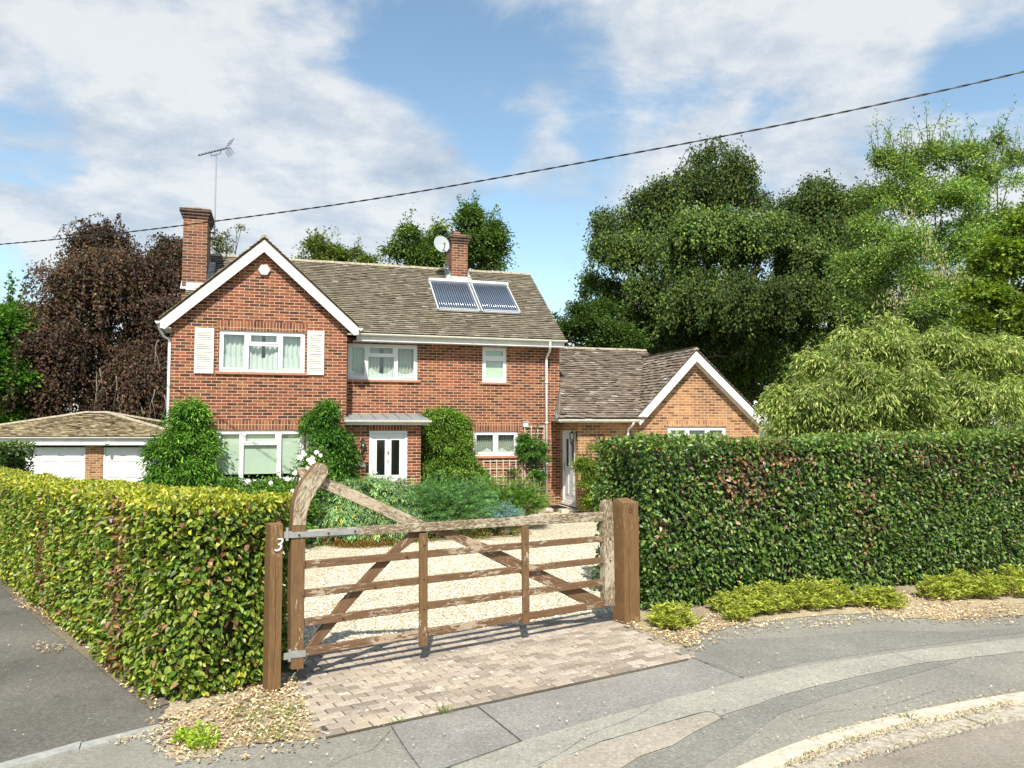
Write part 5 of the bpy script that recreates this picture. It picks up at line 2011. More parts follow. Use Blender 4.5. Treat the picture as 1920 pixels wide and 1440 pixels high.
def pal(n, cols, rng, w=None):
    c = np.array(cols, dtype=float)
    k = rng.choice(len(c), n, p=w)
    out = c[k] * np.exp(rng.normal(0, .24, (n, 1)))
    out += rng.normal(0, .006, (n, 3))
    return np.clip(out, 0.004, 0.9)


def leafmesh(name, P, T, N, L, W, col, mat, parent=None, six=False, fold=.22, loc=None):
    n = len(P)
    T = unit(T)
    B = unit(np.cross(N, T))
    N = np.cross(T, B)
    L = np.broadcast_to(np.asarray(L, float).reshape(-1, 1), (n, 1)) if np.ndim(L) else np.full((n, 1), L)
    W = np.broadcast_to(np.asarray(W, float).reshape(-1, 1), (n, 1)) if np.ndim(W) else np.full((n, 1), W)
    if six:
        pts = [P, P + T * L * .28 + B * W * .46 + N * W * fold, P + T * L * .68 + B * W * .40 + N * W * fold * .8 - N * L * .02, P + T * L - N * L * .10,
               P + T * L * .68 - B * W * .40 + N * W * fold * .8 - N * L * .02, P + T * L * .28 - B * W * .46 + N * W * fold]
        F = np.array([[0, 1, 2, 3], [0, 3, 4, 5]])
    else:
        pts = [P, P + T * L * .45 + B * W * .5 + N * W * fold, P + T * L - N * L * .08, P + T * L * .45 - B * W * .5 + N * W * fold]
        F = np.array([[0, 1, 2], [0, 2, 3]])
    k = len(pts)
    V = np.stack(pts, 1).reshape(-1, 3)
    idx = (np.arange(n)[:, None, None] * k + F[None]).reshape(-1)
    ln = np.full(n * 2, F.shape[1])
    C = np.ones((n, k, 4))
    C[:, :, :3] = col[:, None, :]
    if parent is not None:
        R = np.array(rootM(parent).inverted())
    else:
        R = np.array(Matrix.Translation(loc).inverted()) if loc is not None else np.eye(4)
    V = V @ R[:3, :3].T + R[:3, 3]
    me = raw_mesh(name, V, idx, ln, mat, col=C.reshape(-1, 4))
    o = bpy.data.objects.new(name, me)
    put(o, parent)
    if parent is None and loc is not None:
        o.location = loc
    return o


def rdir(n, rng):
    return unit(rng.normal(size=(n, 3)))


def hedge_faces(faces, dens, rng, rough=.06, seed=1):
    """faces: (P00, P10, P11, P01, outward) -> positions, normals"""
    Ps, Ns = [], []
    for f in faces:
        a, b_, c, d = [np.array(q, float) for q in f[:4]]
        out = np.array(f[4], float)
        out /= np.linalg.norm(out)
        area = np.linalg.norm(np.cross(b_ - a, d - a)) * .5 + np.linalg.norm(np.cross(b_ - c, d - c)) * .5
        n = int(area * dens * (f[5] if len(f) > 5 else 1))
        s_, t_ = rng.random(n), rng.random(n)
        P = (a * ((1 - s_) * (1 - t_))[:, None] + b_ * (s_ * (1 - t_))[:, None] + c * (s_ * t_)[:, None] + d * ((1 - s_) * t_)[:, None])
        disp = vnoise(P, 3.2, seed) * rough + vnoise(P, 9, seed + 1) * rough * .5
        P = P + out * (disp - rng.random(n) ** 1.6 * .14)[:, None]
        Ps.append(P)
        Ns.append(np.tile(out, (n, 1)))
    return np.concatenate(Ps), np.concatenate(Ns)


def sm(x, a, b_):
    t = np.clip((x - a) / (b_ - a), 0, 1)
    return t * t * (3 - 2 * t)


# ---- left hedge, along the lane and round to the gate post
rng = np.random.default_rng(21)
inn = np.array([hdir[1], -hdir[0], 0]) * .98
lh = thing('beech_hedge', 'clipped yellow-green beech hedge turning the corner between the lane and the left gate post', 'hedge', Matrix.Translation(tuple(hB)))
zA, zB, zC, zD = 1.555, 1.59, 1.36, 1.30
iA = hA + np.array([.03, .95, 0])
iB = hB + inn * 1.0 + hdir * .75
iC, iD = hC + inn, hD + inn


def up(p, z):
    return np.array([p[0], p[1], z])


nAB = np.array([(hA - hB)[1], -(hA - hB)[0], 0])
nBC = np.array([-hdir[1], hdir[0], 0])
# the corner is rounded: three facets
c1, c2 = hB + (hA - hB) * .28, hB + hdir * .28
faces = [(up(hA, .04), up(c1, .04), up(c1, zB), up(hA, zA), nAB),
         (up(c1, .04), up(c2, .04), up(c2, zB), up(c1, zB), unit(nAB) + unit(nBC)),
         (up(c2, .04), up(hC, .04), up(hC, zC), up(c2, zB), nBC),
         (up(hC, .04), up(hD, .04), up(hD, zD), up(hC, zC), nBC, .55),
         (up(hA, .04), up(iA, .04), up(iA, zA), up(hA, zA), (1, 0, 0)),
         (up(iB, .04), up(iC, .04), up(iC, zC), up(iB, zB), -nBC, .3),
         (up(iA, .04), up(iB, .04), up(iB, zB), up(iA, zA), -nAB, .3),
         (up(hA, zA), up(iA, zA), up(iB, zB), up(c1, zB), (0, 0, 1), 1.7),
         (up(c1, zB), up(iB, zB), up(iC, zC), up(c2, zB), (0, 0, 1), .9),
         (up(c2, zB), up(iB, zB), up(iC, zC), up(hC, zC), (0, 0, 1), 1.6),
         (up(hC, zC), up(iC, zC), up(iD, zD), up(hD, zD), (0, 0, 1), 1.2)]
P, N = hedge_faces(faces, 1750, rng, .045, 3)
top = N[:, 2] > .9
zt_ = np.interp(np.linalg.norm(P[:, :2] - hB[:2], axis=1), [0, 7, 14], [zB, zC, zD])
n = len(P)
T = unit(N * .55 + np.array([0, 0, -.35]) * (~top)[:, None] + rng.normal(0, .55, (n, 3)))
NN_ = unit(N * .55 + np.array([0, 0, .75]) + rng.normal(0, .42, (n, 3)))
dist = np.linalg.norm(P[:, :2] - hB[:2], axis=1)
nz = vnoise(P, 1.1, 5)
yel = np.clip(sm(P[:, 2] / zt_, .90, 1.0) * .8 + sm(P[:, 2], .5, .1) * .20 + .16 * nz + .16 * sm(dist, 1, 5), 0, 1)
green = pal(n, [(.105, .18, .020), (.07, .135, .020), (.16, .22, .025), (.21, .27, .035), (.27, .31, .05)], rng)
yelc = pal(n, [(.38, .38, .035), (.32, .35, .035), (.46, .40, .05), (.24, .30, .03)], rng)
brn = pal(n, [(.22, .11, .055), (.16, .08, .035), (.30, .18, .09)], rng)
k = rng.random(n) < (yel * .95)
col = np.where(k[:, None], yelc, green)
# a column of dead brown leaves and two thinner ones
along = (P[:, :2] - hB[:2]) @ hdir[:2]
bp_ = np.exp(-((along - 1.15 - .12 * P[:, 2] - .10 * vnoise(P, 2.5, 9)) / .24) ** 2) * (.55 + .25 * vnoise(P, 4, 10)) + np.exp(-((along - 4.2) / .25) ** 2) * .5 * (P[:, 2] < 1.2) + .07
bp_ *= (1 - .85 * top)
kb = rng.random(n) < bp_
col[kb] = brn[kb]
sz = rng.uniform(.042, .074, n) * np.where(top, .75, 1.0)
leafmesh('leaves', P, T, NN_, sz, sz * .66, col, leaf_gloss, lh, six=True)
# woody heart of the hedge
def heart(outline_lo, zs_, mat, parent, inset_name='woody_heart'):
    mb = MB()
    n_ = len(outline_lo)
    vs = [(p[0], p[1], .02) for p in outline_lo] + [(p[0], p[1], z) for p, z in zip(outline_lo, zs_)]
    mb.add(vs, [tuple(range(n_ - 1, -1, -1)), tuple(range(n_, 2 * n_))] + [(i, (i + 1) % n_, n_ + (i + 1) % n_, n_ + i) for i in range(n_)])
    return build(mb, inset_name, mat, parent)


uBC = unit(-nBC)
core = [hA + np.array([-.12, .17, 0]), c1 * .5 + hB * .5 + uBC * .15 + np.array([0, .22, 0]), c2 + uBC * .17, hC + uBC * .17, hD + uBC * .17, iD - uBC * .15, iC - uBC * .15, iB - uBC * .15, iA + np.array([-.14, -.12, 0])]
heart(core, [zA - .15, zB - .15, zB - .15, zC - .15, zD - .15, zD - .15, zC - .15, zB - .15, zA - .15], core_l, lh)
# bare stems showing at the foot
st = MB()
rs = random.Random(8)
for i in range(60):
    f = rs.random()
    b0_ = hB + (hD - hB) * f + uBC * rs.uniform(.10, .5)
    st.tube([tuple(b0_), (b0_[0] + rs.uniform(-.05, .05), b0_[1] + rs.uniform(-.05, .05), .4), (b0_[0] + rs.uniform(-.1, .1), b0_[1] + rs.uniform(-.1, .1), .9)], [.014, .01, .005], 5)
tag(build(st, 'stems', bark, lh), kind='stuff')

# ---- right hedge
rng = np.random.default_rng(22)
rh = thing('hornbeam_hedge', 'tall clipped dark green hedge with browned patches, right of the thick gate post', 'hedge', Matrix.Translation(tuple(rA)))
back = np.array([-((rB - rA)[1]), (rB - rA)[0], 0])
back = back / np.linalg.norm(back)
rdv = (rB - rA) / np.linalg.norm(rB - rA)
z0h, z1h = 2.02, 2.16
rC_ = rA + rdv * 13
bA, bC = rA + back * 1.35, rC_ + back * 1.35
faces = [(up(rA, .05), up(rC_, .05), up(rC_, z1h), up(rA, z0h), -back),
         (up(rA, .05), up(bA, .05), up(bA, z0h), up(rA, z0h), -rdv, 1.0),
         (up(rA, z0h), up(bA, z0h), up(bC, z1h), up(rC_, z1h), (0, 0, 1), .9),
         (up(bA, .05), up(bC, .05), up(bC, z1h), up(bA, z0h), back, .2)]
P, N = hedge_faces(faces, 1500, rng, .075, 9)
P[:, 2] += .03 * vnoise(P, 1.6, 31) * (P[:, 2] / 2)
n = len(P)
top = N[:, 2] > .9
T = unit(N * .5 + np.array([0, 0, -.40]) * (~top)[:, None] + rng.normal(0, .55, (n, 3)))
NN_ = unit(N * .55 + np.array([0, 0, .65]) + rng.normal(0, .42, (n, 3)))
g = pal(n, [(.054, .112, .020), (.080, .148, .026), (.034, .076, .018), (.13, .20, .04)], rng, [.32, .3, .2, .18])
lite = pal(n, [(.13, .21, .04), (.18, .25, .05)], rng)
brn = pal(n, [(.30, .155, .09), (.36, .22, .14), (.20, .11, .06), (.15, .10, .05)], rng)
al = (P - rA) @ rdv
hz_ = P[:, 2]
pb_ = .55 * np.exp(-((al - 1.95) / .55) ** 2 - ((hz_ - 1.80) / .18) ** 2) + .38 * np.exp(-((al - 1.5) / .6) ** 2 - ((hz_ - 1.45) / .35) ** 2) + .35 * np.exp(-((al - 4.3) / .7) ** 2 - ((hz_ - 1.75) / .25) ** 2) + .9 * np.exp(-((al - .22) / .10) ** 2 - ((hz_ - 1.02) / .08) ** 2) + .30 * np.exp(-((al - 3.4) / .35) ** 2 - ((hz_ - 1.1) / .5) ** 2) + .3 * np.exp(-((al - 6.5) / .9) ** 2 - ((hz_ - 1.6) / .3) ** 2)
pb_ = pb_ * (1 + .6 * vnoise(P, 5, 12)) + .02
u_ = rng.random(n)
col = np.where((rng.random(n) < .22 + .55 * sm(hz_, 1.85, 2.1) + .12 * vnoise(P, 1.2, 44))[:, None], lite, g)
col[u_ < pb_] = brn[u_ < pb_]
# thin places where the brown is
keep = rng.random(n) > np.clip(pb_ * .5, 0, .6) + .25 * (vnoise(P, 2.6, 77) > .75)
P, T, NN_, col = P[keep], T[keep], NN_[keep], col[keep]
sz = rng.uniform(.038, .074, len(P))
leafmesh('leaves', P, T, NN_, sz, sz * .66, col, leaf_gloss, rh, six=True)
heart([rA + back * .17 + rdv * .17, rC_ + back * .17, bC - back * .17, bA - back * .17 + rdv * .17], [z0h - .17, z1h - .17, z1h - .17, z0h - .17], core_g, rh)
st = MB()
for i in range(420):
    q = rA + rdv * rs.uniform(.1, 9) + back * rs.uniform(.05, .25)
    z = rs.uniform(.1, 1.8)
    d_ = Vector((rs.uniform(-1, 1), rs.uniform(-.6, .2), rs.uniform(.1, 1))).normalized() * rs.uniform(.12, .4)
    st.tube([(q[0], q[1], z), (q[0] + d_.x, q[1] + d_.y, z + d_.z)], [.006, .002], 4)
tag(build(st, 'twigs', bark, rh), kind='stuff')


# ---- trees
def limb(mb, p, q, r0, r1, rs_, sag=.12, n=7):
    p, q = Vector(p), Vector(q)
    L = (q - p).length
    off = Vector((rs_.uniform(-1, 1), rs_.uniform(-1, 1), rs_.uniform(-.2, 1))) * L * sag
    pts, rr = [], []
    for i in range(n):
        t_ = i / (n - 1)
        pts.append(p.lerp(q, t_) + off * (4 * t_ * (1 - t_)) * .5 + Vector((rs_.uniform(-1, 1), rs_.uniform(-1, 1), rs_.uniform(-1, 1))) * L * .018)
        rr.append(r0 + (r1 - r0) * t_)
    mb.tube(pts, rr, 7)


def lobes_px(lst, Y):
    """(px, py, r_px, dY[, flat]) -> centre, radius"""
    out = []
    for l in lst:
        px, py, r, dY = l[:4]
        c = AT(px, py, Y + dY)
        out.append((c, r / FPX * (Y + dY), l[4] if len(l) > 4 else .8))
    return out


def crown_points(lobes, ncl, rng, shell=.55, lowcut=-.5, clump=0, crel=.30, cflat=.62):
    if clump:
        ns = max(8, ncl // clump)
        C0, D0, R0 = crown_points(lobes, ns, rng, shell, lowcut)
        k = rng.integers(0, ns, ncl)
        rs_ = (R0 * crel * rng.uniform(.6, 1.35, ns))[k]
        D1 = rdir(ncl, rng)
        D1[:, 2] = np.abs(D1[:, 2]) * .9 - .12
        D1 = unit(D1)
        off = D1 * (rs_ * (.55 + .5 * rng.random(ncl)))[:, None]
        off[:, 2] *= cflat
        return C0[k] + off, unit(D0[k] * .5 + D1), R0[k]
    w = np.array([l[1] ** 2 for l in lobes])
    k = rng.choice(len(lobes), ncl, p=w / w.sum())
    C = np.array([l[0] for l in lobes])[k]
    R = np.array([l[1] for l in lobes])[k]
    Fl = np.array([l[2] for l in lobes])[k]
    D = rdir(ncl, rng)
    lo = D[:, 2] < lowcut
    D[lo, 2] *= -1
    rr = shell + (1.06 - shell) * rng.random(ncl) ** .6
    off = D * (R * rr)[:, None]
    off[:, 2] *= Fl
    return C + off, D, R


def bushy_tree(name, label, cat, lobes, base, trunk_r, ncl, per, crad, L, W, cols, mat, rng, group=None, shell=.5, droop=.25, upn=.7, flat=.55, bark_m=None, limbs=True, colnoise=.25, shoots=0, parent=None, wts=None, lowcut=-.5, shootlen=1.4, clump=9, crel=.34):
    t_ = parent or thing(name, label, cat, Matrix.Translation(tuple(base)), group)
    if limbs:
        rs_ = random.Random(int(abs(base[0]) * 100) + 1)
        mb = MB()
        top_c = max(lobes, key=lambda l: l[0][2])
        mid = Vector(base).lerp(Vector(tuple(top_c[0])), .45)
        mid.x = base[0] * .6 + top_c[0][0] * .4
        mb.tube([Vector(base) - Vector((0, 0, .3)), Vector(base) + Vector((0, 0, .3)), mid.lerp(Vector(base), .5) + Vector((.05, 0, 0)), mid], [trunk_r * 1.3, trunk_r, trunk_r * .85, trunk_r * .65], 10)
        limb(mb, mid, top_c[0], trunk_r * .6, trunk_r * .12, rs_, .05)
        for c, r_, f in lobes:
            s_ = Vector(base).lerp(mid, rs_.uniform(.6, 1.0))
            limb(mb, s_, c, trunk_r * .38, trunk_r * .10, rs_)
            for q in range(5):
                dd_ = rdir(1, rng)[0]
                dd_[2] = abs(dd_[2]) * .7
                limb(mb, c, c + dd_ * r_ * .9, trunk_r * .10, .012, rs_, .15, 5)
    C, D, R = crown_points(lobes, ncl, rng, shell, lowcut, clump, crel)
    m_ = ncl * per
    ci = np.repeat(np.arange(ncl), per)
    cr = (crad * rng.uniform(.6, 1.35, ncl))[ci]
    off = rng.normal(0, .5, (m_, 3)) * cr[:, None]
    off[:, 2] *= flat
    P = C[ci] + off
    P[:, 2] -= droop * (off[:, 0] ** 2 + off[:, 1] ** 2) / np.maximum(cr, .01)
    Dn = D[ci]
    T = unit(Dn * .5 + unit(off) * .7 + rng.normal(0, .4, (m_, 3)) + np.array([0, 0, -droop]))
    Nn_ = unit(Dn * .35 + np.array([0, 0, upn]) + rng.normal(0, .42, (m_, 3)))
    col = pal(m_, cols, rng, wts)
    tone = 1 + colnoise * vnoise(C, .9, 3)[ci] + colnoise * .7 * rng.normal(0, 1, ncl)[ci]
    col = np.clip(col * tone[:, None], .004, .9)
    sz = L * rng.uniform(.7, 1.25, m_)
    Pl, Tl, Nl, cl_, sl_ = [P], [T], [Nn_], [col], [sz]
    if shoots:
        # leading shoots standing clear of the crown
        idx = np.argsort(-C[:, 2] + rng.normal(0, .6, ncl))[:shoots * 3]
        idx = rng.choice(idx, shoots, replace=False)
        tw = MB()
        for i in idx:
            ln_ = shootlen * rng.uniform(.5, 1.3)
            d0 = unit(D[i] * .6 + np.array([0, 0, 1.0]) + rng.normal(0, .15, 3))
            q0 = C[i]
            q1 = q0 + d0 * ln_
            bend = rng.normal(0, .12, 3) * ln_
            ts = np.linspace(0, 1, 12)
            path = q0 + (q1 - q0) * ts[:, None] + bend * (ts ** 2)[:, None]
            tw.tube([tuple(p) for p in path[::3]], [.014, .010, .007, .004], 4)
            k_ = int(26 * ln_)
            s_ = rng.random(k_)
            pp = q0 + (q1 - q0) * s_[:, None] + bend * (s_ ** 2)[:, None]
            side = rng.normal(0, 1, (k_, 3))
            Pl.append(pp + side * .03)
            Tl.append(unit(side + d0 * .4))
            Nl.append(unit(rng.normal(0, .5, (k_, 3)) + np.array([0, 0, 1])))
            cl_.append(pal(k_, cols, rng, wts) * 1.1)
            sl_.append(L * rng.uniform(.7, 1.2, k_))
        if limbs:
            mb.add(tw.v, tw.f)
        else:
            build(tw, 'stem', bark_m or bark, t_)
    P, T, Nn_, col, sz = np.concatenate(Pl), np.concatenate(Tl), np.concatenate(Nl), np.concatenate(cl_), np.concatenate(sl_)
    if limbs:
        build(mb, 'trunk', bark_m or bark, t_)
    leafmesh('crown', P, T, Nn_, sz, sz * W, col, mat, t_)
    return t_


def weeping_tree(name, label, cat, lobes, base, trunk_r, nst, per, length, L, W, cols, mat, rng, spread=.35, out_=.5, bark_m=None, parent=None, shell=.6, colnoise=.3, limbs=True, width=.12, tag_group=None, lowcut=-.2, wisps=0, clump=16, crel=.34, cflat=.62):
    t_ = parent or thing(name, label, cat, Matrix.Translation(tuple(base)), tag_group)
    if limbs:
        rs_ = random.Random(int(abs(base[0]) * 90) + 4)
        mb = MB()
        top_c = max(lobes, key=lambda l: l[0][2])
        mid = Vector(base).lerp(Vector(tuple(top_c[0])), .5)
        mb.tube([Vector(base) - Vector((0, 0, .3)), Vector(base) + Vector((0, 0, .4)), mid], [trunk_r * 1.3, trunk_r, trunk_r * .7], 10)
        for c, r_, f in lobes:
            limb(mb, Vector(base).lerp(mid, rs_.uniform(.5, 1)), c, trunk_r * .42, trunk_r * .10, rs_, .14)
            for q in range(5):
                dd_ = rdir(1, rng)[0]
                dd_[2] = abs(dd_[2]) * .8 - .1
                limb(mb, c, c + dd_ * r_ * .95, trunk_r * .12, .015, rs_, .2, 6)
    C, D, R = crown_points(lobes, nst, rng, shell, lowcut, clump, crel, cflat)
    Ln = length * rng.uniform(.45, 1.5, nst)
    hor = unit(np.stack((D[:, 0] + rng.normal(0, .35, nst), D[:, 1] + rng.normal(0, .35, nst), np.zeros(nst)), 1))
    m_ = nst * per
    ci = np.repeat(np.arange(nst), per)
    s_ = rng.random(m_) ** .85
    P = C[ci] + hor[ci] * (out_ * Ln[ci] * np.sqrt(s_) * .7)[:, None]
    P[:, 2] += Ln[ci] * (.16 * np.sin(np.minimum(s_ * 4, pi)) - s_ ** 1.25 * .95)
    P += rng.normal(0, 1, (m_, 3)) * (width * (1.15 - .75 * s_))[:, None]
    T = unit(hor[ci] * (.7 - .4 * s_)[:, None] + np.array([0, 0, -.75]) + rng.normal(0, .45, (m_, 3)))
    Nn_ = unit(hor[ci] * .55 + np.array([0, 0, .55]) + rng.normal(0, .45, (m_, 3)))
    col = pal(m_, cols, rng)
    tone = 1 + colnoise * vnoise(C, .7, 6)[ci] + colnoise * .6 * rng.normal(0, 1, nst)[ci]
    col = np.clip(col * tone[:, None], .004, .9)
    sz = L * rng.uniform(.7, 1.25, m_)
    Pl, Tl, Nl, cl_, sl_ = [P], [T], [Nn_], [col], [sz]
    if wisps:
        tw = MB()
        idx = rng.choice(np.argsort(-C[:, 2])[:wisps * 5], wisps, replace=False)
        for i in idx:
            ln_ = rng.uniform(.7, 1.8)
            ts = np.linspace(0, 1, 10)
            hx = hor[i] * rng.uniform(.4, 1)
            path = C[i] + hx * (ln_ * .8 * ts)[:, None] + np.array([0, 0, 1.0]) * (ln_ * (1.3 * ts - 1.5 * ts ** 2.2))[:, None]
            tw.tube([tuple(p) for p in path], .012, 4)
            k_ = int(24 * ln_)
            q = rng.random(k_) * 9
            pp = path[np.floor(q).astype(int)] * (1 - (q % 1))[:, None] + path[np.minimum(np.floor(q).astype(int) + 1, 9)] * (q % 1)[:, None]
            Pl.append(pp + rng.normal(0, .05, (k_, 3)))
            Tl.append(unit(rng.normal(0, 1, (k_, 3)) + np.array([0, 0, -.6])))
            Nl.append(unit(rng.normal(0, .5, (k_, 3)) + np.array([0, 0, 1])))
            cl_.append(pal(k_, cols, rng))
            sl_.append(L * rng.uniform(.7, 1.2, k_))
        if limbs:
            mb.add(tw.v, tw.f)
        else:
            build(tw, 'stem', bark_m or bark, t_)
    P, T, Nn_, col, sz = np.concatenate(Pl), np.concatenate(Tl), np.concatenate(Nl), np.concatenate(cl_), np.concatenate(sl_)
    if limbs:
        build(mb, 'trunk', bark_m or bark, t_)
    leafmesh('crown', P, T, Nn_, sz, sz * W, col, mat, t_)
    return t_


# purple weeping beech
rng = np.random.default_rng(31)
PY = 33.0
lob = lobes_px([(215, 520, 62, 0), (130, 540, 60, -1), (290, 515, 50, 1), (200, 470, 40, 1), (75, 610, 48, 0), (120, 650, 60, -2), (300, 600, 60, 0), (285, 700, 60, -1),
                (60, 700, 40, 1), (75, 760, 46, -1), (150, 750, 58, -2), (240, 765, 60, -2), (330, 640, 50, 2), (200, 640, 50, 2.5), (330, 480, 30, 2), (340, 740, 50, 0), (45, 790, 40, 0)], PY)
base = AT(215, 870, PY + .5)
base[2] = zg(base[0], base[1])
pb1 = weeping_tree('copper_beech', 'dark purple weeping beech tree rising behind the garage', 'tree', lob, base, .38, 3300, 44, 2.0, .13, .72,
             [(.067, .038, .025), (.090, .049, .030), (.037, .023, .018), (.131, .078, .045), (.061, .053, .031)], leaf_dark, rng, wisps=42, shell=.62, width=.15, lowcut=-.35, clump=26, crel=.40)
# pale bare twigs hanging in the purple beech
rs = random.Random(12)
for px, py, ln_ in ((135, 665, 1.3), (140, 670, 1.0), (182, 700, 1.6), (187, 690, 1.2), (218, 705, 1.5), (230, 740, 1.4), (295, 640, 1.2), (290, 730, 1.3), (308, 740, 1.2), (262, 755, 1.0), (222, 750, 1.1), (160, 780, .8)):
    tw = MB()
    p = Vector(AT(px, py, PY - 3.1))
    pts = [p]
    dx = rs.uniform(-.35, .35)
    for i in range(6):
        pts.append(pts[-1] + Vector((dx * ln_ / 6 + rs.uniform(-.05, .05), rs.uniform(-.04, .04), -ln_ / 6)))
    tw.tube(pts, [.022, .018, .015, .012, .009, .006, .004], 5)
    tw.tube([pts[2], pts[2] + Vector((-dx * .5, 0, -.3)), pts[2] + Vector((-dx, 0, -.8))], [.012, .008, .004], 4)
    build(tw, 'bare_branch', bark_dead, pb1)

# bright green tree far left
rng = np.random.default_rng(32)
lob = lobes_px([(-10, 620, 48, 0), (-20, 700, 55, -1), (5, 760, 45, 0), (-60, 640, 70, 1), (-70, 760, 80, 1), (10, 590, 22, 1)], 30)
base = AT(-40, 860, 30)
base[2] = -.5
bushy_tree('lime_tree', 'bright green broadleaved tree cut off by the left edge of the photo', 'tree', lob, base, .25, 560, 60, .55, .17, .65,
           [(.075, .19, .018), (.11, .25, .022), (.05, .12, .015)], leaf_soft, rng, shoots=6)
# green branches inside the purple tree's left side
lob = lobes_px([(95, 615, 26, 1.5), (120, 640, 30, 2.0), (70, 680, 34, 2.5), (110, 720, 30, 3)], PY + 2)
base = AT(100, 860, PY + 5)
base[2] = -.5
bushy_tree('elder_tree', 'green tree glimpsed through the left side of the purple beech', 'tree', lob, base, .15, 190, 45, .5, .15, .6,
           [(.07, .16, .02), (.05, .11, .018)], leaf_soft, rng)
# thin tree behind the left chimney
lob = lobes_px([(418, 460, 16, 0), (424, 440, 11, 0), (445, 428, 9, 0), (405, 450, 10, 0), (415, 478, 16, 0)], 31)
base = AT(415, 860, 31)
base[2] = -.03
bushy_tree('birch_tree', 'small wispy tree top showing between the left chimney and the gable', 'tree', lob, base, .10, 48, 14, .22, .11, .6,
           [(.12, .17, .06), (.10, .13, .05), (.20, .16, .09)], leaf_soft, rng, shoots=7, shell=.2)
# trees over the main ridge
rng = np.random.default_rng(33)
lob = lobes_px([(603, 475, 24, 0), (590, 462, 18, 0), (632, 480, 22, .5), (660, 488, 20, .5), (618, 500, 34, 0), (682, 492, 14, 0), (570, 490, 14, 0)], 32)
base = AT(615, 860, 32)
base[2] = -.03
bushy_tree('ash_tree', 'olive green tree top over the roof ridge midway between gable and right chimney', 'tree', lob, base, .22, 260, 38, .38, .12, .62,
           [(.132, .184, .035), (.098, .150, .029), (.184, .207, .046)], leaf_dark, rng, shoots=12, shell=.25, shootlen=.8)
lob = lobes_px([(740, 480, 30, 0), (775, 462, 34, 0), (815, 465, 30, 1), (890, 430, 34, 0), (885, 405, 18, 0), (915, 460, 34, 0), (860, 470, 34, 1), (915, 490, 24, 0), (830, 440, 22, .5), (800, 490, 30, 0), (925, 435, 18, 0), (760, 445, 16, 0), (935, 497, 15, 0)], 31)
base = AT(830, 860, 31)
base[2] = -.03
bushy_tree('oak_tree', 'broad green tree crown behind the right chimney and satellite dish', 'tree', lob, base, .3, 780, 44, .40, .125, .62,
           [(.087, .158, .030), (.060, .120, .024), (.131, .186, .033), (.049, .087, .022)], leaf_dark, rng, shoots=30, shell=.35, shootlen=.9, droop=.4)

# big green weeping beech on the right
rng = np.random.default_rng(34)
BY = 34.0
lob = lobes_px([(1340, 345, 60, 0), (1290, 370, 50, -1), (1400, 380, 60, 0), (1470, 385, 60, 1), (1540, 400, 60, 0), (1590, 400, 50, 1), (1190, 420, 55, 0), (1150, 470, 50, -1), (1240, 450, 70, -2),
                (1330, 470, 80, -3), (1430, 480, 80, -2), (1520, 490, 80, -1), (1600, 480, 60, 0), (1140, 540, 42, 0), (1185, 570, 60, -1), (1260, 560, 70, -3), (1350, 580, 80, -4), (1450, 590, 80, -3),
                (1550, 580, 80, -1), (1180, 640, 60, 0), (1260, 650, 60, -2), (1370, 670, 70, -3), (1470, 690, 70, -2), (1420, 740, 60, -1), (1330, 720, 50, 0), (1560, 690, 70, 0), (1610, 620, 60, 1)], BY)
base = AT(1400, 870, BY + 1)
base[2] = -.03
weeping_tree('green_beech', 'huge dark green weeping beech tree towering behind the low side wing', 'tree', lob, base, .55, 5400, 56, 1.0, .125, .70,
             [(.070, .115, .022), (.095, .140, .026), (.045, .078, .018), (.135, .175, .036), (.035, .065, .024)], leaf_dark, rng, wisps=22, shell=.72, width=.20, out_=.55, colnoise=.34, lowcut=-.25, clump=38, crel=.44, cflat=.72)
rng = np.random.default_rng(35)
lob = lobes_px([(1080, 600, 30, 0), (1050, 600, 18, 1), (1120, 600, 36, 1), (1090, 640, 40, 0), (1150, 640, 40, 0), (1060, 630, 25, 0)], 29)
base = AT(1090, 860, 29)
base[2] = -.03
bushy_tree('yew_tree', 'small dark green tree between the main roof end and the big weeping beech', 'tree', lob, base, .2, 420, 44, .42, .12, .55,
           [(.058, .117, .020), (.039, .083, .017), (.098, .147, .024)], leaf_dark, rng, shoots=10, shootlen=.7)
# shade wood behind the wing so the crowns have something dark behind them
rng = np.random.default_rng(36)
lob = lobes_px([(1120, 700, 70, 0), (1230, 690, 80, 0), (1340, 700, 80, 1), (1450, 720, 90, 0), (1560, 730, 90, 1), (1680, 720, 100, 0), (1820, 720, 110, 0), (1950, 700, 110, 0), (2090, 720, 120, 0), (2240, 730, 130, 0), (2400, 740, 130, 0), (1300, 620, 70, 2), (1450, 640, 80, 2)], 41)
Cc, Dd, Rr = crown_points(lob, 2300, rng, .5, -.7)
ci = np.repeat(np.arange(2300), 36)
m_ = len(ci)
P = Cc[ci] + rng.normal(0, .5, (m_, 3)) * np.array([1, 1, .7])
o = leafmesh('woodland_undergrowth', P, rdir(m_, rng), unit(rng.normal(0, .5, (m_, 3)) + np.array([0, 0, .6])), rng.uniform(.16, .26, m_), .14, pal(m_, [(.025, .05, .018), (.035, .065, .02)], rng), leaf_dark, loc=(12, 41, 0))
tag(o, 'dark shaded undergrowth of the wood behind the house and trees', 'undergrowth', kind='stuff')

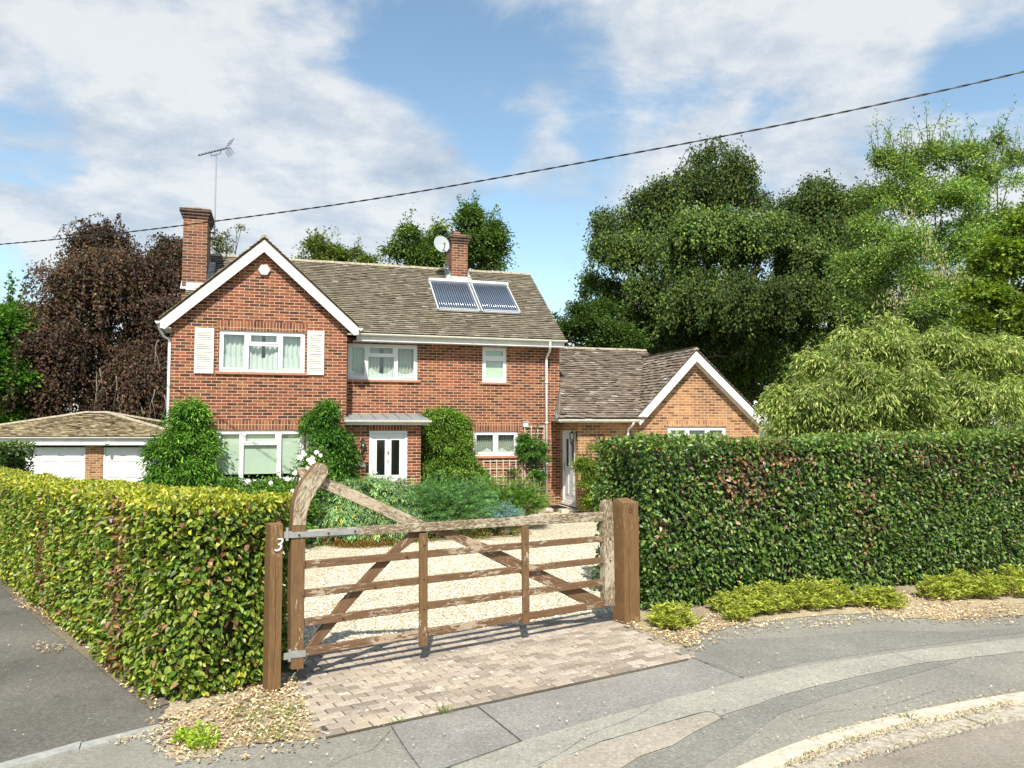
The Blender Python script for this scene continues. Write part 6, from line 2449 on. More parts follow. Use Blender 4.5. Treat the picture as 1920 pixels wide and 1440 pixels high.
# bright feathery tree on the right with hanging pods
rng = np.random.default_rng(37)
LY = 22.0
lob = lobes_px([(1700, 320, 44, 0), (1740, 290, 30, 0), (1790, 300, 40, 0), (1690, 380, 55, 0), (1770, 380, 60, 0), (1850, 340, 50, 0), (1630, 440, 50, 0), (1700, 470, 60, -1), (1790, 470, 70, 0), (1640, 520, 55, 0),
                (1720, 560, 60, -1), (1620, 590, 40, 0), (1860, 440, 60, 1), (1800, 550, 70, 0), (1660, 300, 22, 0), (1820, 290, 26, 0), (1900, 300, 30, 1), (1870, 260, 18, 1), (1590, 500, 26, 0), (1610, 370, 18, .5), (1700, 620, 60, 0), (1790, 620, 60, 0)], LY)
base = AT(1800, 900, LY + .5)
base[2] = -.03
lab_t = bushy_tree('laburnum_tree', 'bright green feathery tree with dry seed pods, tallest shoots right of the big beech', 'tree', lob, base, .11, 2100, 44, .26, .092, .46,
           [(.16, .25, .05), (.11, .20, .055), (.24, .33, .07), (.08, .15, .04), (.36, .42, .11)], leaf_soft, rng, shoots=70, shell=.12, shootlen=1.1, colnoise=.24, droop=.3, clump=3, crel=.22, flat=.85, upn=.4)
pods_c = lobes_px([(1735, 430, 14, -2.2), (1740, 455, 14, -2.2), (1760, 480, 12, -2.2), (1752, 510, 14, -2.3), (1775, 500, 14, -2.2), (1790, 510, 12, -2.1), (1690, 560, 20, -2.4), (1720, 545, 14, -2.4), (1670, 560, 12, -2.3), (1810, 520, 12, -2), (1655, 600, 10, -2), (1700, 395, 10, -2)], LY)
k_ = rng.integers(0, len(pods_c), 420)
P = np.array([pods_c[i][0] for i in k_]) + rng.normal(0, .16, (420, 3))
podo = leafmesh('seed_pods', P, unit(rng.normal(0, .18, (420, 3)) + np.array([0, 0, -1])), rdir(420, rng), rng.uniform(.07, .12, 420), .026, pal(420, [(.50, .42, .27), (.42, .33, .20)], rng), leaf_soft, lab_t)
podo['kind'] = 'stuff'
# yellow-green maple at the right edge
rng = np.random.default_rng(38)
lob = lobes_px([(1900, 440, 40, 0), (1870, 490, 44, 0), (1930, 500, 50, 0), (1850, 560, 44, 0), (1910, 580, 50, 0), (1880, 640, 50, 0), (1960, 420, 50, 0), (1980, 560, 60, 0), (1830, 620, 36, 0)], 18)
base = AT(1960, 900, 18.5)
base[2] = -.03
bushy_tree('field_maple', 'yellow-green tree at the right edge in front of the feathery tree', 'tree', lob, base, .16, 560, 42, .28, .095, .75,
           [(.14, .22, .022), (.19, .27, .025), (.09, .16, .020), (.24, .28, .040)], leaf_soft, rng, shoots=10, shell=.4, shootlen=.6)
# pale drooping shrub above the right hedge
rng = np.random.default_rng(39)
SY = 14.6
lob = lobes_px([(1500, 745, 42, 0), (1480, 792, 36, 0), (1530, 690, 40, .6), (1590, 670, 50, .8), (1640, 655, 50, 1), (1700, 665, 60, .8), (1775, 665, 60, .8), (1850, 670, 60, .8), (1930, 672, 60, 1), (1550, 755, 56, -.2),
                (1620, 735, 60, -.3), (1700, 745, 70, -.4), (1795, 745, 70, -.4), (1890, 755, 70, -.3), (1530, 800, 50, 0), (1620, 800, 60, 0), (1730, 810, 60, 0), (1850, 820, 60, 0), (1960, 770, 70, 0), (1600, 625, 20, 1), (1665, 620, 24, 1), (1450, 740, 14, .2)], SY)
base = AT(1690, 950, SY + .8)
base[2] = -.03
bushy_tree('drooping_shrub', 'wide pale green shrub with tiers of narrow drooping leaves above the right hedge', 'shrub', lob, base, .06, 1700, 46, .24, .12, .24,
           [(.26, .33, .075), (.34, .40, .11), (.17, .24, .045), (.10, .15, .03), (.44, .45, .17)], leaf_soft, rng, shell=.45, droop=1.1, upn=.35, flat=.32, clump=8, crel=.50, colnoise=.24, shoots=34, shootlen=.45, lowcut=-.6)

# ------------------------------------------------------------------ garden plants
def hlobes(lst, w):
    """(px, py, r_px, dw) on the plane y=w of the house frame"""
    out = []
    for px, py, r_, dw in lst:
        u_, z_ = HP(px, py, w - dw)
        p = HF @ Vector((u_, w - dw, z_))
        Yd = p.y
        out.append((np.array(p), r_ / FPX * Yd, .95))
    return out


def gbase(px, w, dw=.2):
    u_, z_ = HP(px, 900, w - dw)
    p = HF @ Vector((u_, w - dw, 0.016))
    return np.array(p)


rng = np.random.default_rng(41)
lob = hlobes([(355, 775, 22, .25), (335, 795, 26, .3), (375, 795, 24, .3), (320, 835, 28, .35), (355, 835, 30, .35), (380, 825, 22, .3), (315, 880, 30, .4), (355, 885, 34, .4), (380, 890, 18, .35), (350, 930, 40, .4), (312, 910, 28, .4), (345, 765, 14, .2)], WG)
bushy_tree('wisteria', 'large bright green feathery climber on the left corner of the front gable, against the garage', 'climber', lob, gbase(345, WG), .05, 560, 46, .22, .11, .30,
           [(.090, .212, .023), (.128, .276, .026), (.059, .149, .019), (.181, .330, .037)], leaf_soft, rng, shell=.55, droop=.75, shoots=0, colnoise=.34, flat=.6, upn=.8)
lob = hlobes([(610, 775, 24, .25), (595, 795, 22, .3), (632, 790, 22, .3), (610, 825, 28, .3), (640, 835, 20, .3), (600, 850, 22, .3), (635, 865, 26, .3), (610, 890, 26, .3), (645, 895, 20, .3), (652, 845, 12, .25)], WG)
bushy_tree('wisteria', 'dark green feathery climber between the ground-floor window and the porch', 'climber', lob, gbase(612, WG), .05, 420, 46, .19, .10, .30,
           [(.056, .153, .020), (.082, .204, .022), (.036, .102, .016), (.122, .255, .029)], leaf_soft, rng, shell=.55, droop=.65, colnoise=.34, flat=.6, upn=.8)
for o in list(bpy.data.objects):
    if o.name.startswith('wisteria') and 'category' in o.keys():
        o['group'] = 'feathery climbers on the front gable'
rng = np.random.default_rng(42)
lob = hlobes([(835, 790, 26, .2), (815, 800, 20, .2), (860, 800, 22, .2), (820, 840, 30, .25), (860, 835, 28, .25), (815, 880, 28, .3), (860, 875, 34, .3), (850, 905, 30, .35), (885, 895, 24, .35), (900, 905, 18, .35), (810, 910, 24, .3), (875, 920, 30, .3), (805, 780, 10, .2)], WM)
bushy_tree('pyracantha', 'dense small-leaved green shrub trained up the wall right of the porch', 'shrub', lob, gbase(850, WM), .06, 1000, 46, .15, .052, .55,
           [(.164, .314, .033), (.224, .389, .038), (.105, .209, .026), (.149, .194, .030), (.083, .149, .024)], leaf_gloss, rng, shell=.55, colnoise=.3, shoots=8, shootlen=.3, clump=0)
rng = np.random.default_rng(43)
lob = hlobes([(998, 845, 20, .15), (985, 830, 14, .12), (1012, 835, 12, .12), (990, 865, 18, .15), (1010, 862, 16, .15), (995, 880, 14, .12), (1005, 800, 8, .1), (1015, 815, 6, .1), (1030, 828, 6, .1), (1012, 895, 8, .1), (978, 850, 8, .1)], WM)
bushy_tree('honeysuckle', 'small dark green climber half covering the tall trellis by the white downpipe', 'climber', lob, gbase(1000, WM), .025, 230, 40, .11, .055, .55,
           [(.058, .156, .026), (.091, .221, .033), (.130, .260, .039)], leaf_gloss, rng, shell=.45, shoots=4, shootlen=.25)
lob = hlobes([(958, 895, 16, .12), (968, 880, 10, .1), (950, 905, 12, .12), (1000, 908, 10, .1)], WM)
bushy_tree('climbing_rose', 'sparse leggy climber scrambling over the square trellis under the low window', 'climber', lob, gbase(960, WM), .02, 26, 14, .14, .05, .55,
           [(.12, .20, .03), (.09, .15, .03), (.2, .2, .06)], leaf_soft, rng, shell=.2, shoots=3, shootlen=.25)
# bush at the end of the right hedge by the side wing
rng = np.random.default_rng(44)
lob = hlobes([(1108, 850, 16, .8), (1100, 880, 18, .8), (1120, 880, 20, .9), (1108, 912, 20, .9), (1128, 860, 16, .8), (1130, 915, 24, .9), (1096, 855, 10, .6), (1120, 940, 24, .9)], WW)
bushy_tree('forsythia', 'loose yellow-green bush against the side wing, behind the left end of the tall hedge', 'shrub', lob, gbase(1112, WW, .8), .04, 330, 40, .16, .06, .5,
           [(.19, .27, .035), (.25, .31, .045), (.12, .19, .03)], leaf_soft, rng, shell=.4, shoots=10, shootlen=.35)

# conifers with sprays
def juniper(name, label, lobes, base, nfr, per, flen, L, W, cols, rng, group=None, droopy=.7, dirn=None):
    t_ = thing(name, label, 'juniper', Matrix.Translation(tuple(base)), group)
    mb = MB()
    rs_ = random.Random(5)
    for c, r_, f in lobes:
        limb(mb, base, c, .035, .01, rs_, .1, 5)
    build(mb, 'branches', bark, t_)
    C, D, R = crown_points(lobes, nfr, rng, .55, -.1)
    D = unit(D + (np.array(dirn) if dirn is not None else 0))
    Ln = flen * rng.uniform(.5, 1.4, nfr)
    ci = np.repeat(np.arange(nfr), per)
    m_ = len(ci)
    s_ = rng.random(m_)
    hor = D.copy()
    hor[:, 2] = np.abs(hor[:, 2]) * .5
    hor = unit(hor)
    sd = unit(np.cross(hor, np.array([0, 0, 1.0])))
    wide = rng.normal(0, .22, m_) * (1.05 - s_)
    P = C[ci] + hor[ci] * (Ln[ci] * s_)[:, None] + sd[ci] * (wide * Ln[ci])[:, None]
    P[:, 2] += Ln[ci] * (.25 * s_ - droopy * s_ ** 2)
    P += rng.normal(0, .012, (m_, 3))
    T = hor[ci] + np.array([0, 0, 1.0]) * (.25 - 2 * droopy * s_)[:, None] + sd[ci] * np.sign(wide)[:, None] * .5 + rng.normal(0, .3, (m_, 3))
    Nn_ = unit(hor[ci] * .4 + np.array([0, 0, .8]) + rng.normal(0, .35, (m_, 3)))
    col = pal(m_, cols, rng)
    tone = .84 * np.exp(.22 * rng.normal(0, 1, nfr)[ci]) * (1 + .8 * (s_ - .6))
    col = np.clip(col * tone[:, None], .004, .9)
    sz = L * rng.uniform(.7, 1.3, m_)
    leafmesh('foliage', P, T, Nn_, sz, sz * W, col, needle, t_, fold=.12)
    # shaded heart so that nothing shows through
    return t_


GY = 15.5
rng = np.random.default_rng(45)
lob = lobes_px([(680, 945, 44, 0), (640, 965, 44, -.3), (720, 950, 44, .2), (750, 940, 34, .6), (610, 975, 30, -.4), (700, 990, 46, -.4), (650, 995, 42, -.5), (760, 980, 40, 0), (700, 920, 22, .8), (600, 998, 26, -.4), (730, 1005, 30, -.4)], 15.4)
b0_ = G(680, 1012)
juniper('blue_juniper', 'spreading blue-green juniper with drooping sprays behind the gate horn', lob, b0_, 1150, 56, .46, .085, .17,
        [(.150, .315, .150), (.210, .405, .210), (.105, .240, .105), (.255, .360, .090), (.360, .360, .075)], rng, droopy=.75, dirn=(0, -.5, 0))
rng = np.random.default_rng(46)
lob = lobes_px([(790, 955, 34, 0), (830, 950, 38, 0), (870, 950, 36, .2), (820, 975, 38, -.3), (870, 980, 34, -.3), (780, 985, 34, -.3), (890, 935, 20, .5), (905, 965, 18, 0), (850, 992, 26, -.3), (800, 995, 24, -.3)], 15.7)
juniper('savin_juniper', 'low dark green juniper with upswept sprays in the middle of the bed', lob, G(830, 1000), 1000, 56, .38, .05, .18,
        [(.124, .264, .054), (.093, .202, .043), (.186, .326, .062), (.155, .341, .186)], rng, droopy=.15, dirn=(.5, -.2, .1))
rng = np.random.default_rng(47)
lob = lobes_px([(940, 945, 26, 0), (970, 940, 26, 0), (990, 955, 22, 0), (930, 965, 26, 0), (965, 968, 26, 0), (915, 955, 16, 0)], 16.6)
juniper('savin_juniper', 'small bright green juniper in front of the square trellis, nearest the side door', lob, G(955, 985), 560, 56, .34, .05, .18,
        [(.149, .297, .041), (.189, .365, .047), (.108, .216, .034)], rng, droopy=.2, dirn=(.3, -.3, .2))
rng = np.random.default_rng(48)
lob = lobes_px([(925, 967, 18, 0), (945, 968, 16, 0), (905, 972, 14, 0), (960, 974, 12, 0), (930, 985, 12, 0)], 15.6)
juniper('dwarf_juniper', 'small silvery blue juniper just above the top rail of the gate', lob, G(930, 996), 260, 44, .2, .035, .2,
        [(.213, .375, .375), (.150, .288, .288), (.275, .425, .413)], rng, droopy=.3, dirn=(0, -.4, 0))

# rose bush with white blooms
rng = np.random.default_rng(49)
lob = lobes_px([(430, 925, 30, 0), (470, 920, 32, 0), (510, 922, 36, 0), (550, 935, 36, -.3), (575, 900, 26, 0), (590, 880, 22, .2), (500, 970, 46, -.3), (550, 975, 46, -.4), (450, 970, 44, 0), (565, 945, 26, -.4), (520, 915, 16, 0), (415, 945, 26, 0), (600, 935, 22, .2), (590, 860, 16, .3)], 14.6)
rb_ = bushy_tree('rose_bush', 'leafy rose bush with white blooms under the big ground-floor window', 'rose bush', lob, G(500, 1030), .04, 760, 42, .17, .055, .62,
                [(.085, .20, .022), (.12, .25, .028), (.05, .13, .018), (.18, .28, .04)], leaf_gloss, rng, shell=.5, colnoise=.25, shoots=16, shootlen=.35)
rs = random.Random(77)
for px, py, dY in ((570, 853, -.5), (577, 862, -.5), (586, 858, -.5), (583, 868, -.6), (590, 872, -.6), (578, 876, -.6), (563, 857, -.5), (556, 883, -.7), (552, 886, -.7), (566, 899, -.8), (572, 902, -.8), (550, 921, -.9), (542, 944, -1.0), (538, 942, -1.0), (558, 920, -.9), (601, 853, -.3), (570, 848, -.4),
                   (463, 903, -.5), (508, 907, -.6), (541, 899, -.6), (545, 935, -.9), (593, 848, -.4), (584, 880, -.6)):
    c = Vector(AT(px + rs.uniform(-2, 2), py + rs.uniform(-2, 2), 14.5 + dY))
    rr = rs.uniform(.025, .05)
    fm_ = MB()
    for ring_, nn_, tilt in ((1.0, 7, .35), (.75, 6, .9), (.45, 5, 1.5)):
        for k in range(nn_):
            a = 2 * pi * (k + rs.random() * .5) / nn_
            d_ = Vector((cos(a), -.5 * tilt, sin(a) * .8 + .3 * tilt)).normalized()
            s_ = Vector((-sin(a), 0, cos(a)))
            p1 = c + d_ * rr * ring_
            fm_.add([c, p1 + s_ * rr * .42, p1 + d_ * rr * .35, p1 - s_ * rr * .42], ((0, 1, 2), (0, 2, 3)))
    build(fm_, 'bloom', petal_m, rb_)

# ivy-like low plants at the bed's edge
rng = np.random.default_rng(50)


def ground_cluster(name, label, cat, pts, cols, L, W, per, spread, h, mat=leaf_soft, group=None, kind=None, upright=.6):
    base = G(*pts[len(pts) // 2][:2])
    t_ = thing(name, label, cat, Matrix.Translation(tuple(base)), group)
    Pl, Tl, Nl = [], [], []
    for px, py, sc_ in pts:
        c = G(px, py)
        m_ = int(per * sc_)
        a = rng.random(m_) * 2 * pi
        r_ = np.sqrt(rng.random(m_)) * spread * sc_
        P = np.stack((c[0] + r_ * np.cos(a), c[1] + r_ * np.sin(a), .015 + rng.random(m_) * h * sc_ * (1 - (r_ / (spread * sc_)) ** 2 * .7)), 1)
        T = np.stack((np.cos(a), np.sin(a), np.full(m_, upright)), 1) + rng.normal(0, .45, (m_, 3))
        Pl.append(P); Tl.append(T); Nl.append(unit(rng.normal(0, .5, (m_, 3)) + np.array([0, 0, .8])))
    P, T, Nn_ = np.concatenate(Pl), np.concatenate(Tl), np.concatenate(Nl)
    n_ = len(P)
    sz = L * rng.uniform(.6, 1.3, n_)
    leafmesh('foliage', P, T, Nn_, sz, sz * W, pal(n_, cols, rng), mat, t_)
    return t_


ground_cluster('cranesbill', 'low reddish ground plants along the gravel edge under the blue-green juniper', 'plant', [(625, 1022, .8), (645, 1025, .8), (665, 1026, .8), (690, 1026, .8), (715, 1025, .8), (740, 1022, .8), (762, 1017, .8)],
               [(.30, .10, .04), (.36, .16, .05), (.20, .16, .04), (.15, .18, .03)], .05, .5, 420, .30, .2)
ground_cluster('wallflower', 'straggly yellow-green plants at the gravel edge beside the stones', 'plant', [(800, 1012, 1), (880, 1008, 1), (895, 1010, 1.1), (915, 1004, 1), (935, 1003, 1), (955, 1006, .8), (975, 1003, .8), (1012, 986, .6)],
               [(.20, .24, .05), (.30, .26, .08), (.34, .22, .10), (.12, .18, .03)], .05, .4, 320, .26, .24)
ground_cluster('low_creeper', 'small green tuft beside the doorstep of the side door', 'plant', [(1083, 952, .5), (1075, 955, .4)], [(.15, .22, .04), (.2, .26, .05)], .05, .45, 130, .22, .2)
sts = []
rs = random.Random(31)
for px, py, r_, rl in ((893, 1000, .13, 'pale rounded rock at the gravel edge, under the middle juniper, leftmost of the bed edging'), (945, 1003, .15, 'largest pale rock of the bed edging, just left of the thin gate upright'),
                     (985, 985, .09, 'small pale rock between the large edging rock and the side door'), (1006, 974, .12, 'pale rock beside the bright green juniper near the downpipe foot'), (1028, 962, .12, 'pale rock at the very foot of the white downpipe')):
    c = G(px, py)
    bmv = MB()
    import bmesh
    b_m = bmesh.new()
    bmesh.ops.create_icosphere(b_m, subdivisions=2, radius=r_)
    for v_ in b_m.verts:
        q = v_.co
        q.x *= 1.15
        q.z *= .62
        k = 1 + .16 * sin(q.x * 31 + r_ * 90) * cos(q.y * 27) + rs.uniform(-.06, .06)
        v_.co = q * k
    me = bpy.data.meshes.new('garden_stone')
    b_m.to_mesh(me)
    b_m.free()
    me.materials.append(stone_m)
    o = bpy.data.objects.new('garden_stone', me)
    COL.objects.link(o)
    o.location = (c[0], c[1], .03 + r_ * .3)
    o.rotation_euler = (0, 0, rs.uniform(0, 6))
    tag(o, rl, 'rock', 'rocks edging the garden bed')
# thin dead stems by the downpipe
dsm = MB()
for px, py, h in ((1003, 965, .9), (1010, 962, .7), (1016, 960, .8), (950, 985, 1.1), (915, 990, 1.2), (1000, 968, 1.0)):
    c = G(px, py)
    dsm.tube([(c[0], c[1], 0), (c[0] + rs.uniform(-.1, .1), c[1], h * .5), (c[0] + rs.uniform(-.2, .25), c[1], h)], [.010, .007, .003], 5)
o = build(dsm, 'dead_stems', simple('dry_stem', (.5, .40, .24), .9), loc=tuple(G(1005, 965)))
tag(o, 'thin dry straw-coloured stems standing in the bed before the trellises', 'dead stems', kind='stuff')

# small clipped hedge before the garage
rng = np.random.default_rng(51)
SX0, SX1 = AT(-120, 860, 17.5)[0], AT(66, 860, 19.0)[0]
sy0, sy1 = 17.5, 19.0
zt0 = AT(30, 835, 17.5)[2]
bx = thing('box_hedge', 'small square-cut dark green hedge in front of the left garage door', 'hedge', Matrix.Translation(((SX0 + SX1) / 2, 18.2, zg(-11, 18))))
fc = [((SX0, sy0, -.5), (SX1, sy0, -.5), (SX1, sy0, zt0), (SX0, sy0, zt0), (0, -1, 0)), ((SX1, sy0, -.5), (SX1, sy1, -.5), (SX1, sy1, zt0), (SX1, sy0, zt0), (1, 0, 0)),
      ((SX0, sy0, zt0), (SX1, sy0, zt0), (SX1, sy1, zt0), (SX0, sy1, zt0), (0, 0, 1)), ((SX0, sy1, -.5), (SX1, sy1, -.5), (SX1, sy1, zt0), (SX0, sy1, zt0), (0, 1, 0), .3)]
P, N = hedge_faces(fc, 700, rng, .06, 4)
n = len(P)
T = unit(N * .5 + rng.normal(0, .6, (n, 3)))
NN_ = unit(N * .5 + np.array([0, 0, .7]) + rng.normal(0, .4, (n, 3)))
leafmesh('leaves', P, T, NN_, rng.uniform(.06, .10, n), .055, pal(n, [(.05, .12, .02), (.08, .17, .025), (.16, .18, .04)], rng), leaf_gloss, bx)
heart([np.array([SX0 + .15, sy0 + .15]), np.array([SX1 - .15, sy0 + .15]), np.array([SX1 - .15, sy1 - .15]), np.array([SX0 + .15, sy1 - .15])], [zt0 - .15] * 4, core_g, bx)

# spurge clumps along the foot of the right hedge
rng = np.random.default_rng(52)
SP_COLS = [(.40, .44, .065), (.50, .52, .10), (.28, .33, .045), (.54, .48, .13), (.17, .21, .03)]


def spurge(label, blobs, seed):
    r2 = np.random.default_rng(seed)
    base = G(*blobs[len(blobs) // 2][:2])
    t_ = thing('spurge_clump', label, 'plant', Matrix.Translation(tuple(base)), 'yellow-green clumps along the foot of the right hedge')
    Pl, Tl, Nl = [], [], []
    stm = MB()
    for px, py, r_, h in blobs:
        c = G(px, py + 5)
        r_, h = r_ * 1.15, h * 1.15
        for k in range(int(95 * (r_ / .3) ** 2)):
            a, q = r2.random() * 2 * pi, sqrt(r2.random()) * r_
            zz2 = h * (1 - (q / r_) ** 2 * .65) * r2.uniform(.55, 1.05)
            p0 = np.array([c[0] + q * cos(a) * .55, c[1] + q * sin(a) * .55, .0])
            p1 = np.array([c[0] + q * cos(a), c[1] + q * sin(a), zz2])
            stm.tube([tuple(p0), tuple((p0 + p1) / 2 + np.array([0, 0, .02])), tuple(p1)], .003, 3)
            m_ = 24
            s_ = 1 - r2.random(m_) ** 1.8 * .55
            P = p0 + (p1 - p0) * s_[:, None]
            a2 = r2.random(m_) * 2 * pi
            T = np.stack((np.cos(a2), np.sin(a2), r2.uniform(-.1, .9, m_)), 1)
            Pl.append(P); Tl.append(T); Nl.append(unit(np.array([0, 0, 1.0]) + r2.normal(0, .4, (m_, 3))))
    P, T, Nn_ = np.concatenate(Pl), np.concatenate(Tl), np.concatenate(Nl)
    n_ = len(P)
    build(stm, 'stems', simple('spurge_stem_' + str(seed), (.25, .22, .07), .8), t_)
    sz = .06 * r2.uniform(.6, 1.3, n_)
    leafmesh('foliage', P, T, Nn_, sz, sz * .26, pal(n_, SP_COLS, r2, [.3, .25, .2, .1, .15]), leaf_soft, t_)


spurge('yellow-green spurge clump standing alone beside the thick right gate post', [(1262, 1172, .21, .24), (1240, 1165, .14, .2), (1284, 1166, .14, .2)], 1)
spurge('widest yellow-green spurge clump, spreading in a long mound under the middle of the right hedge', [(1375, 1148, .18, .26), (1400, 1145, .22, .3), (1440, 1142, .24, .32), (1480, 1138, .24, .32), (1520, 1136, .24, .32), (1560, 1132, .22, .30), (1595, 1130, .18, .24), (1385, 1160, .15, .2), (1355, 1140, .14, .2)], 2)
spurge('small yellow-green spurge clump just right of the widest mound under the hedge', [(1650, 1134, .18, .24), (1675, 1136, .16, .2), (1635, 1128, .14, .2)], 3)
spurge('yellow-green spurge clump under the hedge beside the bare leaf-littered soil, at the right edge', [(1760, 1118, .22, .28), (1800, 1116, .24, .3), (1850, 1116, .24, .3), (1900, 1112, .24, .34), (1940, 1108, .24, .34), (1990, 1104, .24, .34)], 4)

# dead leaves and litter on the soil and against the kerbs
rng = np.random.default_rng(53)


def litter(name, label, regions, cols, L, W, mat=stonec_m, flat=.25, z=.02):
    Pl = []
    for (poly_, n_) in regions:
        pp = [G(*q)[:2] for q in poly_]
        lo, hi = np.min(pp, 0), np.max(pp, 0)
        c_ = 0
        while c_ < n_:
            q = lo + (hi - lo) * rng.random(2)
            if inside(q, pp):
                Pl.append((q[0], q[1], z))
                c_ += 1
    P = np.array(Pl)
    n_ = len(P)
    P[:, 2] += rng.random(n_) * .012
    a = rng.random(n_) * 2 * pi
    T = np.stack((np.cos(a), np.sin(a), rng.normal(0, flat, n_)), 1)
    sz = L * rng.uniform(.5, 1.4, n_)
    o_ = leafmesh(name, P, T, unit(rng.normal(0, flat, (n_, 3)) + np.array([0, 0, 1])), sz, sz * W, pal(n_, cols, rng), mat, loc=tuple(P.mean(0) * np.array([1, 1, 0])))
    return tag(o_, label, 'litter', kind='stuff')


DRY = [(.52, .40, .24), (.42, .28, .14), (.62, .52, .36), (.30, .17, .09), (.60, .48, .22)]
litter('leaf_litter', 'dry fallen leaves scattered over the soil strips at the hedge feet', [
    ([(300, 1350), (480, 1285), (560, 1270), (590, 1360), (560, 1392), (440, 1400), (330, 1420), (300, 1395)], 1500),
    ([(1195, 1180), (1240, 1180), (1300, 1160), (1340, 1150), (1400, 1165), (1330, 1195), (1290, 1218), (1240, 1200)], 900),
    ([(280, 1345), (600, 1370), (640, 1400), (440, 1432), (320, 1440), (270, 1400)], 330), ([(1280, 1215), (1400, 1165), (1640, 1150), (1920, 1150), (1920, 1175), (1640, 1170), (1400, 1192), (1290, 1235)], 700),
    ([(1600, 1150), (1700, 1108), (1780, 1130), (1920, 1130), (1920, 1158), (1780, 1165), (1680, 1160)], 1300),
    ([(30, 1110), (160, 1190), (310, 1335), (285, 1338), (140, 1200), (20, 1125)], 520), ([(60, 1130), (120, 1150), (90, 1160), (30, 1140)], 90), ([(70, 1205), (130, 1215), (100, 1232), (60, 1220)], 60),
    ([(1140, 1150), (1190, 1165), (1200, 1190), (1150, 1165)], 140)], DRY, .034, .5)
litter('kerb_debris', 'dry grass and crumbs lodged along the kerb and channel stones', [
    ([(1500, 1392), (1560, 1372), (1700, 1334), (1900, 1296), (1905, 1304), (1700, 1343), (1560, 1384), (1520, 1400)], 260),
    ([(1462, 1440), (1565, 1396), (1720, 1356), (1900, 1316), (1905, 1326), (1725, 1364), (1580, 1405), (1500, 1440)], 700),
    ([(1537, 1440), (1616, 1413), (1762, 1374), (1900, 1342), (1900, 1350), (1770, 1384), (1640, 1420), (1570, 1440)], 350),
    ([(200, 1395), (340, 1358), (345, 1366), (220, 1402)], 120)], DRY + [(.2, .24, .06)], .022, .4)
litter('pavement_chips', 'pale chips and lichen spots strewn on the footway and lane', [
    ([(100, 1440), (300, 1400), (420, 1410), (700, 1390), (1300, 1250), (1900, 1180), (1900, 1290), (1500, 1380), (1300, 1440)], 150),
    ([(0, 1130), (60, 1150), (280, 1330), (280, 1350), (0, 1420)], 25),
    ([(560, 1290), (1150, 1170), (1290, 1232), (700, 1360), (600, 1370)], 300)], [(.52, .50, .44), (.58, .55, .5), (.42, .38, .3)], .016, .9, flat=.05, z=.026)
# weeds and grass tufts
def tufts(name, label, pts, cols, h, nbl, kind=None, spread=.06):
    P, T, L_ = [], [], []
    for px, py, s_ in pts:
        c = G(px, py)
        for _ in range(int(nbl * s_)):
            a = rng.random() * 2 * pi
            q = rng.random() * spread * s_
            P.append((c[0] + q * cos(a), c[1] + q * sin(a), .012))
            T.append((cos(a) * .7 + rng.normal(0, .2), sin(a) * .7 + rng.normal(0, .2), .9))
            L_.append(h * s_ * rng.uniform(.5, 1.2))
    P, T, L_ = np.array(P), np.array(T), np.array(L_)
    o_ = leafmesh(name, P, T, rdir(len(P), rng), L_, L_ * .12, pal(len(P), cols, rng), leaf_soft, loc=tuple(P.mean(0) * np.array([1, 1, 0])))
    return tag(o_, label, 'grass' if kind else 'weed', kind=kind)


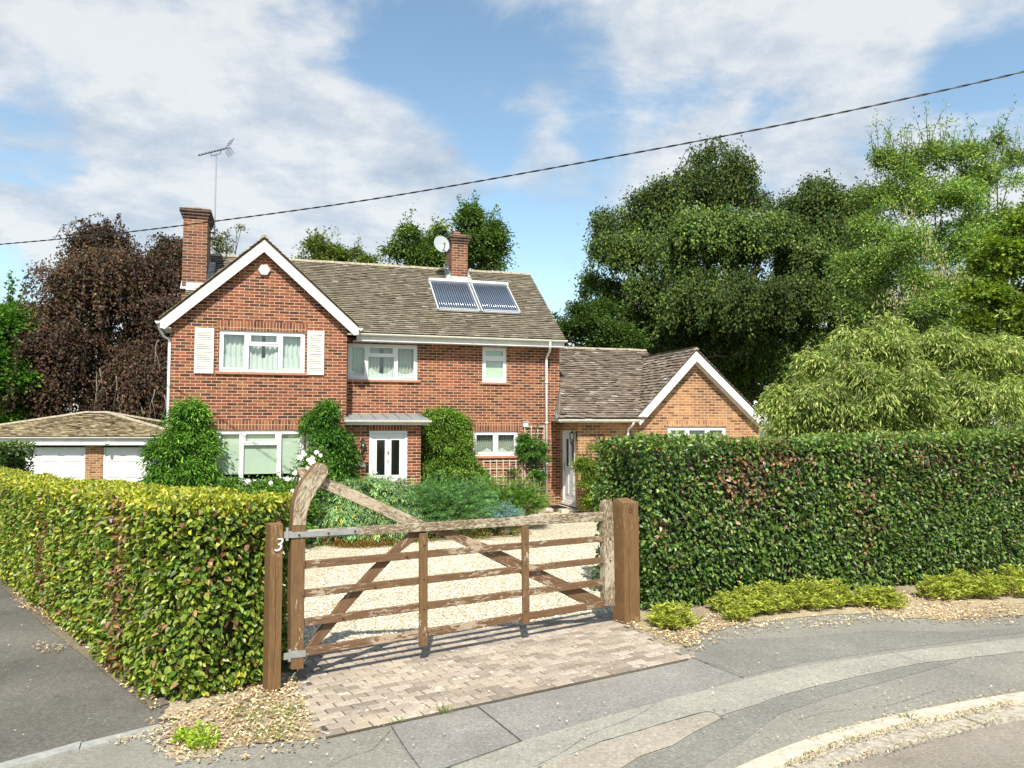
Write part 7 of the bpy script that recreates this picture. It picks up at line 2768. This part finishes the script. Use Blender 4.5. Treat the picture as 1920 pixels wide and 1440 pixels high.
tufts('grass_tufts', 'small green grass tufts growing between pavers and kerb stones', [(833, 1336, 1.0), (740, 1357, .8), (1707, 1352, 1.0), (1590, 1390, .5), (520, 1390, .9), (840, 1340, .8), (1360, 1262, .3), (560, 1330, .8), (540, 1345, .8), (520, 1330, .7), (500, 1375, .9), (545, 1372, .6), (598, 1300, .4), (1130, 1290, .3)] +
      [(rng.uniform(440, 560), rng.uniform(1320, 1395), .6) for _ in range(60)], [(.14, .22, .04), (.22, .26, .06), (.34, .32, .12)], .06, 26, 'stuff')
for i, (px, py, s_, lb) in enumerate(((378, 1408, 1.35, 'larger of two bright yellow-green weeds in the dry soil by the lane edging'), (342, 1396, .7, 'smaller bright yellow-green weed left of the larger one by the lane edging'))):
    t_ = ground_cluster('weed', lb, 'weed', [(px, py, s_ * .5), (px + 5, py - 6, s_ * .5), (px - 5, py - 5, s_ * .4)], [(.30, .42, .04), (.40, .48, .06), (.22, .34, .035)], .035, .5, 170, .13, .26, upright=.9)
# loose gravel near the gate
n = 26000
q = []
gpoly_w = [p[:2] for p in gr[:5]] + [np.array([5.0, 13.0]), np.array([2.5, 15.5]), np.array([-2.5, 14.5]), np.array([-3.0, 8.6]), gr[-1][:2]]
lo, hi = np.min(gpoly_w, 0), np.max(gpoly_w, 0)
while len(q) < n:
    c_ = lo + (hi - lo) * rng.random((4000, 2)) ** np.array([1.0, 1.25])
    q += [p for p in c_ if inside(p, gpoly_w)]
q = np.array(q[:n])
octa = np.array([[1, 0, 0], [0, 1, 0], [-1, 0, 0], [0, -1, 0], [0, 0, .7], [0, 0, -.4]], float)
FO = np.array([[0, 1, 4], [1, 2, 4], [2, 3, 4], [3, 0, 4]])
a = rng.random(n) * 2 * pi
s_ = rng.uniform(.008, .017, (n, 3))
V = octa[None] * s_[:, None, :]
V = np.stack((V[:, :, 0] * np.cos(a)[:, None] - V[:, :, 1] * np.sin(a)[:, None], V[:, :, 0] * np.sin(a)[:, None] + V[:, :, 1] * np.cos(a)[:, None], V[:, :, 2]), 2)
V[:, :, 0] += q[:, 0][:, None]
V[:, :, 1] += q[:, 1][:, None]
V[:, :, 2] += .010
idx = (np.arange(n)[:, None, None] * 6 + FO[None]).reshape(-1)
C = np.ones((n, 6, 4))
C[:, :, :3] = pal(n, [(.70, .64, .50), (.60, .52, .36), (.78, .75, .66), (.44, .37, .26)], rng)[:, None, :]
me = raw_mesh('loose_gravel', V.reshape(-1, 3), idx, np.full(n * 4, 3), stonec_m, col=C.reshape(-1, 4))
o = bpy.data.objects.new('loose_gravel', me)
COL.objects.link(o)
tag(o, 'cream gravel stones covering the drive behind the gate', 'gravel', kind='stuff')
